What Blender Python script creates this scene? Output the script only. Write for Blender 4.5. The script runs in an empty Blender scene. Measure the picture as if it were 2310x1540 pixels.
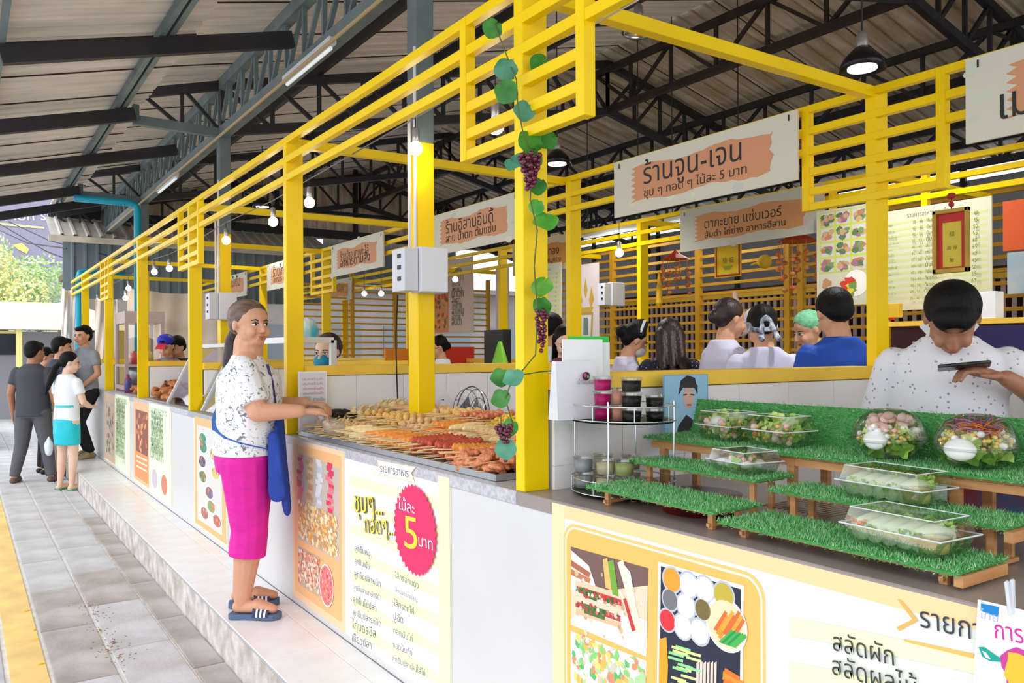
import bpy, bmesh, math, random
import numpy as np
from mathutils import Vector, Matrix, Euler
random.seed(7)
R = math.radians
scene = bpy.context.scene
COL = bpy.context.scene.collection
# ------------------------------------------------------------------ camera
FPX = 1848.0                       # focal length in pixels of the 2310 px wide frame
YAW = math.atan(1243 / FPX)        # the stall row (world +Y) vanishes left of the frame
CAMZ, HOR, ROLL = 1.35, 794.5, 0.0050
SY, CY = math.sin(YAW), math.cos(YAW)
cam_d = bpy.data.cameras.new('camera'); cam = bpy.data.objects.new('camera', cam_d); COL.objects.link(cam)
cam_d.sensor_width = 36.0; cam_d.lens = FPX / 2310 * 36.0
cam_d.shift_y = (HOR - 770) / 2310
cam_d.clip_end = 300
cam.matrix_world = (Matrix.Translation((0, 0, CAMZ)) @ Matrix.Rotation(-YAW, 4, 'Z') @ Matrix.Rotation(R(90), 4, 'X')
                    @ Matrix.Rotation(-ROLL, 4, 'Z'))
scene.camera = cam
scene.view_settings.view_transform = 'Standard'
scene.view_settings.look = 'None'
scene.view_settings.gamma = 1.0
scene.view_settings.use_curve_mapping = False
scene.view_settings.exposure = 0.0
scene.cycles.max_bounces = 8; scene.cycles.diffuse_bounces = 5; scene.cycles.transparent_max_bounces = 24
scene.cycles.sample_clamp_indirect = 6.0
# ------------------------------------------------------------------ light: bright overcast sky + veiled sun
w = bpy.data.worlds.new('overcast_sky'); scene.world = w; w.use_nodes = True
nt = w.node_tree; bg = nt.nodes['Background']
tc = nt.nodes.new('ShaderNodeTexCoord'); sp = nt.nodes.new('ShaderNodeSeparateXYZ'); cr_ = nt.nodes.new('ShaderNodeValToRGB')
nt.links.new(tc.outputs['Generated'], sp.inputs[0]); nt.links.new(sp.outputs['Z'], cr_.inputs[0]); nt.links.new(cr_.outputs[0], bg.inputs[0])
cr_.color_ramp.elements[0].position = 0.0; cr_.color_ramp.elements[0].color = (0.93, 0.95, 1.0, 1)
cr_.color_ramp.elements[1].position = 0.8; cr_.color_ramp.elements[1].color = (0.86, 0.92, 1.0, 1)
bg.inputs[1].default_value = 2.1
sun_d = bpy.data.lights.new('sun', 'SUN'); sun = bpy.data.objects.new('sun', sun_d); COL.objects.link(sun)
sun_d.energy = 0.5; sun_d.angle = R(25); sun_d.color = (1.0, 0.96, 0.9)
sun.rotation_euler = Vector((0.80, 0.42, -0.95)).to_track_quat('-Z', 'Y').to_euler()

# ------------------------------------------------------------------ measuring: pixel of the 2310x1540 frame -> point on a world plane
_c, _s = math.cos(ROLL), math.sin(ROLL)
def ray(px, py):
    a, b = px - 1155, py - HOR
    r = (a * _c - b * _s) / FPX; u = -(b * _c + a * _s) / FPX
    return Vector((r * CY + SY, -r * SY + CY, u))
def onX(px, py, x): d = ray(px, py); t = x / d.x; return Vector((x, t * d.y, CAMZ + t * d.z))
def onY(px, py, y): d = ray(px, py); t = y / d.y; return Vector((t * d.x, y, CAMZ + t * d.z))
def onZ(px, py, z): d = ray(px, py); t = (z - CAMZ) / d.z; return Vector((t * d.x, t * d.y, z))
# ------------------------------------------------------------------ materials
def lin(c): return tuple(((v / 255) / 12.92 if v / 255 <= .04045 else ((v / 255 + .055) / 1.055) ** 2.4) for v in c)
MATS = {}
def mat(name, rgb=None, rough=.6, metal=0, vary=0, scale=8, bump=0, bscale=60, emit=0, spec=.5, stretch=None, rgb2=None, sub=0, coat=0):
    if name in MATS: return MATS[name]
    m = bpy.data.materials.new(name); m.use_nodes = True; N = m.node_tree; b = N.nodes['Principled BSDF']
    c = (*lin(rgb), 1)
    b.inputs['Base Color'].default_value = c; b.inputs['Roughness'].default_value = rough; b.inputs['Metallic'].default_value = metal
    b.inputs['Specular IOR Level'].default_value = spec
    if coat: b.inputs['Coat Weight'].default_value = coat
    t = N.nodes.new('ShaderNodeTexCoord'); mp = N.nodes.new('ShaderNodeMapping'); N.links.new(t.outputs['Object'], mp.inputs[0])
    if stretch: mp.inputs['Scale'].default_value = stretch
    if vary or rgb2:
        n = N.nodes.new('ShaderNodeTexNoise'); n.inputs['Scale'].default_value = scale; n.inputs['Detail'].default_value = 5
        N.links.new(mp.outputs[0], n.inputs[0])
        r_ = N.nodes.new('ShaderNodeValToRGB'); N.links.new(n.outputs[0], r_.inputs[0])
        d2 = lin(rgb2) if rgb2 else tuple(v * (1 - vary) for v in c[:3])
        u2 = c[:3] if rgb2 else tuple(min(1, v * (1 + vary * .6)) for v in c[:3])
        r_.color_ramp.elements[0].position = .35; r_.color_ramp.elements[0].color = (*d2, 1)
        r_.color_ramp.elements[1].position = .65; r_.color_ramp.elements[1].color = (*u2, 1)
        N.links.new(r_.outputs[0], b.inputs['Base Color'])
    if bump:
        n2 = N.nodes.new('ShaderNodeTexNoise'); n2.inputs['Scale'].default_value = bscale; N.links.new(mp.outputs[0], n2.inputs[0])
        bp = N.nodes.new('ShaderNodeBump'); bp.inputs['Strength'].default_value = bump; bp.inputs['Distance'].default_value = .01
        N.links.new(n2.outputs[0], bp.inputs['Height']); N.links.new(bp.outputs[0], b.inputs['Normal'])
    if emit:
        b.inputs['Emission Color'].default_value = c; b.inputs['Emission Strength'].default_value = emit
    MATS[name] = m; return m
def attr_mat(name, rough=.55, spec=.4):
    m = bpy.data.materials.new(name); m.use_nodes = True; N = m.node_tree; b = N.nodes['Principled BSDF']
    a = N.nodes.new('ShaderNodeAttribute'); a.attribute_name = 'Col'; N.links.new(a.outputs['Color'], b.inputs['Base Color'])
    b.inputs['Roughness'].default_value = rough; b.inputs['Specular IOR Level'].default_value = spec
    MATS[name] = m; return m
def clear_mat(name, tint=(1, 1, 1), gloss=.12, rough=.08):
    m = bpy.data.materials.new(name); m.use_nodes = True; N = m.node_tree; N.nodes.remove(N.nodes['Principled BSDF'])
    tr = N.nodes.new('ShaderNodeBsdfTransparent'); tr.inputs[0].default_value = (*tint, 1)
    gl = N.nodes.new('ShaderNodeBsdfGlossy'); gl.inputs['Roughness'].default_value = rough
    lw = N.nodes.new('ShaderNodeLayerWeight'); lw.inputs[0].default_value = .35
    ma = N.nodes.new('ShaderNodeMath'); ma.operation = 'MULTIPLY_ADD'; ma.inputs[1].default_value = .55; ma.inputs[2].default_value = gloss
    mx = N.nodes.new('ShaderNodeMixShader')
    N.links.new(lw.outputs['Fresnel'], ma.inputs[0]); N.links.new(ma.outputs[0], mx.inputs[0])
    N.links.new(tr.outputs[0], mx.inputs[1]); N.links.new(gl.outputs[0], mx.inputs[2])
    N.links.new(mx.outputs[0], N.nodes['Material Output'].inputs[0])
    MATS[name] = m; return m
YEL = mat('yellow_gloss_paint', (255, 214, 0), .34, vary=.05, scale=3, spec=.22)
YELB = mat('ochre_lattice_paint', (222, 168, 24), .5, vary=.1, scale=3)
YELD = mat('yellow_cap_paint', (255, 208, 70), .5, vary=.08, scale=4)
STEELG = mat('grey_green_steel', (98, 114, 114), .5, vary=.2, scale=5)
STEELD = mat('dark_steel', (34, 32, 34), .6, vary=.3, scale=6)
RUST = mat('dark_rusty_steel', (48, 34, 28), .7, vary=.4, scale=6)
SHEET = mat('roof_sheet_metal', (222, 211, 198), .55, vary=.10, scale=2.2, stretch=(1, 5, 1))
SHEETR = mat('roof_sheet_weathered', (214, 200, 178), .6, scale=1.6, stretch=(1, 4, 1), rgb2=(178, 156, 124))
SHEETW = mat('wall_sheet_weathered', (230, 214, 192), .6, scale=2.0, stretch=(4, 1, 1), rgb2=(184, 160, 134))
SHEETB = mat('wall_sheet_blue_grey', (120, 134, 140), .6, vary=.1, scale=2)
WHITE = mat('white_paint', (216, 215, 214), .35, vary=.02, scale=3)
TILE = mat('white_glazed_tile', (244, 242, 242), .22, vary=.03, scale=2)
TILEF = mat('white_floor_tile', (236, 234, 234), .3, vary=.05, scale=6)
GROUT = mat('grey_grout', (176, 178, 184), .8)
PAVE = mat('grey_paving_stone', (206, 206, 209), .75, scale=3.5, rgb2=(184, 181, 180), bump=.25, bscale=50)
PAVE2 = mat('brown_paving_stone', (194, 187, 182), .75, scale=3, rgb2=(158, 148, 141), bump=.25, bscale=50)
MORT = mat('pale_mortar', (226, 222, 216), .9, vary=.15, scale=14)
CONC = mat('rough_concrete', (222, 215, 208), .9, scale=9, rgb2=(178, 168, 158), bump=.5, bscale=70)
YLINE = mat('worn_yellow_line', (250, 214, 130), .8, scale=5, rgb2=(226, 190, 120))
ASPH = mat('pale_asphalt', (186, 188, 194), .85, vary=.1, scale=10)
SOIL = mat('aisle_concrete', (170, 165, 160), .7, vary=.1, scale=3)
GRAN = mat('grey_granite_top', (206, 206, 212), .3, scale=70, rgb2=(176, 174, 180))
TAUPE = mat('taupe_stone_top', (158, 146, 140), .35, vary=.08, scale=4)
WOOD = mat('pale_pine', (214, 160, 104), .6, scale=6, rgb2=(190, 132, 80), stretch=(1, 1, 10))
CHROME = mat('chrome_wire', (214, 214, 218), .2, 1)
STAIN = mat('brushed_steel', (176, 180, 184), .35, .8)
BLACK = mat('black_plastic', (16, 16, 18), .5)
BLUEP = mat('turquoise_pipe', (0, 160, 190), .35)
REDPL = mat('red_panel', (214, 44, 10), .5)
ORPL = mat('orange_panel', (250, 150, 30), .5)
GREENPL = mat('lime_plastic', (120, 190, 40), .45)
PRINT = attr_mat('print_ink')
FOOD = attr_mat('food_colours', .45, .5)
CLEAR = clear_mat('clear_plastic')
CLEARG = clear_mat('clear_glass', gloss=.05, rough=.02)
PINK = mat('pink_plastic', (236, 130, 180), .4)
PAPER = mat('white_paper', (246, 247, 250), .7)
# ------------------------------------------------------------------ object helpers
def props(o, label=None, cat=None, group=None, kind=None):
    if label: o['label'] = label
    if cat: o['category'] = cat
    if group: o['group'] = group
    if kind: o['kind'] = kind
    return o
def thing(name, label, cat, loc=(0, 0, 0), rz=0, group=None, kind=None):
    o = bpy.data.objects.new(name, None); COL.objects.link(o); o.location = loc; o.rotation_euler = (0, 0, rz); o.empty_display_size = .05
    return props(o, label, cat, group, kind)
def mtx(o):
    return Matrix.Translation(o.location) @ o.rotation_euler.to_matrix().to_4x4()
def rootinv(p):
    M = Matrix.Identity(4)
    while p is not None:
        M = mtx(p) @ M; p = p.parent
    return M.inverted()
class MB:
    def __init__(s): s.v = []; s.f = []; s.m = []; s.c = []; s.mi = 0; s.col = (200, 200, 200)
    def poly(s, pts, col=None):
        i = len(s.v); s.v += [tuple(p) for p in pts]; s.f.append(tuple(range(i, i + len(pts)))); s.m.append(s.mi); s.c.append(col or s.col)
    def addf(s, vs, fs, col=None):
        i = len(s.v); s.v += [tuple(p) for p in vs]
        for f in fs: s.f.append(tuple(i + k for k in f)); s.m.append(s.mi); s.c.append(col or s.col)
    def hexa(s, P, col=None):
        s.addf(P, [(0, 3, 2, 1), (4, 5, 6, 7), (0, 1, 5, 4), (1, 2, 6, 5), (2, 3, 7, 6), (3, 0, 4, 7)], col)
    def box(s, c, d, rot=None, col=None):
        x, y, z = (k / 2 for k in d); P = [(-x, -y, -z), (x, -y, -z), (x, y, -z), (-x, y, -z), (-x, -y, z), (x, -y, z), (x, y, z), (-x, y, z)]
        M = (rot if isinstance(rot, Matrix) else Euler(rot).to_matrix()) if rot is not None else Matrix.Identity(3)
        c = Vector(c); s.hexa([M @ Vector(p) + c for p in P], col); return s
    def mm(s, x0, x1, y0, y1, z0, z1, col=None):
        return s.box(((x0 + x1) / 2, (y0 + y1) / 2, (z0 + z1) / 2), (x1 - x0, y1 - y0, z1 - z0), col=col)
    def bar(s, a, b, wd, h=None, up=(0, 0, 1), col=None):
        a, b = Vector(a), Vector(b); d = (b - a); L = d.length; d.normalize(); h = h or wd
        u = Vector(up); sd = d.cross(u)
        if sd.length < 1e-4: sd = d.cross(Vector((1, 0, 0)))
        sd.normalize(); u = sd.cross(d)
        s.box((a + b) / 2, (L, wd, h), Matrix((d, sd, u)).transposed(), col); return s
    def tube(s, pts, r, n=8, col=None, caps=True, fr=None):
        pts = [Vector(p) for p in pts]; k = len(pts); rs = r if isinstance(r, (list, tuple)) else [r] * k
        rings = []; pu = None
        for i, p in enumerate(pts):
            d = (pts[min(i + 1, k - 1)] - pts[max(i - 1, 0)]).normalized()
            u = pu or (Vector((0, 0, 1)) if abs(d.z) < .9 else Vector((1, 0, 0)))
            sd = d.cross(u).normalized(); u = sd.cross(d).normalized(); pu = u
            rings.append([p + (sd * math.cos(2 * math.pi * j / n) + u * math.sin(2 * math.pi * j / n)) * rs[i] for j in range(n)])
        vs = [q for rg in rings for q in rg]; fs = []
        for i in range(k - 1):
            for j in range(n): a = i * n + j; b = i * n + (j + 1) % n; fs.append((a, b, b + n, a + n))
        if caps: fs += [tuple(range(n))[::-1], tuple((k - 1) * n + j for j in range(n))]
        s.addf(vs, fs, col); return s
    def lathe(s, prof, c=(0, 0, 0), n=20, col=None, M=None, sx=1, sy=1):
        c = Vector(c); vs = []; k = len(prof)
        for r, z in prof:
            for j in range(n):
                t = 2 * math.pi * j / n; p = Vector((r * math.cos(t) * sx, r * math.sin(t) * sy, z)); vs.append((M @ p if M else p) + c)
        fs = []
        for i in range(k - 1):
            for j in range(n): a = i * n + j; b = i * n + (j + 1) % n; fs.append((a, b, b + n, a + n))
        if prof[0][0] > 1e-5: fs.append(tuple(range(n))[::-1])
        if prof[-1][0] > 1e-5: fs.append(tuple((k - 1) * n + j for j in range(n)))
        s.addf(vs, fs, col); return s
    def ball(s, c, r, n=10, col=None, M=None):
        rr = (r, r, r) if not isinstance(r, (tuple, list)) else r; m = max(4, n // 2 + 1)
        vs = []; fs = []; c = Vector(c)
        for i in range(m + 1):
            a = math.pi * i / m
            for j in range(n):
                t = 2 * math.pi * j / n; p = Vector((rr[0] * math.sin(a) * math.cos(t), rr[1] * math.sin(a) * math.sin(t), rr[2] * math.cos(a)))
                vs.append((M @ p if M else p) + c)
        for i in range(m):
            for j in range(n): a = i * n + j; b = i * n + (j + 1) % n; fs.append((a, a + n, b + n, b))
        s.addf(vs, fs, col); return s
    def build(s, name, mats, parent=None, smooth=False, local=False, colattr=None, bevel=0):
        if not isinstance(mats, (list, tuple)): mats = [mats]
        me = bpy.data.meshes.new(name); me.from_pydata(s.v, [], s.f)
        if parent is not None and not local: me.transform(rootinv(parent))
        for m in mats: me.materials.append(m)
        if any(s.m): me.polygons.foreach_set('material_index', s.m)
        if colattr or mats[0] in (PRINT, FOOD):
            at = me.color_attributes.new('Col', 'FLOAT_COLOR', 'CORNER'); arr = []
            for f, c in zip(s.f, s.c): arr += [*lin(c), 1.0] * len(f)
            at.data.foreach_set('color', arr)
        bmm = bmesh.new(); bmm.from_mesh(me); bmesh.ops.remove_doubles(bmm, verts=bmm.verts, dist=1e-6)
        if mats[0] is not PRINT: bmesh.ops.recalc_face_normals(bmm, faces=bmm.faces)
        if bevel: bmesh.ops.bevel(bmm, geom=bmm.edges[:], offset=bevel, segments=1, affect='EDGES')
        bmm.to_mesh(me); bmm.free()
        if smooth: me.polygons.foreach_set('use_smooth', [True] * len(me.polygons))
        o = bpy.data.objects.new(name, me); COL.objects.link(o)
        if parent is not None: o.parent = parent
        return o
    def top(s, name, mats, label, cat, group=None, kind=None, **k):
        o = s.build(name, mats, **k); recenter(o); return props(o, label, cat, group, kind)
def recenter(o):
    me = o.data; n = len(me.vertices); a = np.empty(n * 3); me.vertices.foreach_get('co', a); a = a.reshape(-1, 3)
    c = Vector((float((a[:, 0].min() + a[:, 0].max()) / 2), float((a[:, 1].min() + a[:, 1].max()) / 2), float(a[:, 2].min())))
    me.transform(Matrix.Translation(-c)); o.location = c
def structure(name, mb, m, **k):
    o = mb.build(name, m, **k); o['kind'] = 'structure'; return o
def piece(me, name, parent, loc=(0, 0, 0), rot=(0, 0, 0), scale=(1, 1, 1)):
    o = bpy.data.objects.new(name, me); COL.objects.link(o); o.parent = parent; o.location = loc; o.rotation_euler = rot; o.scale = scale; return o
def copy_tree(o, parent=None):
    c = o.copy(); COL.objects.link(c); c.parent = parent
    for ch in list(o.children): copy_tree(ch, c)
    return c
def boxmesh(name, d, m, bev=0):
    b = MB().box((0, 0, 0), d); o = b.build(name, m, bevel=bev); me = o.data; bpy.data.objects.remove(o); return me
# text -> polygons
_tc = {}
def glyphs(s):
    if s in _tc: return _tc[s]
    c = bpy.data.curves.new('t', 'FONT'); c.body = s; c.size = 1; c.resolution_u = 3
    o = bpy.data.objects.new('t', c); COL.objects.link(o)
    dg = bpy.context.evaluated_depsgraph_get(); me = bpy.data.meshes.new_from_object(o.evaluated_get(dg))
    v = [(p.co.x, p.co.y) for p in me.vertices]; f = [tuple(p.vertices) for p in me.polygons]
    bpy.data.objects.remove(o); bpy.data.curves.remove(c); bpy.data.meshes.remove(me)
    x0 = min((p[0] for p in v), default=0); x1 = max((p[0] for p in v), default=1)
    _tc[s] = (v, f, x0, x1); return _tc[s]
class Print(MB):
    """flat print on a plane: fn maps a frame pixel to the plane, nrm is the side it faces; every layer sits .4 mm prouder"""
    def __init__(s, fn, nrm): super().__init__(); s.fn = fn; s.n = Vector(nrm); s.k = 1; s.st = .0004
    def off(s): s.e = getattr(s, 'e', 0) + 1; return s.n * (s.st * s.k + s.e0())
    def e0(s): return len(s.f) * 3e-6
    def P(s, pts, col, layer=None):
        if layer is not None: s.k = layer
        s.poly([s.fn(*p) + s.off() for p in pts], col)
    def R(s, a, b, c, d, col, layer=None): s.P([a, b, c, d], col, layer)
    def text(s, t, p0, p1, col, hs=1.0, layer=None, up=None):
        if layer is not None: s.k = layer
        v, f, x0, x1 = glyphs(t); A = s.fn(*p0); B = s.fn(*p1); u = (B - A); L = u.length; u.normalize()
        V = Vector(up) if up else s.n.cross(u); V.normalize()
        if V.z < 0: V = -V
        sc = L / max(1e-6, x1 - x0)
        s.addf([A + u * ((p[0] - x0) * sc) + V * (p[1] * sc * hs) + s.off() for p in v], f, col)
    def disc(s, c, r, col, n=20, layer=None, sx=1.0, sy=1.0, wob=0):
        """disc of world radius r about pixel c"""
        if layer is not None: s.k = layer
        C = s.fn(*c); U = Vector((0, 0, 1)).cross(s.n).normalized(); V = s.n.cross(U).normalized()
        pts = []
        for i in range(n):
            t = 2 * math.pi * i / n; q = r * (1 + (wob * random.uniform(-1, 1) if wob else 0))
            pts.append(C + U * math.cos(t) * q * sx + V * math.sin(t) * q * sy + s.off())
        s.poly(pts, col)
# ================================================================== ground, kerb, platform
gx = MB(); gx.mm(-14, 30, -8, 70, -.42, -.26); structure('floor', gx, ASPH)
st = thing('street_paving', 'grey stone street paving with a worn yellow line beside the kerb', 'paving', (0, 0, -.26)); st['kind'] = 'structure'
b = MB(); b.mm(.14, 1.10, -3, 34, -.26, -.208); b.build('mortar_bed', MORT, st)
b = MB(); b.mm(-13.9, .165, -3, 60, -.26, -.200); b.build('asphalt_strip', ASPH, st)
b = MB(); b.mm(.19, .345, -3, 40, -.206, -.1985); b.build('yellow_line', YLINE, st)
pv = {}
for w_, x0 in ((.265, .365), (.29, .645), (.145, .948)):
    for k, m_ in ((0, PAVE), (1, PAVE2)): pv[(w_, k)] = boxmesh('paving_stone', (w_, .885, .03), m_, .004)
for w_, x0 in ((.265, .365), (.29, .645), (.145, .948)):
    y = -1.5 + x0 * 1.3
    while y < 26:
        k = 1 if (random.random() < (.2 if x0 < .9 else .75) and y < 8) else 0
        piece(pv[(w_, k)], 'paving_stone', st, (x0 + w_ / 2, y + .45, .26 - .213 + random.uniform(-.0015, .0015)), (random.uniform(-.002, .002), random.uniform(-.003, .003), 0)); y += .9
# dried dirt and fallen petals on the paving
for (px, py) in ((258, 1450), (272, 1480), (226, 1420), (200, 1365), (215, 1385), (243, 1465)):
    c = onZ(px, py, -.198); q = MB()
    for k in range(26):
        a = random.uniform(0, 6.3); r_ = random.gauss(0, .05); q.box((c.x + r_ * math.cos(a), c.y + r_ * 1.8 * math.sin(a), -.197), (.008, .003, .002), (0, 0, random.uniform(0, 3)))
    q.top('leaf_litter', mat('dry_leaf', (150, 120, 80), .9), 'scatter of dry leaf crumbs on the grey paving stones', 'litter', 'leaf crumbs on the paving', kind='stuff')
for k, (px, py) in enumerate(((62, 1377), (78, 1420), (82, 1441), (94, 1497))):
    c = onZ(px, py, -.197); q = MB(); q.ball((c.x, c.y, -.197), (.02, .009, .004), 8, M=Matrix.Rotation(.3 + k, 3, 'Z'))
    q.top('fallen_petal', mat('yellow_petal', (226, 180, 30), .7), ('fallen yellow petal on the yellow line, farthest of the four', 'fallen yellow petal on the yellow line, second farthest', 'fallen yellow petal on the yellow line, second nearest', 'fallen yellow petal on the yellow line, nearest of the four')[k], 'petal')
kb = MB(); kb.mm(1.10, 1.60, -3, 15.6, -.26, -.012); structure('platform', kb, CONC)
pf = thing('platform_tiles', 'white tiled walkway step along the stall counters', 'step', (1.12, 0, 0)); pf['kind'] = 'structure'
b = MB(); b.mm(1.103, 1.52, -3, 15.6, -.02, -.005); b.build('grout_bed', GROUT, pf)
tm1 = boxmesh('floor_tile', (.288, .288, .012), TILEF, .002); tm2 = boxmesh('floor_tile', (.098, .288, .012), TILEF, .002)
for i in range(58):
    y = -1.2 + i * .2915
    piece(tm1, 'floor_tile', pf, (1.25 - 1.12, y, -.006)); piece(tm2, 'floor_tile', pf, (1.4455 - 1.12, y, -.006))
b = MB(); b.mm(1.6, 12, -4, 15.6, -.26, -.004); structure('floor_stalls', b, SOIL)
# ================================================================== stall counters (continuous tiled front wall and granite top)
POSTY = [-.15, 2.20, 4.51, 6.84, 9.12, 11.42, 13.78]
ct = thing('stall_counter', 'long white counter running along the row of food stalls', 'counter', (1.5, 0, 0)); ct['kind'] = 'structure'
b = MB(); b.mm(1.50, 1.60, -1.2, 15.4, 0, .855); b.build('front_wall', WHITE, ct)
for k in range(7):
    y0 = -1.2 if k == 0 else POSTY[k - 1] + .003; y1 = POSTY[k] - .003 if k < 7 else 15.4
    if k == 0: y1 = POSTY[0] - .003
    b = MB(); b.mm(1.493, 2.28, y0, y1, .855, .90); b.build('counter_top', TAUPE if k == 1 else GRAN if k != 3 else STAIN, ct, bevel=.003)
b = MB(); b.mm(1.493, 2.28, POSTY[6], 15.4, .855, .90); b.build('counter_top', GRAN, ct, bevel=.003)
# ================================================================== partition walls with yellow caps
PL = ['low white tiled partition nearest the camera, left of the salad display', 'low white tiled partition behind the fried skewers', 'low white tiled partition behind the steel cooker', 'low white tiled partition behind the pile of fried chicken', 'low white tiled partition behind the glass display case', 'low white tiled partition at the far end of the row']
tl = boxmesh('wall_tile', (.298, .012, .246), TILE, .0015); tlr = boxmesh('wall_tile', (.298, .012, .246), TILE, .0015)
for k in range(1, 7):
    y = POSTY[k]; t = thing('partition_wall', PL[k - 1], 'partition', (2.5, y, 0))
    b = MB(); b.mm(1.61, 3.40, y - .04, y + .04, 0, 1.222); b.build('wall_core', GROUT, t)
    b = MB(); b.mm(1.60, 3.41, y - .062, y + .062, 1.225, 1.28); b.build('cap_rail', YELD, t, bevel=.003)
    for r_ in range(5):
        for c_ in range(6): piece(tl, 'wall_tile', t, (1.61 + .149 + c_ * .3 - 2.5 - .001, -.046, 1.222 - .123 - r_ * .2465))
t = thing('low_back_wall', 'low white back wall with yellow cap behind the man with the phone', 'wall', (3.45, 1, 0))
b = MB(); b.mm(3.42, 3.50, -1.2, 2.13, 0, 1.222); b.build('wall_core', WHITE, t)
b = MB(); b.mm(3.40, 3.52, -1.2, 2.13, 1.222, 1.28); b.build('cap_rail', YELD, t)
# ================================================================== yellow frames of square tube
TOPZ = 2.56
RAILZ = [2.535, 2.428, 2.328]; GRZ = [2.225, 2.130, 2.055]
def frame_row(name, label, X, rowlen, posts, grids, pz0, pw=.05, pd=.10, cross=None, y0=-1.4, y1=15.2, z0=None):
    t = thing(name, label, 'frame', (X, 0, pz0))
    for z in RAILZ:
        b = MB(); b.mm(X, X + .035, y0, y1, z - .018, z + .018); b.build('rail', YEL, t, bevel=.002)
    for y in posts:
        b = MB(); b.mm(X + .002, X + pd, y - pw / 2 - .01, y + pw / 2 - .01, pz0, TOPZ - .008); b.build('post', YEL, t, bevel=.002)
    for y in grids:
        for s in (-1, 1):
            b = MB(); b.mm(X - .004, X + .04, y + s * .335 - .02, y + s * .335 + .02, 2.036, TOPZ - .012); b.build('grid_upright', YEL, t, bevel=.002)
        for z in GRZ:
            b = MB(); b.mm(X, X + .035, y - .345, y + .345, z - .018, z + .018); b.build('grid_slat', YEL, t, bevel=.002)
    return t
ft = frame_row('stall_frame', 'yellow steel tube frame along the front of the stalls', 1.5, 0, POSTY, [POSTY[1], POSTY[3], POSTY[5]], .90)
for y in POSTY:
    b = MB(); b.mm(1.53, 3.47, y - .03, y + .02, 2.505, 2.555); b.build('cross_beam', YEL, ft, bevel=.002)
B_Y = [-.15, 2.20, 4.45, 6.84, 9.05, 11.42, 13.78]
frame_row('back_frame', 'yellow steel tube frame along the back of the front stalls carrying orange signs', 3.45, 0, B_Y, [B_Y[1]] + [B_Y[4]], 0)
C_Y = [.9, 3.2, 5.53, 7.85, 10.2, 12.5]
fr3 = frame_row('aisle_frame', 'yellow steel tube frame of the second stall row across the aisle', 5.1, 0, C_Y, [3.2], 0, y1=14.4)
for y in C_Y:
    b = MB(); b.mm(5.13, 6.6, y - .03, y + .02, 2.505, 2.555); b.build('cross_beam', YEL, fr3)
for z in (1.28,):
    b = MB(); b.mm(5.1, 5.16, -1.2, 14.2, z - .05, z); b.build('counter_edge', YELD, fr3)
b = MB(); b.mm(5.12, 5.16, -1.2, 7.9, .0, 1.22); b.build('front_panel', WHITE, fr3)
# lattice at the back of the second row
lt = thing('lattice_wall', 'tall yellow slatted lattice wall behind the second stall row', 'lattice', (6.6, 6, 0))
sl = boxmesh('slat', (.03, 7.0, .030), YELB)
for i in range(15): piece(sl, 'slat', lt, (0, -.6, 1.16 + i * .1))
for y in (1.95, 2.9, 4.05, 4.9, 5.05, 6.2, 7.6, 8.8):
    b = MB(); b.mm(6.57, 6.63, y - .03, y + .03, 0, 2.62); b.build('upright', YELB, lt)
lt2 = thing('lattice_wall', 'yellow slatted lattice wall at the far left end of the aisle', 'lattice', (6.0, 12.2, 0))
sl2 = boxmesh('slat', (3.4, .03, .026), YELB)
for i in range(15): piece(sl2, 'slat', lt2, (0, 0, 1.02 + i * .1))
for x in (-1.7, -.85, -.1, .75, 1.7):
    b = MB(); b.mm(6.0 + x - .03, 6.0 + x + .03, 12.17, 12.23, 0, 2.62); b.build('upright', YELB, lt2)
# barred fence behind
fb = thing('barred_fence', 'dark barred fence behind the yellow lattice', 'fence', (7.6, 5, 0))
b = MB(); b.mm(7.66, 7.7, 1.2, 9, 0, 2.1); b.build('dark_backing', mat('dark_brown_panel', (58, 30, 22), .7), fb)
bm_ = boxmesh('fence_bar', (.02, .035, 1.7), mat('pale_bar', (196, 180, 178), .5))
for i in range(84): piece(bm_, 'fence_bar', fb, (0, -3.6 + i * .09, 1.15))
b = MB(); b.mm(7.55, 7.66, 1.2, 9, 1.98, 2.06); b.build('top_rail', YELD, fb)
# red and orange partition boards
for (a, bb, m_, l_) in (((1030, 0), (1068, 0), REDPL, 'red board beneath the bright lattice, right of the woman in glasses'), ((958, 0), (1030, 0), REDPL, 'red board behind the seated woman in glasses'), ((868, 0), (916, 0), ORPL, 'orange board left of the near grey column')):
    pass
b = MB(); p = onY(955, 790, 8.6); q = onY(1068, 790, 8.6); b.mm(p.x, q.x, 8.58, 8.62, 0, 1.42); b.top('red_board', REDPL, 'red board behind the seated woman in glasses', 'board')
b = MB(); p = onY(868, 790, 8.9); q = onY(945, 790, 8.9); b.mm(p.x, q.x, 8.88, 8.92, 0, 1.40); b.top('orange_board', ORPL, 'orange board left of the near grey column', 'board')
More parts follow.
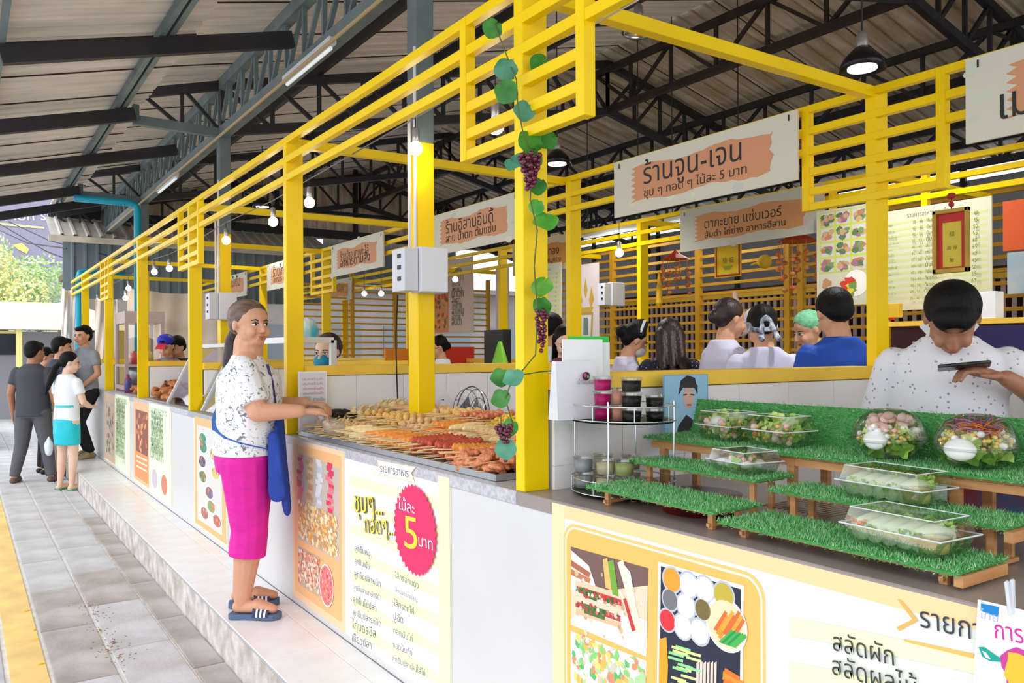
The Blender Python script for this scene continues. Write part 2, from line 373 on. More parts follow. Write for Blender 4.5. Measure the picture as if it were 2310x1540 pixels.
# ================================================================== building columns and trusses
COLY = [-.05, 3.82, 7.68, 11.6]
for k, y in enumerate(COLY):
    t = thing('building_column', ['steel column beside the camera', 'near steel column, grey above and yellow below, with a fuse box', 'middle steel column, grey above and yellow below', 'far steel column beside the turquoise pipe'][k], 'column', (1.95, y, 0))
    b = MB(); b.mm(1.95, 2.05, y - .055, y + .055, .90, 2.44); b.build('painted_lower_half', YEL, t, bevel=.004)
    b = MB(); b.mm(1.95, 2.05, y - .055, y + .055, 2.44, 3.34); b.build('upper_half', STEELG, t, bevel=.004)
    b = MB(); b.mm(1.95, 2.05, y - .055, y + .055, 0, .856); b.build('foot', YEL, t)
def truss(name, label, P0, P1, dep0, dep1, n, m, wc=.06, ww=.035, up=(0, 0, 1), webm=None, style='N'):
    P0, P1 = Vector(P0), Vector(P1); t = thing(name, label, 'truss', ((P0 + P1) / 2)); U = Vector((0, 0, 1))
    b = MB(); b.bar(P0, P1, wc, wc * 1.3); b.build('bottom_chord', m, t)
    T0, T1 = P0 + U * dep0, P1 + U * dep1
    b = MB(); b.bar(T0, T1, wc, wc * 1.3); b.build('top_chord', m, t)
    for i in range(n + 1):
        f = i / n; A = P0.lerp(P1, f); B = T0.lerp(T1, f)
        b = MB(); b.bar(A, B, ww); b.build('web_post', webm or m, t)
        if i < n:
            f2 = (i + 1) / n; b = MB()
            if style == 'W' and i % 2: b.bar(T0.lerp(T1, f), P0.lerp(P1, f2), ww)
            elif style == 'R': b.bar(A, T0.lerp(T1, f2), ww)
            else: b.bar(B, P0.lerp(P1, f2), ww) if style == 'N' else b.bar(A, T0.lerp(T1, f2), ww)
            b.build('web_brace', webm or m, t)
    return t
truss('eave_truss', 'grey-green lattice girder running along the row above the columns', (1.99, -2, 3.36), (1.99, 15.3, 3.36), .44, .44, 46, STEELG, .075, .03)
zr = lambda x: 3.32 + .24 * x
for k, y in enumerate(COLY + [15.2]):
    l_ = ['roof truss over the camera', 'roof truss over the near column', 'roof truss over the middle column', 'roof truss over the far column', 'roof truss in front of the gable wall'][k]
    truss('roof_truss', l_ + ', rising part', (1.99, y, 3.38), (6.6, y, 4.30), .42, .58, 10, STEELD, .065, .035)
    b = MB(); t = thing('truss_outrigger', l_ + ', short grey outrigger over the street', 'truss', (1.3, y, 3.3))
    b.bar((1.24, y, 3.37), (1.99, y, 3.36), .06, .08); b.build('bottom_chord', STEELG, t)
    b = MB(); b.bar((1.30, y, 3.61), (1.99, y, 3.80), .06, .08); b.build('top_chord', STEELD, t)
    b = MB(); b.bar((1.26, y, 3.36), (1.26, y, 3.50), .07, .05); b.build('end_post', STEELG, t)
    for a_, c_ in (((1.32, 3.60), (1.62, 3.38)), ((1.64, 3.70), (1.64, 3.38)), ((1.66, 3.70), (1.95, 3.40))):
        b = MB(); b.bar((a_[0], y, a_[1]), (c_[0], y, c_[1]), .03); b.build('web_brace', STEELD, t)
    truss('roof_truss', l_ + ', falling part', (6.6, y, 4.30), (11.0, y, 3.26), .58, .50, 10, STEELD, .065, .035, style='R')
# longitudinal girders and purlins of the right roof
for j, (x, l_) in enumerate(((6.6, 'ridge girder running along under the roof top'), (8.2, 'long girder under the falling roof, middle line'), (9.8, 'long girder under the falling roof, right line'))):
    zt = 4.86 - .25 * (x - 6.6)
    truss('long_girder', l_, (x, -2, zt - .55), (x, 15.2, zt - .55), .5, .5, 26, STEELD if j else RUST, .06, .035, style='W')
for i, x in enumerate((2.9, 4.1, 5.3)):
    b = MB(); b.bar((x, -2, 3.40 + .24 * x), (x, 15.3, 3.40 + .24 * x), .05, .09); b.top('purlin', STEELD, ['lowest', 'middle', 'highest'][i] + ' dark purlin under the rising roof over the stalls', 'purlin')
for i, x in enumerate((7.4, 9.0, 10.4)):
    z = 4.92 - .25 * (x - 6.6); b = MB(); b.bar((x, -2, z - .06), (x, 15.3, z - .06), .05, .09); b.top('purlin', STEELD, ['highest', 'middle', 'lowest'][i] + ' dark purlin under the falling roof on the right', 'purlin')
# awning rafters over the street
for k, y in enumerate((-2, 0, 1.9, 3.8, 5.72, 7.6, 9.5, 11.5, 12.8)):
    b = MB(); xe = 1.97 if k in (0, 2, 4, 6, 8) else 1.24
    b.bar((.2, y, 3.075 + .26 * .2), (xe, y, 3.075 + .26 * xe), .06, .11)
    b.top('awning_rafter', STEELD, 'dark rafter under the street awning, %s from the camera' % ['first', 'second', 'third', 'fourth', 'fifth', 'sixth', 'seventh', 'eighth', 'ninth', 'tenth'][k], 'rafter')
for i, (x, l_) in enumerate(((.21, 'outer grey purlin at the street edge of the awning'), (1.10, 'grey purlin of the street awning, left of a twin'), (1.16, 'grey purlin of the street awning, right of a twin'))):
    b = MB(); b.bar((x, -3, 3.17 + .26 * x), (x, 12.85, 3.17 + .26 * x), .035, .06); b.top('purlin', STEELG, l_, 'purlin')
# roof sheets
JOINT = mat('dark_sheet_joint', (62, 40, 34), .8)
def sheetmesh(name, L, wdt, m, ribs=4, h=.032):
    b = MB(); xs = []; p = wdt / ribs
    for i in range(ribs):
        y = i * p; xs += [(y, 0), (y + p * .62, 0), (y + p * .72, h), (y + p * .90, h)]
    xs.append((wdt, 0)); xs.append((wdt + .012, -.004))
    for i in range(len(xs) - 1):
        (a, za), (c, zc) = xs[i], xs[i + 1]; b.poly([(0, a, za), (L, a, za), (L, c, zc), (0, c, zc)])
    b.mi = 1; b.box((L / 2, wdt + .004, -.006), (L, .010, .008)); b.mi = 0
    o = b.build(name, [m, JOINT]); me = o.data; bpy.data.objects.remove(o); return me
ceil = thing('ceiling', 'corrugated metal sheet roof over the market', 'roof', (0, 0, 3)); ceil['kind'] = 'structure'
SW = .76
def lay(x0, x1, z0, slope, m, seed, y0=-3.2, y1=15.6, rb=4):
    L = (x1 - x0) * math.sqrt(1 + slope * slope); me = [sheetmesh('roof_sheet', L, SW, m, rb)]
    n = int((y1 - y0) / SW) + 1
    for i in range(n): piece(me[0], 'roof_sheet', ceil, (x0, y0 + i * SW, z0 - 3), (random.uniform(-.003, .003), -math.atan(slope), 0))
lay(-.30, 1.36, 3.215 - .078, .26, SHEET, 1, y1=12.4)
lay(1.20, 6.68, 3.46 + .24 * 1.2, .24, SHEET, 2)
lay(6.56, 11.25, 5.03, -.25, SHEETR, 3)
# a second awning over the camera side keeps the same outline; opposite gable and side walls
gw = thing('wall_back', 'weathered corrugated gable wall at the far end of the market', 'wall', (0, 15.5, 0)); gw['kind'] = 'structure'
def vsheet(x0, x1, z0f, z1f, m, y, rb=4):
    b = MB(); x = x0; p = .19
    while x < x1:
        for (a, ya, c, yc) in ((0, 0, .62, 0), (.62, 0, .72, -.03), (.72, -.03, .9, -.03), (.9, -.03, 1, 0)):
            xa, xc = x + a * p, x + c * p
            b.poly([(xa, y + ya, z0f(xa)), (xc, y + yc, z0f(xc)), (xc, y + yc, z1f(xc)), (xa, y + ya, z1f(xa))])
        x += p
    b.build('wall_sheet', m, gw)
roofz = lambda x: (3.52 + .24 * x) if x < 6.6 else 5.06 - .25 * (x - 6.6)
x = 1.25
while x < 11:
    vsheet(x, x + .75, lambda q: 3.60, roofz, SHEETW, 15.5); x += .76
x = 1.42
while x < 8.6:
    vsheet(x, x + .75, (lambda q: 2.30) if x < 5.3 else (lambda q: 2.75), lambda q: 3.42 if x < 5.3 else 3.62, SHEETB, 15.6); x += .76
b = MB(); b.mm(1.2, 11, 15.40, 15.46, 3.62, 3.78); b.build('girt', STEELD, gw)
b = MB(); b.mm(1.2, 11, 15.40, 15.46, 4.1, 4.16); b.build('girt', STEELD, gw)
for x in (2.2, 3.5, 5.0, 6.6, 8.2, 9.8): b = MB(); b.bar((x, 15.42, 3.62), (x, 15.42, roofz(x)), .07); b.build('wall_stud', STEELD, gw)
# small lean-to canopy on the gable wall
cn = thing('gable_canopy', 'small sloping sheet canopy on the far gable wall', 'canopy', (3, 15, 3.4))
CSH = mat('grey_canopy_sheet', (206, 200, 190), .5, vary=.12, scale=3)
for i in range(6):
    b = MB(); xx = 1.15 + i * .76; n = 4; p = .19
    for r_ in range(n):
        for (a, za, c, zc) in ((0, 0, .62, 0), (.62, 0, .72, .03), (.72, .03, .9, .03), (.9, .03, 1, 0)):
            xa, xc = xx + (r_ + a) * p, xx + (r_ + c) * p; b.poly([(xa, 14.42, 3.20 + za), (xc, 14.42, 3.20 + zc), (xc, 15.38, 3.60 + zc), (xa, 15.38, 3.60 + za)])
    b.build('canopy_sheet', CSH, cn)
b = MB(); b.mm(1.12, 5.75, 14.36, 14.41, 3.10, 3.19); b.build('edge_board', mat('pale_edge_board', (206, 196, 176), .6, vary=.2, scale=3), cn)
for x in (1.35, 3.0, 4.6): b = MB(); b.bar((x, 15.35, 3.52), (x, 14.5, 3.16), .05); b.build('bracket', STEELD, cn)
# right side wall below the eave opening
b = MB(); b.mm(11.0, 11.06, -4, 15.5, 0, 3.58); structure('wall_right', b, mat('grey_wall_panel', (150, 150, 152), .6, vary=.05, scale=1))
for i in range(10):
    b = MB(); b.mm(10.95, 11.0, -2 + i * 1.9, -1.93 + i * 1.9, 0, 3.8); b.top('wall_stud', STEELD, 'dark upright of the right side wall', 'post', 'dark uprights of the right side wall')
# ================================================================== people
SKIN = mat('skin_tan', (214, 160, 128), .5, vary=.05, scale=6); SKINL = mat('skin_light', (236, 196, 172), .5, vary=.04, scale=6); SKIND = mat('skin_brown', (176, 122, 92), .5, vary=.05, scale=6)
HAIRB = mat('black_hair', (9, 8, 9), .6, spec=.22, bump=.4, bscale=90, stretch=(1, 1, .2)); HAIRD = mat('dark_brown_hair', (58, 36, 34), .45, bump=.5, bscale=90, stretch=(1, 1, .2), rgb2=(30, 20, 20))
HAIRS = mat('brown_grey_streaked_hair', (128, 104, 92), .5, scale=26, rgb2=(56, 40, 38), stretch=(.25, 1, 1), bump=.4, bscale=70)
def sheart(v, f, name, m, parent, voxel, smooth, cuts=()):
    me = bpy.data.meshes.new(name); me.from_pydata(v, [], f)
    bmm = bmesh.new(); bmm.from_mesh(me); bmesh.ops.recalc_face_normals(bmm, faces=bmm.faces); bmm.to_mesh(me); bmm.free()
    o = bpy.data.objects.new(name, me); COL.objects.link(o)
    md = o.modifiers.new('r', 'REMESH'); md.mode = 'VOXEL'; md.voxel_size = voxel
    if smooth: sm = o.modifiers.new('s', 'SMOOTH'); sm.iterations = smooth; sm.factor = .5
    dg = bpy.context.evaluated_depsgraph_get(); new = bpy.data.meshes.new_from_object(o.evaluated_get(dg)); new.name = name
    bpy.data.objects.remove(o); bpy.data.meshes.remove(me)
    if cuts:
        bmm = bmesh.new(); bmm.from_mesh(new)
        for co, no in cuts:
            bmesh.ops.bisect_plane(bmm, geom=bmm.verts[:] + bmm.edges[:] + bmm.faces[:], plane_co=co, plane_no=no, clear_outer=True)
        bmm.to_mesh(new); bmm.free()
    new.polygons.foreach_set('use_smooth', [True] * len(new.polygons))
    for q in (m if isinstance(m, (list, tuple)) else [m]): new.materials.append(q)
    r = bpy.data.objects.new(name, new); COL.objects.link(r); r.parent = parent; return r
class Blob(MB):
    def cap(s, a, b, r0, r1, fl=1.0, ax=None, n=12, flat=False):
        """tapered limb, elliptical if fl != 1 (fl scales the width along ax)"""
        a, b = Vector(a), Vector(b); d = (b - a); L = d.length
        if L < 1e-5: return s
        d.normalize(); x = Vector(ax) if ax else Vector((1, 0, 0))
        if abs(d.dot(x)) > .95: x = Vector((0, 1, 0))
        x = (x - d * d.dot(x)).normalized(); y = d.cross(x)
        prof = [(0.0, 0, 0)] if False else []
        rings = []
        if not flat:
            for t in (-1, -.85, -.5): rings.append((a + d * (r0 * t), r0 * math.sqrt(max(0.0001, 1 - t * t))))
        for t in (0, .25, .5, .75, 1): rings.append((a + d * (L * t), r0 + (r1 - r0) * t))
        if not flat:
            for t in (.5, .85, 1): rings.append((b + d * (r1 * t), r1 * math.sqrt(max(0.0001, 1 - t * t))))
        vs = []; fs = []
        for c, r in rings:
            for j in range(n):
                th = 2 * math.pi * j / n; vs.append(c + x * (r * fl * math.cos(th)) + y * (r * math.sin(th)))
        for i in range(len(rings) - 1):
            for j in range(n): p = i * n + j; q = i * n + (j + 1) % n; fs.append((p, q, q + n, p + n))
        fs += [tuple(range(n))[::-1], tuple((len(rings) - 1) * n + j for j in range(n))]
        s.addf(vs, fs); return s
    def loft(s, rings, n=18):
        """rings: (centre, rx, ry) stacked sections"""
        vs = []; fs = []
        for c, rx, ry in rings:
            c = Vector(c)
            for j in range(n): th = 2 * math.pi * j / n; vs.append(c + Vector((rx * math.cos(th), ry * math.sin(th), 0)))
        for i in range(len(rings) - 1):
            for j in range(n): p = i * n + j; q = i * n + (j + 1) % n; fs.append((p, q, q + n, p + n))
        fs += [tuple(range(n))[::-1], tuple((len(rings) - 1) * n + j for j in range(n))]
        s.addf(vs, fs); return s
    def go(s, name, m, parent, voxel=.012, smooth=3, cuts=(), world=False):
        o = sheart(s.v, s.f, name, m, parent, voxel, smooth, cuts)
        if world: o.data.transform(rootinv(parent))
        return o
def V3(*a): return Vector(a)
def person(label, loc, face, H=1.65, fat=1.0, head=(0, 0), lean=0.0, arms=None, legs=None, skin=SKIN, hair=HAIRB, style='short', top=None, sleeve=.6,
           hem=.50, bottom=None, blen=0, shoe=None, vox=.013, bust=0, facefeat=True, eyes=True, neckline=.03, topname='shirt', botname='trousers', cat='person', group=None, hk=1.0, nk=.7):
    """local frame: +X forward, +Y the person's left, metres. arms/legs: {'R': (elbow, wrist, tip)} in units of H relative to the figure"""
    t = thing('person', label, cat, loc, R(face), group)
    h = H; P = lambda x, y, z: V3(x * h, y * h, z * h)
    ln = lambda z: lean * max(0, z - .52)       # forward lean above the hip
    hipw = .052 * (1 + (fat - 1) * .6); shw = .108 * (1 + (fat - 1) * .25)
    HC = P(ln(.93) + .012, 0, .925); NK = P(ln(.83), 0, .835)
    Rh = Matrix.Rotation(R(head[0]), 3, 'Z') @ Matrix.Rotation(R(head[1]), 3, 'Y')
    if head[1]: HC = NK + P(0, 0, .0) + (Matrix.Rotation(R(head[0]), 3, 'Z') @ Matrix.Rotation(R(head[1] * nk), 3, 'Y')) @ P(.012, 0, .09)
    hh = h * 1.07 * hk; hp = lambda x, y, z: HC + Rh @ (V3(x, y, z) * hh)
    J = {}
    for sd, k in ((1, 'L'), (-1, 'R')):
        a = (arms or {}).get(k)
        sh = P(ln(.80), sd * shw * .96, .788)
        if a: el, wr, tp = (P(*q) for q in a)
        else: el = P(ln(.63) - .01, sd * (shw + .03 + .03 * (fat - 1)), .635); wr = P(ln(.5) + .03, sd * (shw + .035 + .03 * (fat - 1)), .485); tp = wr + P(.012, -sd * .004, -.05)
        J[k] = (sh, el, wr, tp)
        l = (legs or {}).get(k)
        hj = P(0, sd * hipw, .50)
        if l: kn, an, toe = (P(*q) for q in l)
        else: kn = P(.01, sd * (hipw + .004), .275); an = P(-.01, sd * (hipw + .006), .04); toe = an + P(.10, sd * .012, -.026)
        J['leg' + k] = (hj, kn, an, toe)
    B = Blob()
    f = fat
    B.loft([(P(-.004, 0, .465), .05 * h * f, .078 * h * f), (P(0, 0, .51), .068 * h * f, .098 * h * f), (P(ln(.57), 0, .57), .064 * h * f, .090 * h * f), (P(ln(.63) + .004 * f, 0, .63), .062 * h * f, .083 * h * f),
            (P(ln(.70) + .004, 0, .70), .064 * h * f, .090 * h * f), (P(ln(.76) + bust * .3, 0, .76), .062 * h * f, .098 * h * (1 + (f - 1) * .5)), (P(ln(.80), 0, .805), .047 * h, .092 * h), (P(ln(.825), 0, .838), .036 * h, .056 * h)])
    B.cap(P(ln(.80), 0, .80), NK + (HC - NK) * .35, .040 * h * (1 + (f - 1) * .5), .036 * h * (1 + (f - 1) * .7))
    for k in 'LR':
        sh, el, wr, tp = J[k]; g = 1 + (f - 1) * .8
        B.cap(sh, el, .030 * h * g, .0235 * h * g); B.cap(el, wr, .0235 * h * g, .0155 * h * g)
        hj, kn, an, toe = J['leg' + k]
        B.cap(hj, kn, .055 * h * g, .034 * h * g); B.cap(kn + (an - kn) * .0, kn + (an - kn) * .3, .034 * h * g, .033 * h * g); B.cap(kn + (an - kn) * .3, an, .033 * h * g, .0185 * h * g)
        fd = (toe - an); B.cap(an + V3(-.012 * h, 0, -.018 * h), an + fd * .55 + V3(0, 0, -.004 * h), .019 * h, .020 * h); B.cap(an + fd * .5, toe, .021 * h, .014 * h, 1.25, (0, 1, 0))
        # hand: palm, four fingers of unequal length and a thumb from the side of the palm
        sd = 1 if k == 'L' else -1
        hd = (tp - wr).normalized(); hl = .105 * h * .62
        side = hd.cross(V3(0, 0, 1)); side = V3(1, 0, 0) if side.length < .3 else side.normalized()
        nrm = side.cross(hd).normalized()
        pc = wr + hd * hl * .62
        B.cap(wr, wr + hd * hl * .95, .014 * h, .020 * h, .62, nrm)
        cv = (arms or {}).get('curl', .5)
        for q, (o_, L_) in enumerate(((-.018, .040), (-.006, .046), (.006, .043), (.017, .034))):
            b0 = wr + hd * hl * 1.0 + side * (o_ * h); m1 = b0 + hd * (L_ * h * .5) - nrm * (cv * .010 * h); e1 = m1 + (hd * (1 - cv * .8) - nrm * cv).normalized() * (L_ * h * .5)
            B.cap(b0 - hd * .01 * h, m1, .0056 * h, .0052 * h, n=8); B.cap(m1, e1, .0052 * h, .0043 * h, n=8)
        tb = wr + hd * hl * .35 - side * (.016 * h); tm = tb - side * (.014 * h) + hd * (.018 * h) - nrm * (.006 * h); B.cap(tb, tm, .0075 * h, .006 * h, n=8); B.cap(tm, tm + hd * (.02 * h) - nrm * (.004 * h), .006 * h, .005 * h, n=8)
    # head
    fh = 1 + (f - 1) * .35
    S = Rh
    B.ball(hp(-.006, 0, .016), (.058 * hh, .047 * hh * fh, .052 * hh), 18, M=S)
    B.ball(hp(.014, 0, -.016), (.042 * hh, .040 * hh * fh * 1.02, .046 * hh), 16, M=S)
    B.ball(hp(.034, 0, -.046), (.018 * hh, .022 * hh * fh, .016 * hh), 12, M=S)
    if fat > 1.1: B.ball(hp(.010, 0, -.052), (.036 * hh, .036 * hh, .020 * hh), 12, M=S)
    B.cap(hp(.052, 0, .008), hp(.064, 0, -.014), .0055 * hh, .0075 * hh, n=8)
    for y in (-1, 1):
        B.ball(hp(.060, y * .0065, -.017), .0055 * hh, 8)
        B.ball(hp(.040, y * .022 * fh, -.018), (.018 * hh, .014 * hh, .016 * hh), 10, M=S)
        B.ball(hp(-.002, y * .048 * fh, -.002), (.010 * hh, .005 * hh, .017 * hh), 10, M=S)
    B.ball(hp(.050, 0, -.0345), (.010 * hh, .014 * hh, .0075 * hh), 10, M=S)
    B.go('body', skin, t, vox * .62, 2)
    if facefeat:
        lip = mat('lips', (186, 104, 92), .5); brow = mat('eyebrow', (44, 34, 32), .7); wh = mat('eye_white', (232, 226, 222), .3); iris = mat('dark_iris', (24, 16, 14), .2)
        for y in (-1, 1):
            if not eyes: continue
            E = MB(); E.ball(hp(.047, y * .019, .004), (.006 * hh, .0095 * hh, .0045 * hh), 10, M=S); e = E.build('eye', wh, t, smooth=True, local=True)
            E = MB(); E.ball(hp(.0505, y * .019, .004), (.0035 * hh, .0042 * hh, .0042 * hh), 8, M=S); E.build('iris', iris, e, smooth=True, local=True)
            E = MB(); E.tube([hp(.0505, y * .009, .0145), hp(.051, y * .019, .018), hp(.043, y * .031, .0145)], [.0012 * hh, .0022 * hh, .001 * hh], 6); E.build('eyebrow', brow, t, smooth=True, local=True)
            E = MB(); E.tube([hp(.0525, y * .010, .0075), hp(.0535, y * .019, .0095), hp(.047, y * .029, .0065)], .0012 * hh, 5); E.build('eyelid', brow, t, smooth=True, local=True)
        E = MB(); E.ball(hp(.0575, 0, -.0325), (.004 * hh, .0135 * hh, .0026 * hh), 10, M=S); E.ball(hp(.057, 0, -.0375), (.004 * hh, .0115 * hh, .0032 * hh), 10, M=S); E.build('mouth', lip, t, smooth=True, local=True)
    # hair
    if style != 'none':
        Hh = Blob()
        Hh.ball(hp(-.016, 0, .026), (.058 * hh, .0535 * hh * fh, .054 * hh), 20, M=S)
        if style == 'short':
            Hh.ball(hp(-.034, 0, .002), (.034 * hh, .047 * hh * fh, .046 * hh), 16, M=S)
            Hh.ball(hp(.020, 0, .052), (.036 * hh, .038 * hh, .020 * hh), 14, M=S)
        if style == 'mop':
            Hh.ball(hp(-.018, 0, .022), (.058 * hh, .0495 * hh, .054 * hh), 20, M=S); Hh.ball(hp(.024, 0, .040), (.036 * hh, .042 * hh, .030 * hh), 16, M=S); Hh.ball(hp(-.034, 0, -.012), (.030 * hh, .044 * hh, .036 * hh), 14, M=S)
        if style in ('ponytail', 'bun', 'long', 'tied'):
            Hh.ball(hp(-.032, 0, .006), (.034 * hh, .046 * hh * fh, .044 * hh), 16, M=S)
        if style == 'ponytail':
            Hh.ball(hp(-.062, 0, -.008), (.017 * hh, .016 * hh, .018 * hh), 10, M=S)
            pts = [hp(-.064, 0, -.01), hp(-.082, 0, -.05), hp(-.088, .0, -.11), hp(-.096, .0, -.17), hp(-.100, 0, -.235)]
            for i, (r0, r1) in enumerate(((.014, .021), (.021, .024), (.024, .019), (.019, .008))): Hh.cap(pts[i], pts[i + 1], r0 * hh, r1 * hh)
        if style == 'bun': Hh.ball(hp(-.072, 0, .012), (.028 * hh, .030 * hh, .030 * hh), 12, M=S)
        if style == 'tied': Hh.ball(hp(-.066, 0, -.006), (.022 * hh, .024 * hh, .026 * hh), 12, M=S)
        if style == 'long':
            for y in (-.032, 0, .032): Hh.cap(hp(-.034, y, 0), hp(-.050, y * 1.25, -.17), .030 * hh, .016 * hh)
            for y in (-1, 1): Hh.cap(hp(-.006, y * .045, .02), hp(-.02, y * .052, -.12), .016 * hh, .011 * hh)
        no = Rh @ V3(1, 0, -.38); o = Hh.go('hair', hair, t, vox * .7, 2, cuts=[(hp(.046, 0, .030), no)] if style in ('ponytail', 'bun', 'tied', 'long') else [(hp(.050, 0, .018), Rh @ V3(1, 0, -.25))])
    # clothes
    if top is not None:
        T = Blob(); c = 1.09; zc = hem
        T.loft([(P(0, 0, zc), .076 * h * f, .106 * h * f), (P(ln(.56), 0, max(.56, zc + .01)), .074 * h * f, .102 * h * f), (P(ln(.63) + .004, 0, .63), .071 * h * f, .096 * h * f), (P(ln(.70) + .005, 0, .70), .073 * h * f, .100 * h * f),
                (P(ln(.76) + bust * .4, 0, .76), .070 * h * f, .107 * h * (1 + (f - 1) * .6)), (P(ln(.802), 0, .806), .058 * h, .101 * h), (P(ln(.83) - .002, 0, .840 - neckline * .3), .052 * h, .064 * h), (P(ln(.84) - .002, 0, .852 - neckline * .3), .048 * h, .051 * h)], 22)
        for k in 'LR':
            sh, el, wr, tp = J[k]; g = 1 + (f - 1) * .8
            T.ball(sh, .031 * h * g, 12)
            if sleeve <= 1: T.cap(sh, sh + (el - sh) * sleeve, .0345 * h * g, .035 * h * g, flat=True)
            else:
                T.cap(sh, el, .034 * h * g, .030 * h * g); T.cap(el, el + (wr - el) * (sleeve - 1), .030 * h * g, .024 * h * g, flat=True)
        T.go(topname, top, t, vox * .8, 2)
    if bottom is not None:
        T = Blob(); g = 1 + (f - 1) * .8
        if botname == 'skirt':
            T.loft([(P(0, 0, .58), .066 * h * f, .090 * h * f), (P(0, 0, .51), .077 * h * f, .105 * h * f), (P(0, 0, .42), .078 * h * f, .108 * h * f), (P(.004, 0, blen), .074 * h * f, .106 * h * f)], 22)
        else:
            T.loft([(P(0, 0, .575), .067 * h * f, .092 * h * f), (P(0, 0, .51), .074 * h * f, .103 * h * f), (P(-.004, 0, .46), .066 * h * f, .094 * h * f)], 20)
            for k in 'LR':
                hj, kn, an, toe = J['leg' + k]
                T.cap(hj, kn, .061 * h * g, .043 * h * g)
                if blen > 0: d = an - kn; T.cap(kn, kn + d * blen, .043 * h * g, (.031 if blen > .8 else .044) * h * g, flat=True)
        T.go(botname, bottom, t, vox * .8, 2)
    if shoe is not None:
        for k in 'LR':
            hj, kn, an, toe = J['leg' + k]; T = Blob(); T.cap(an + V3(-.016 * h, 0, -.020 * h), an + (toe - an) * .6 + V3(0, 0, -.003 * h), .022 * h, .026 * h, 1.05, (0, 1, 0)); T.cap(an + (toe - an) * .5, toe, .027 * h, .019 * h, 1.25, (0, 1, 0))
            T.go('shoe', shoe, t, vox * .7, 1, cuts=[])
    return t, hp, J, P
def cloth(name, pts, w_, m, parent, th=.003, n_=None):
    """ribbon through local points with half width w_ along n_"""
    b = MB(); pts = [Vector(p) for p in pts]
    ws = w_ if isinstance(w_, (list, tuple)) else [w_] * len(pts)
    for i in range(len(pts) - 1):
        b.bar(pts[i], pts[i + 1], ws[i] * 2, th, up=n_ or (0, 0, 1))
    return b.build(name, m, parent, local=True)
# ---- the large figure: woman in printed blouse and magenta trousers at the skewer counter
def blouse_mat():
    m = mat('white_printed_blouse', (236, 238, 242), .75, bump=.15, bscale=30); N = m.node_tree; b = N.nodes['Principled BSDF']
    t = N.nodes.new('ShaderNodeTexCoord'); n = N.nodes.new('ShaderNodeTexNoise'); n.inputs['Scale'].default_value = 34; n.inputs['Detail'].default_value = 3; n.inputs['Distortion'].default_value = 1.6
    r = N.nodes.new('ShaderNodeValToRGB'); e = r.color_ramp.elements; e[0].position = .36; e[0].color = (*lin((120, 122, 132)), 1); e[1].position = .43; e[1].color = (*lin((236, 238, 242)), 1)
    N.links.new(t.outputs['Object'], n.inputs[0]); N.links.new(n.outputs[0], r.inputs[0]); N.links.new(r.outputs[0], b.inputs['Base Color']); return m
BLOUSE = blouse_mat(); MAG = mat('magenta_cotton', (222, 20, 160), .7, vary=.12, scale=5, bump=.5, bscale=14, stretch=(1, 1, 2.2)); BLUEC = mat('cobalt_apron_cloth', (20, 62, 160), .7, vary=.12, scale=6, bump=.4, bscale=16, stretch=(3, 3, .4))
pw, hp, J, P = person('woman in white printed blouse, magenta capri trousers and blue apron at the skewer counter', (1.245, 4.33, 0), -24, H=1.62, fat=1.42, head=(-46, 3), skin=SKIN, hair=HAIRS, style='tied', neckline=.075,
    top=BLOUSE, sleeve=.82, hem=.515, bottom=MAG, blen=.36, botname='capri_trousers', topname='blouse', vox=.0085, bust=.012,
    arms={'R': ((.050, -.155, .655), (.175, -.145, .655), (.225, -.13, .65)), 'L': ((.05, .15, .655), (.17, .10, .665), (.215, .085, .66)), 'curl': .9},
    legs={'R': ((.012, -.06, .275), (-.012, -.062, .055), (.085, -.085, .03)), 'L': ((-.002, .06, .275), (-.035, .062, .055), (.070, .072, .03))})
# ponytail is dark red brown; earring, necklace
b = MB(); b.ball(hp(.004, -.058, -.024), .003, 8); b.build('earring', mat('gold', (230, 190, 90), .3, 1), pw, local=True, smooth=True)
b = Blob()
for i, (r0, r1) in enumerate(((.018, .024), (.024, .026), (.026, .020), (.020, .008))):
    q = [hp(-.066, 0, -.012), hp(-.086, 0, -.052), hp(-.092, .0, -.112), hp(-.100, .0, -.172), hp(-.104, 0, -.240)]; b.cap(q[i], q[i + 1], r0 * 1.72, r1 * 1.72)
b.go('ponytail', HAIRD, pw, .008, 2)
# apron: shoulder straps, band across the back and hanging front
cloth('shoulder_strap', [P(.035, .035, .845), P(-.012, .045, .845), P(-.070, .055, .78), P(-.094, .06, .70), P(-.098, .05, .63)], .008, mat('navy_strap', (48, 44, 96), .7), pw, n_=(0, 1, 0))
cloth('back_band', [P(-.100, .06, .655), P(-.098, -.02, .625), P(-.085, -.085, .598), P(-.045, -.127, .575), P(.0, -.146, .560), P(.05, -.132, .545), P(.088, -.095, .53)], [.016, .017, .013, .009, .007, .009], mat('apron_band', (52, 100, 176), .7), pw, .006)
cloth('shoulder_strap', [P(.070, -.075, .80), P(.086, -.082, .74), P(.096, -.078, .66)], .007, mat('navy_strap'), pw, n_=(0, 1, 0))
A = Blob()
A.cap(P(.092, -.120, .575), P(.105, -.135, .40), .030, .046, .35, (0, 1, 0)); A.cap(P(.105, -.060, .62), P(.128, -.088, .36), .045, .066, .35, (1, 0, 0)); A.cap(P(.10, -.02, .62), P(.122, -.04, .40), .05, .06, .35, (1, 0, 0)); A.cap(P(.098, .04, .62), P(.11, .04, .44), .05, .05, .35, (1, 0, 0)); A.cap(P(.10, -.095, .60), P(.115, -.122, .47), .03, .045, .45, (1, 0, 0))
A.go('apron', BLUEC, pw, .009, 2)
